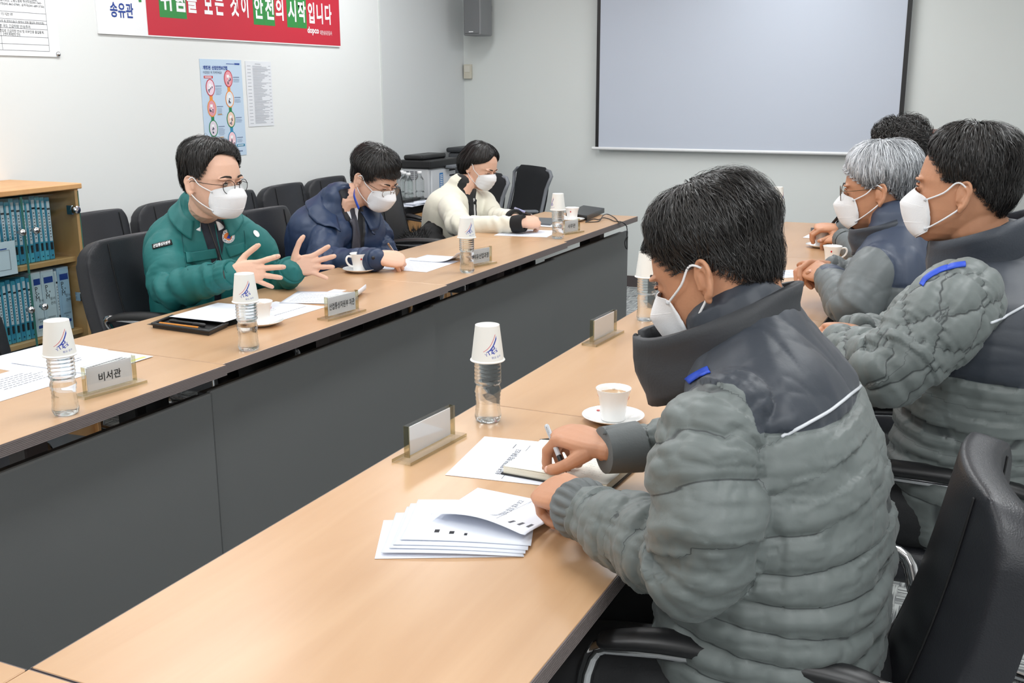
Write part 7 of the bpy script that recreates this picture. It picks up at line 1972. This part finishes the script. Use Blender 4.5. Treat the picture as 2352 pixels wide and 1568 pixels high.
# ---------------------------------------------------------------- the dark-haired man at the right edge
def right_man():
    root = empty('person', (-0.02, 2.42, 0), 0, 'dark-haired man in profile at the right edge, grey diamond-quilted jacket', 'person')
    hf = head_at_ear((2213, 448), 2.14, (-0.97, 0.17, 0.02), (0.02, 0, 1.0), 1.0)
    p0, p1 = np.array([-0.02, 2.38, 0.585]), np.array([0.015, 2.42, 1.075])
    M_Q2 = zone_mat('quilted_grey_diamond', [GREY, YOKE], ['yoke'], rough=0.5, bump=0.1, sheen=0.1, seams=('sa', 'sb'), thr=0.07)
    tr_ = trunk(p0, p1, (0, 1, 0), 1.18, 1.22, ex=2.5)
    sL, sR = D(2195, 700, 2.03), np.array([-0.02, 2.62, 0.95]); eL = D(2040, 855, 2.02); wL = D(1935, 800, 2.20); eR = np.array([-0.24, 2.66, 0.82]); wR = D(1960, 765, 2.42)
    aL = arm(sL, eL, wL, (0.080, 0.088, 0.082, 0.070, 0.062, 0.050), side=(0.3, 1, 0.2), inw=(0.01, 0.03, 0.01)); aR = arm(sR, eR, wR, (0.075, 0.075, 0.068, 0.06, 0.055, 0.045), side=(0, 1, 0))
    def at(V, info, own):
        z0 = 0.87+0.35*np.clip(V[:, 0]+0.02, -0.3, 0.3)*(-0.2); yo = np.minimum(V[:, 2]-z0, 0.05)
        yo = np.minimum(yo, np.where(V[:, 1] < 2.42, (info[1][2]-info[0][2]*0.97)*0.09+0.003, (info[2][2]-info[0][2])*0.09+0.003))
        nz = vnoise(V*9, 3); t = info[0]; sa = np.where(yo > -0.004, 1.0, np.sin(pi*(t[0]/0.060+0.2*nz))); sb = np.ones(len(V))
        for i in (1, 2):
            s, a, rn, R_ = info[i]; x, y = s/0.062, (a+0.06*nz)*R_/0.062; sa = np.where(own == i, np.sin(pi*(x+y)*0.7), sa); sb = np.where(own == i, np.sin(pi*(x-y)*0.7), sb)
        return {'yoke': yo, 'sa': sa, 'sb': sb}
    def disp(V, N, info, own):
        t = info[0]; nz = vnoise(V*9, 3); q = quilt_rows(t[0], t[1], t[3], 0.060, 0.011, 0.2*nz, 0.12)+wrinkle(V, 0.005, 14, (1, 1, 1.8), 4)
        yk = at(V, info, own)['yoke']; q = np.where(yk > 0, wrinkle(V, 0.003, 8, seed=6), q)-0.005*np.exp(-(yk/0.008)**2)*(own == 0)
        d = q
        for i in (1, 2):
            s, a, rn, R_ = info[i]; e = quilt_diamond(s, a+0.06*nz, R_, 0.062, 0.0110)+folds(s, a, info[i][0].max()*0.52, 0.07, 0.006, 5, 1.0, nz)+wrinkle(V, 0.0025, 18, seed=9); d = np.where(own == i, e, d)
        return d
    ja, VF = garment(root, 'jacket', [tr_, aL, aR], [], [M_Q2], vox=0.0048, sm=2, disp=disp, attrs=at)
    bv = bvh(VF)
    surf_stripe(root, bv, [(2116, 655), (2130, 637), (2160, 620), (2190, 611), (2218, 607)], (5, 6), M_BLUE)
    pts = [p for p in (hit(bv, *q, off=0.001) for q in catmull([(2276, 741), (2300, 731), (2330, 715), (2352, 703)], 5)) if p is not None]
    if len(pts) > 3: wobj('piping', tube(pts, 0.0028, 6), M_PIPE, root, smooth=True)
    V, F = glyphs('WA', 1.0, 'LEFT', 0.02); mn, mx = V.min(0), V.max(0); px = 2099+(V[:, 0]-mn[0])/(mx[0]-mn[0])*14; py = 634-(V[:, 0]-mn[0])/(mx[0]-mn[0])*12-(V[:, 1]-mn[1])/(mx[1]-mn[1])*9
    VV = [hit(bv, x, y, 0.002) for x, y in zip(px, py)]
    if all(v is not None for v in VV): wobj('chest_print', (np.array(VV), F), M_BLUE, root)
    stand_collar(root, np.array([-0.005, 2.42, 1.105]), norm(np.array([-0.10, 0, 1])), 0.092, 0.100, 0.115, M_YOKE, front=0.03, drop=0.085)
    hL = hframe(wL+norm(wL-eL)*0.02, norm(wL-eL), (0, 0, 1)); pl, nl, _ = hand_parts([(30, 40, 20)]*4, side=1); hR = hframe(wR+norm(wR-eR)*0.02, norm(wR-eR), (0, 0, 1)); pr_, nr, _ = hand_parts([(30, 40, 20)]*4, side=-1)
    body(root, hf, [p1+[-0.02, 0, 0.02], p1-[0, 0, 0.05]], [(hL, pl, nl), (hR, pr_, nr)], core_of(p0, p1-[0, 0, 0.05], (0, 1, 0), [(sL, eL, wL, wL), (sR, eR, wR, wR)]), SKIN_D, vox=0.0025, hvox=0.0025)
    eyes(hf, root, look=(0, 1, -0.1), opening=0.25, m_skin=SKIN_D, brow=(34, 28, 28), browk=1.4)
    mask(hf, root)
    def thick(a, p):
        da = np.degrees(np.abs((a+pi) % (2*pi)-pi)); dp = np.degrees(p); t = 0.018*(1-ss(58, 98, dp)*(0.3+0.35*ss(70, 120, da))); return np.clip(t-0.010*ss(72, 92, dp)*ss(95, 70, da), 0.0025, 0.04)
    hair(hf, root, M_HAIR, [(0, 48), (18, 49), (32, 52), (46, 60), (58, 70), (70, 88), (79, 90), (90, 83), (103, 88), (116, 104), (135, 120), (160, 132), (180, 134)], thick, n=6500, length=(0.3, 0.7), lift=0.006, width=0.0011, seed=44, fringe=0.0, swirl=0.3, part=0.3, clump=0.10)
    seated_legs(root, p0+[0, 0, -0.04], (-1, 0, 0), 0.42, M_TROUS, knee=0.40)
def stand_collar(root, cn, tilt, rx, ry, h, m, front=0.0, drop=0.05, name='collar', th=0.010, openw=172, lean=0.0, fs=-1):
    """zip collar standing round the neck of someone facing -x (fs=-1)"""
    G = []
    for k in range(33):
        a = radians(-openw+2*openw*k/32); fx = cos(a); op = ss(radians(110), radians(170), abs(a)); row = []
        for v in np.linspace(0, 1, 7):
            x = rx*fx; y = ry*sin(a); p = cn+np.array([x, y, -0.03])+np.array([fs*front*(1-fx)*0.5, 0, -drop*(1-fx)*0.5])+tilt*(h*v)*(1+0.05*op)+np.array([fx, sin(a), 0])*(0.004*sin(v*7+a*3)+0.008*v*v*0); row.append(p)
        G.append(row)
    G = np.array(G); co_ = wobj(name, thick_grid(G, th), m, root, smooth=True); wobj('zip', tube([G[0, j]+[0, -0.004, 0] for j in range(7)], 0.004, 6), M_BLACK, co_, smooth=True); return G
right_man()

# ---------------------------------------------------------------- the grey-haired man
def grey_man():
    root = empty('person', (-0.30, 3.42, 0), 0, 'grey-haired man with round glasses in a plain grey jacket, hands folded on the table', 'person')
    hf = head_at_ear((2023, 445), 3.20, (-0.985, 0.02, -0.08), (-0.08, 0, 1.0), 1.08)
    p0, p1 = np.array([-0.26, 3.42, 0.50]), np.array([-0.295, 3.43, 1.015])
    M_J = zone_mat('grey_shell', [(104, 110, 112), (62, 72, 92)], ['yoke'], rough=0.5, bump=0.1)
    tr_ = trunk(p0, p1, (0, 1, 0), 1.10, 1.12, ex=2.4)
    sL, sR = D(2020, 605, 3.14), np.array([-0.31, 3.62, 0.93]); eL = D(1958, 705, 3.10); wL = D(1905, 640, 3.42); eR = np.array([-0.44, 3.66, 0.80]); wR = D(1915, 618, 3.56)
    aL = arm(sL, eL, wL, (0.070, 0.078, 0.076, 0.070, 0.060, 0.048), side=(0.3, 1, 0.2), inw=(0.01, 0.03, 0.0)); aR = arm(sR, eR, wR, (0.07, 0.072, 0.066, 0.06, 0.052, 0.042), side=(0, 1, 0))
    def at(V, info, own):
        yo = np.minimum(V[:, 2]-0.86, 0.05); yo = np.minimum(yo, np.where(V[:, 1] < 3.42, (info[1][2]-info[0][2])*0.09+0.003, (info[2][2]-info[0][2])*0.09+0.003)); return {'yoke': yo}
    def disp(V, N, info, own):
        d = wrinkle(V, 0.005, 9, seed=3)
        for i in (1, 2): d = np.where(own == i, sleeve_disp(V, info, i, 0.008, seed=51+i, wr=0.0045, fr=11), d)
        return d-0.004*np.exp(-(at(V, info, own)['yoke']/0.006)**2)*(own == 0)
    ja, VF = garment(root, 'jacket', [tr_, aL, aR], [], [M_J], vox=0.0062, sm=3, disp=disp, attrs=at)
    bv = bvh(VF)
    surf_stripe(root, bv, [(1968, 572), (1974, 552), (1985, 536), (2000, 526)], (3, 4), M_BLUE)
    stand_collar(root, np.array([-0.315, 3.43, 1.010]), norm(np.array([-0.18, 0, 1])), 0.082, 0.092, 0.075, M_YOKE, front=0.02, drop=0.06)
    stand_collar(root, np.array([-0.315, 3.43, 1.018]), norm(np.array([-0.18, 0, 1])), 0.070, 0.078, 0.050, mat('inner_grey_knit', (150, 152, 154), 0.8), front=0.01, drop=0.05, name='inner_collar', th=0.004)
    dL, dR = norm(wL-eL), norm(wR-eR)
    cuff_ring(root, wL, dL, 0.044, M_GREYC, 0.045, 0.0015, 40); cuff_ring(root, wR, dR, 0.042, M_GREYC, 0.045, 0.0015, 40)
    hL = hframe(wL+dL*0.018, norm(np.array([-0.75, 0.62, 0.15])), norm(np.array([-0.3, -0.5, 0.8]))); pl, nl, _ = hand_parts([(40, 50, 25), (45, 55, 28), (50, 60, 30), (55, 62, 30)], (3, 1, -2, -4), ((0.6, 0.66, -0.4), (0.25, 0.88, -0.35), (0.1, 0.95, -0.25)), side=1, s=1.03)
    hR = hframe(wR+dR*0.012, norm(np.array([-0.85, -0.45, 0.12])), norm(np.array([-0.3, 0.25, 0.9]))); pr_, nr, _ = hand_parts([(40, 50, 25), (45, 55, 28), (50, 60, 30), (55, 62, 30)], (3, 1, -2, -4), ((0.6, 0.66, -0.4), (0.25, 0.88, -0.35), (0.1, 0.95, -0.25)), side=-1, s=1.03)
    body(root, hf, [p1+[-0.02, 0, 0.02], p1-[0, 0, 0.05]], [(hL, pl, nl), (hR, pr_, nr)], core_of(p0, p1-[0, 0, 0.05], (0, 1, 0), [(sL, eL, wL, wL+dL*.02), (sR, eR, wR, wR+dR*.02)]), SKIN_D, vox=0.0028, hvox=0.0022)
    eyes(hf, root, look=(0, 1, -0.05), opening=0.32, m_skin=SKIN_D, brow=(60, 56, 58), browk=1.6)
    mask(hf, root); glasses(hf, root, mat('dark_gold', (96, 78, 58), 0.3, 0.8), 0.0215, 0.0215, y=0.108, z=-0.004)
    M_GH = hair_mat('grey_hair', (46, 48, 54), (240, 243, 248), 0.45)
    def thick(a, p):
        da = np.degrees(np.abs((a+pi) % (2*pi)-pi)); dp = np.degrees(p); t = 0.021*(1-ss(62, 100, dp)*(0.35+0.4*ss(70, 120, da))); return np.clip(t-0.006*ss(75, 95, dp)*ss(95, 70, da), 0.003, 0.04)
    hair(hf, root, M_GH, [(0, 50), (18, 52), (34, 58), (50, 70), (62, 84), (74, 96), (80, 92), (90, 83), (103, 88), (116, 104), (135, 120), (160, 130), (180, 132)], thick, n=6500, length=(0.4, 0.95), lift=0.008, width=0.0013, seed=54, fringe=0.18, swirl=0.3, part=0.6, clump=0.09, grey=1.0, tone=0.8)
    seated_legs(root, p0+[0, 0, 0.045], (-1, 0, 0), 0.42, M_TROUS, knee=0.36)
grey_man()

# ---------------------------------------------------------------- the man hidden behind them
def hidden_man():
    root = empty('person', (-0.28, 4.62, 0), 0, 'man mostly hidden behind the grey-haired man, his black curly hair and writing hands showing', 'person')
    hf = frame(D(2068, 352, 4.35), (-0.95, 0.15, -0.22), (-0.2, 0, 1.0), 1.02)
    p0, p1 = np.array([-0.27, 4.62, 0.50]), np.array([-0.325, 4.66, 1.000])
    M_J = mat('grey_shell_plain', (100, 106, 108), 0.55, bump=0.2, bscale=250)
    tr_ = trunk(p0, p1, (0, 1, 0), 1.10, 1.10); sL, sR = np.array([-0.31, 4.44, 0.94]), np.array([-0.31, 4.85, 0.94]); eL = D(1985, 590, 4.35); wL = Z(1940, 552, 0.775); eR = np.array([-0.45, 4.95, 0.80]); wR = D(1935, 525, 4.72)
    aL = arm(sL, eL, wL, side=(0.3, 1, 0.2), inw=(0.01, 0.03, 0.0), r=(0.07, 0.07, 0.066, 0.062, 0.056, 0.046)); aR = arm(sR, eR, wR, side=(0, 1, 0))
    def disp(V, N, info, own): return wrinkle(V, 0.005, 10, seed=3)
    ja, VF = garment(root, 'jacket', [tr_, aL, aR], [], [M_J], vox=0.009, sm=3, disp=disp); bv = bvh(VF)
    for pts_ in ([(2072, 475), (2084, 462), (2096, 452), (2106, 446)],): surf_stripe(root, bv, pts_, (6, 6), M_BLUE)
    stand_collar(root, np.array([-0.335, 4.66, 1.000]), norm(np.array([-0.18, 0, 1])), 0.092, 0.105, 0.085, M_YOKE, front=0.02, drop=0.06)
    dL, dR = norm(wL-eL), norm(wR-eR); cuff_ring(root, wL, dL, 0.046, M_GREYC, 0.05, 0.0015, 40); cuff_ring(root, wR, dR, 0.042, M_GREYC, 0.045)
    hL = hframe(wL+dL*0.018, norm(np.array([-0.8, 0.5, -0.05])), norm(np.array([-0.2, -0.3, 0.9]))); pl, nl, _ = hand_parts([(35, 45, 25)]*4, side=1); hR = hframe(wR+dR*0.012, norm(np.array([-0.9, -0.2, 0.05])), norm(np.array([-0.2, -0.3, 0.9]))); pr_, nr, _ = hand_parts([(40, 50, 25), (45, 55, 28), (50, 60, 30), (55, 62, 30)], side=-1)
    body(root, hf, [p1+[-0.02, 0, 0.02], p1-[0, 0, 0.05]], [(hL, pl, nl), (hR, pr_, nr)], core_of(p0, p1-[0, 0, 0.05], (0, 1, 0), [(sL, eL, wL, wL+dL*.02), (sR, eR, wR, wR+dR*.02)]), SKIN_D, vox=0.0036, hvox=0.0026)
    eyes(hf, root, look=(0, 1, -0.3), opening=0.25, m_skin=SKIN_D); mask(hf, root)
    def thick(a, p):
        da = np.degrees(np.abs((a+pi) % (2*pi)-pi)); dp = np.degrees(p); return np.clip(0.026*(1-ss(60, 100, dp)*0.6), 0.003, 0.04)
    hair(hf, root, M_HAIR, HL_MALE, thick, n=3200, length=(0.25, 0.5), lift=0.010, width=0.002, seed=64, fringe=0.1, swirl=1.2, curl=0.8, clump=0.12)
    pen(D(1930, 492, 4.70), D(1908, 518, 4.76), 'black pen in the hand of the man hidden at the far end', M_BLACK, r=0.006)
    seated_legs(root, p0+[0, 0, 0.045], (-1, 0, 0), 0.42, M_TROUS, knee=0.36)
hidden_man()
bpy.data.scenes.remove(TS)
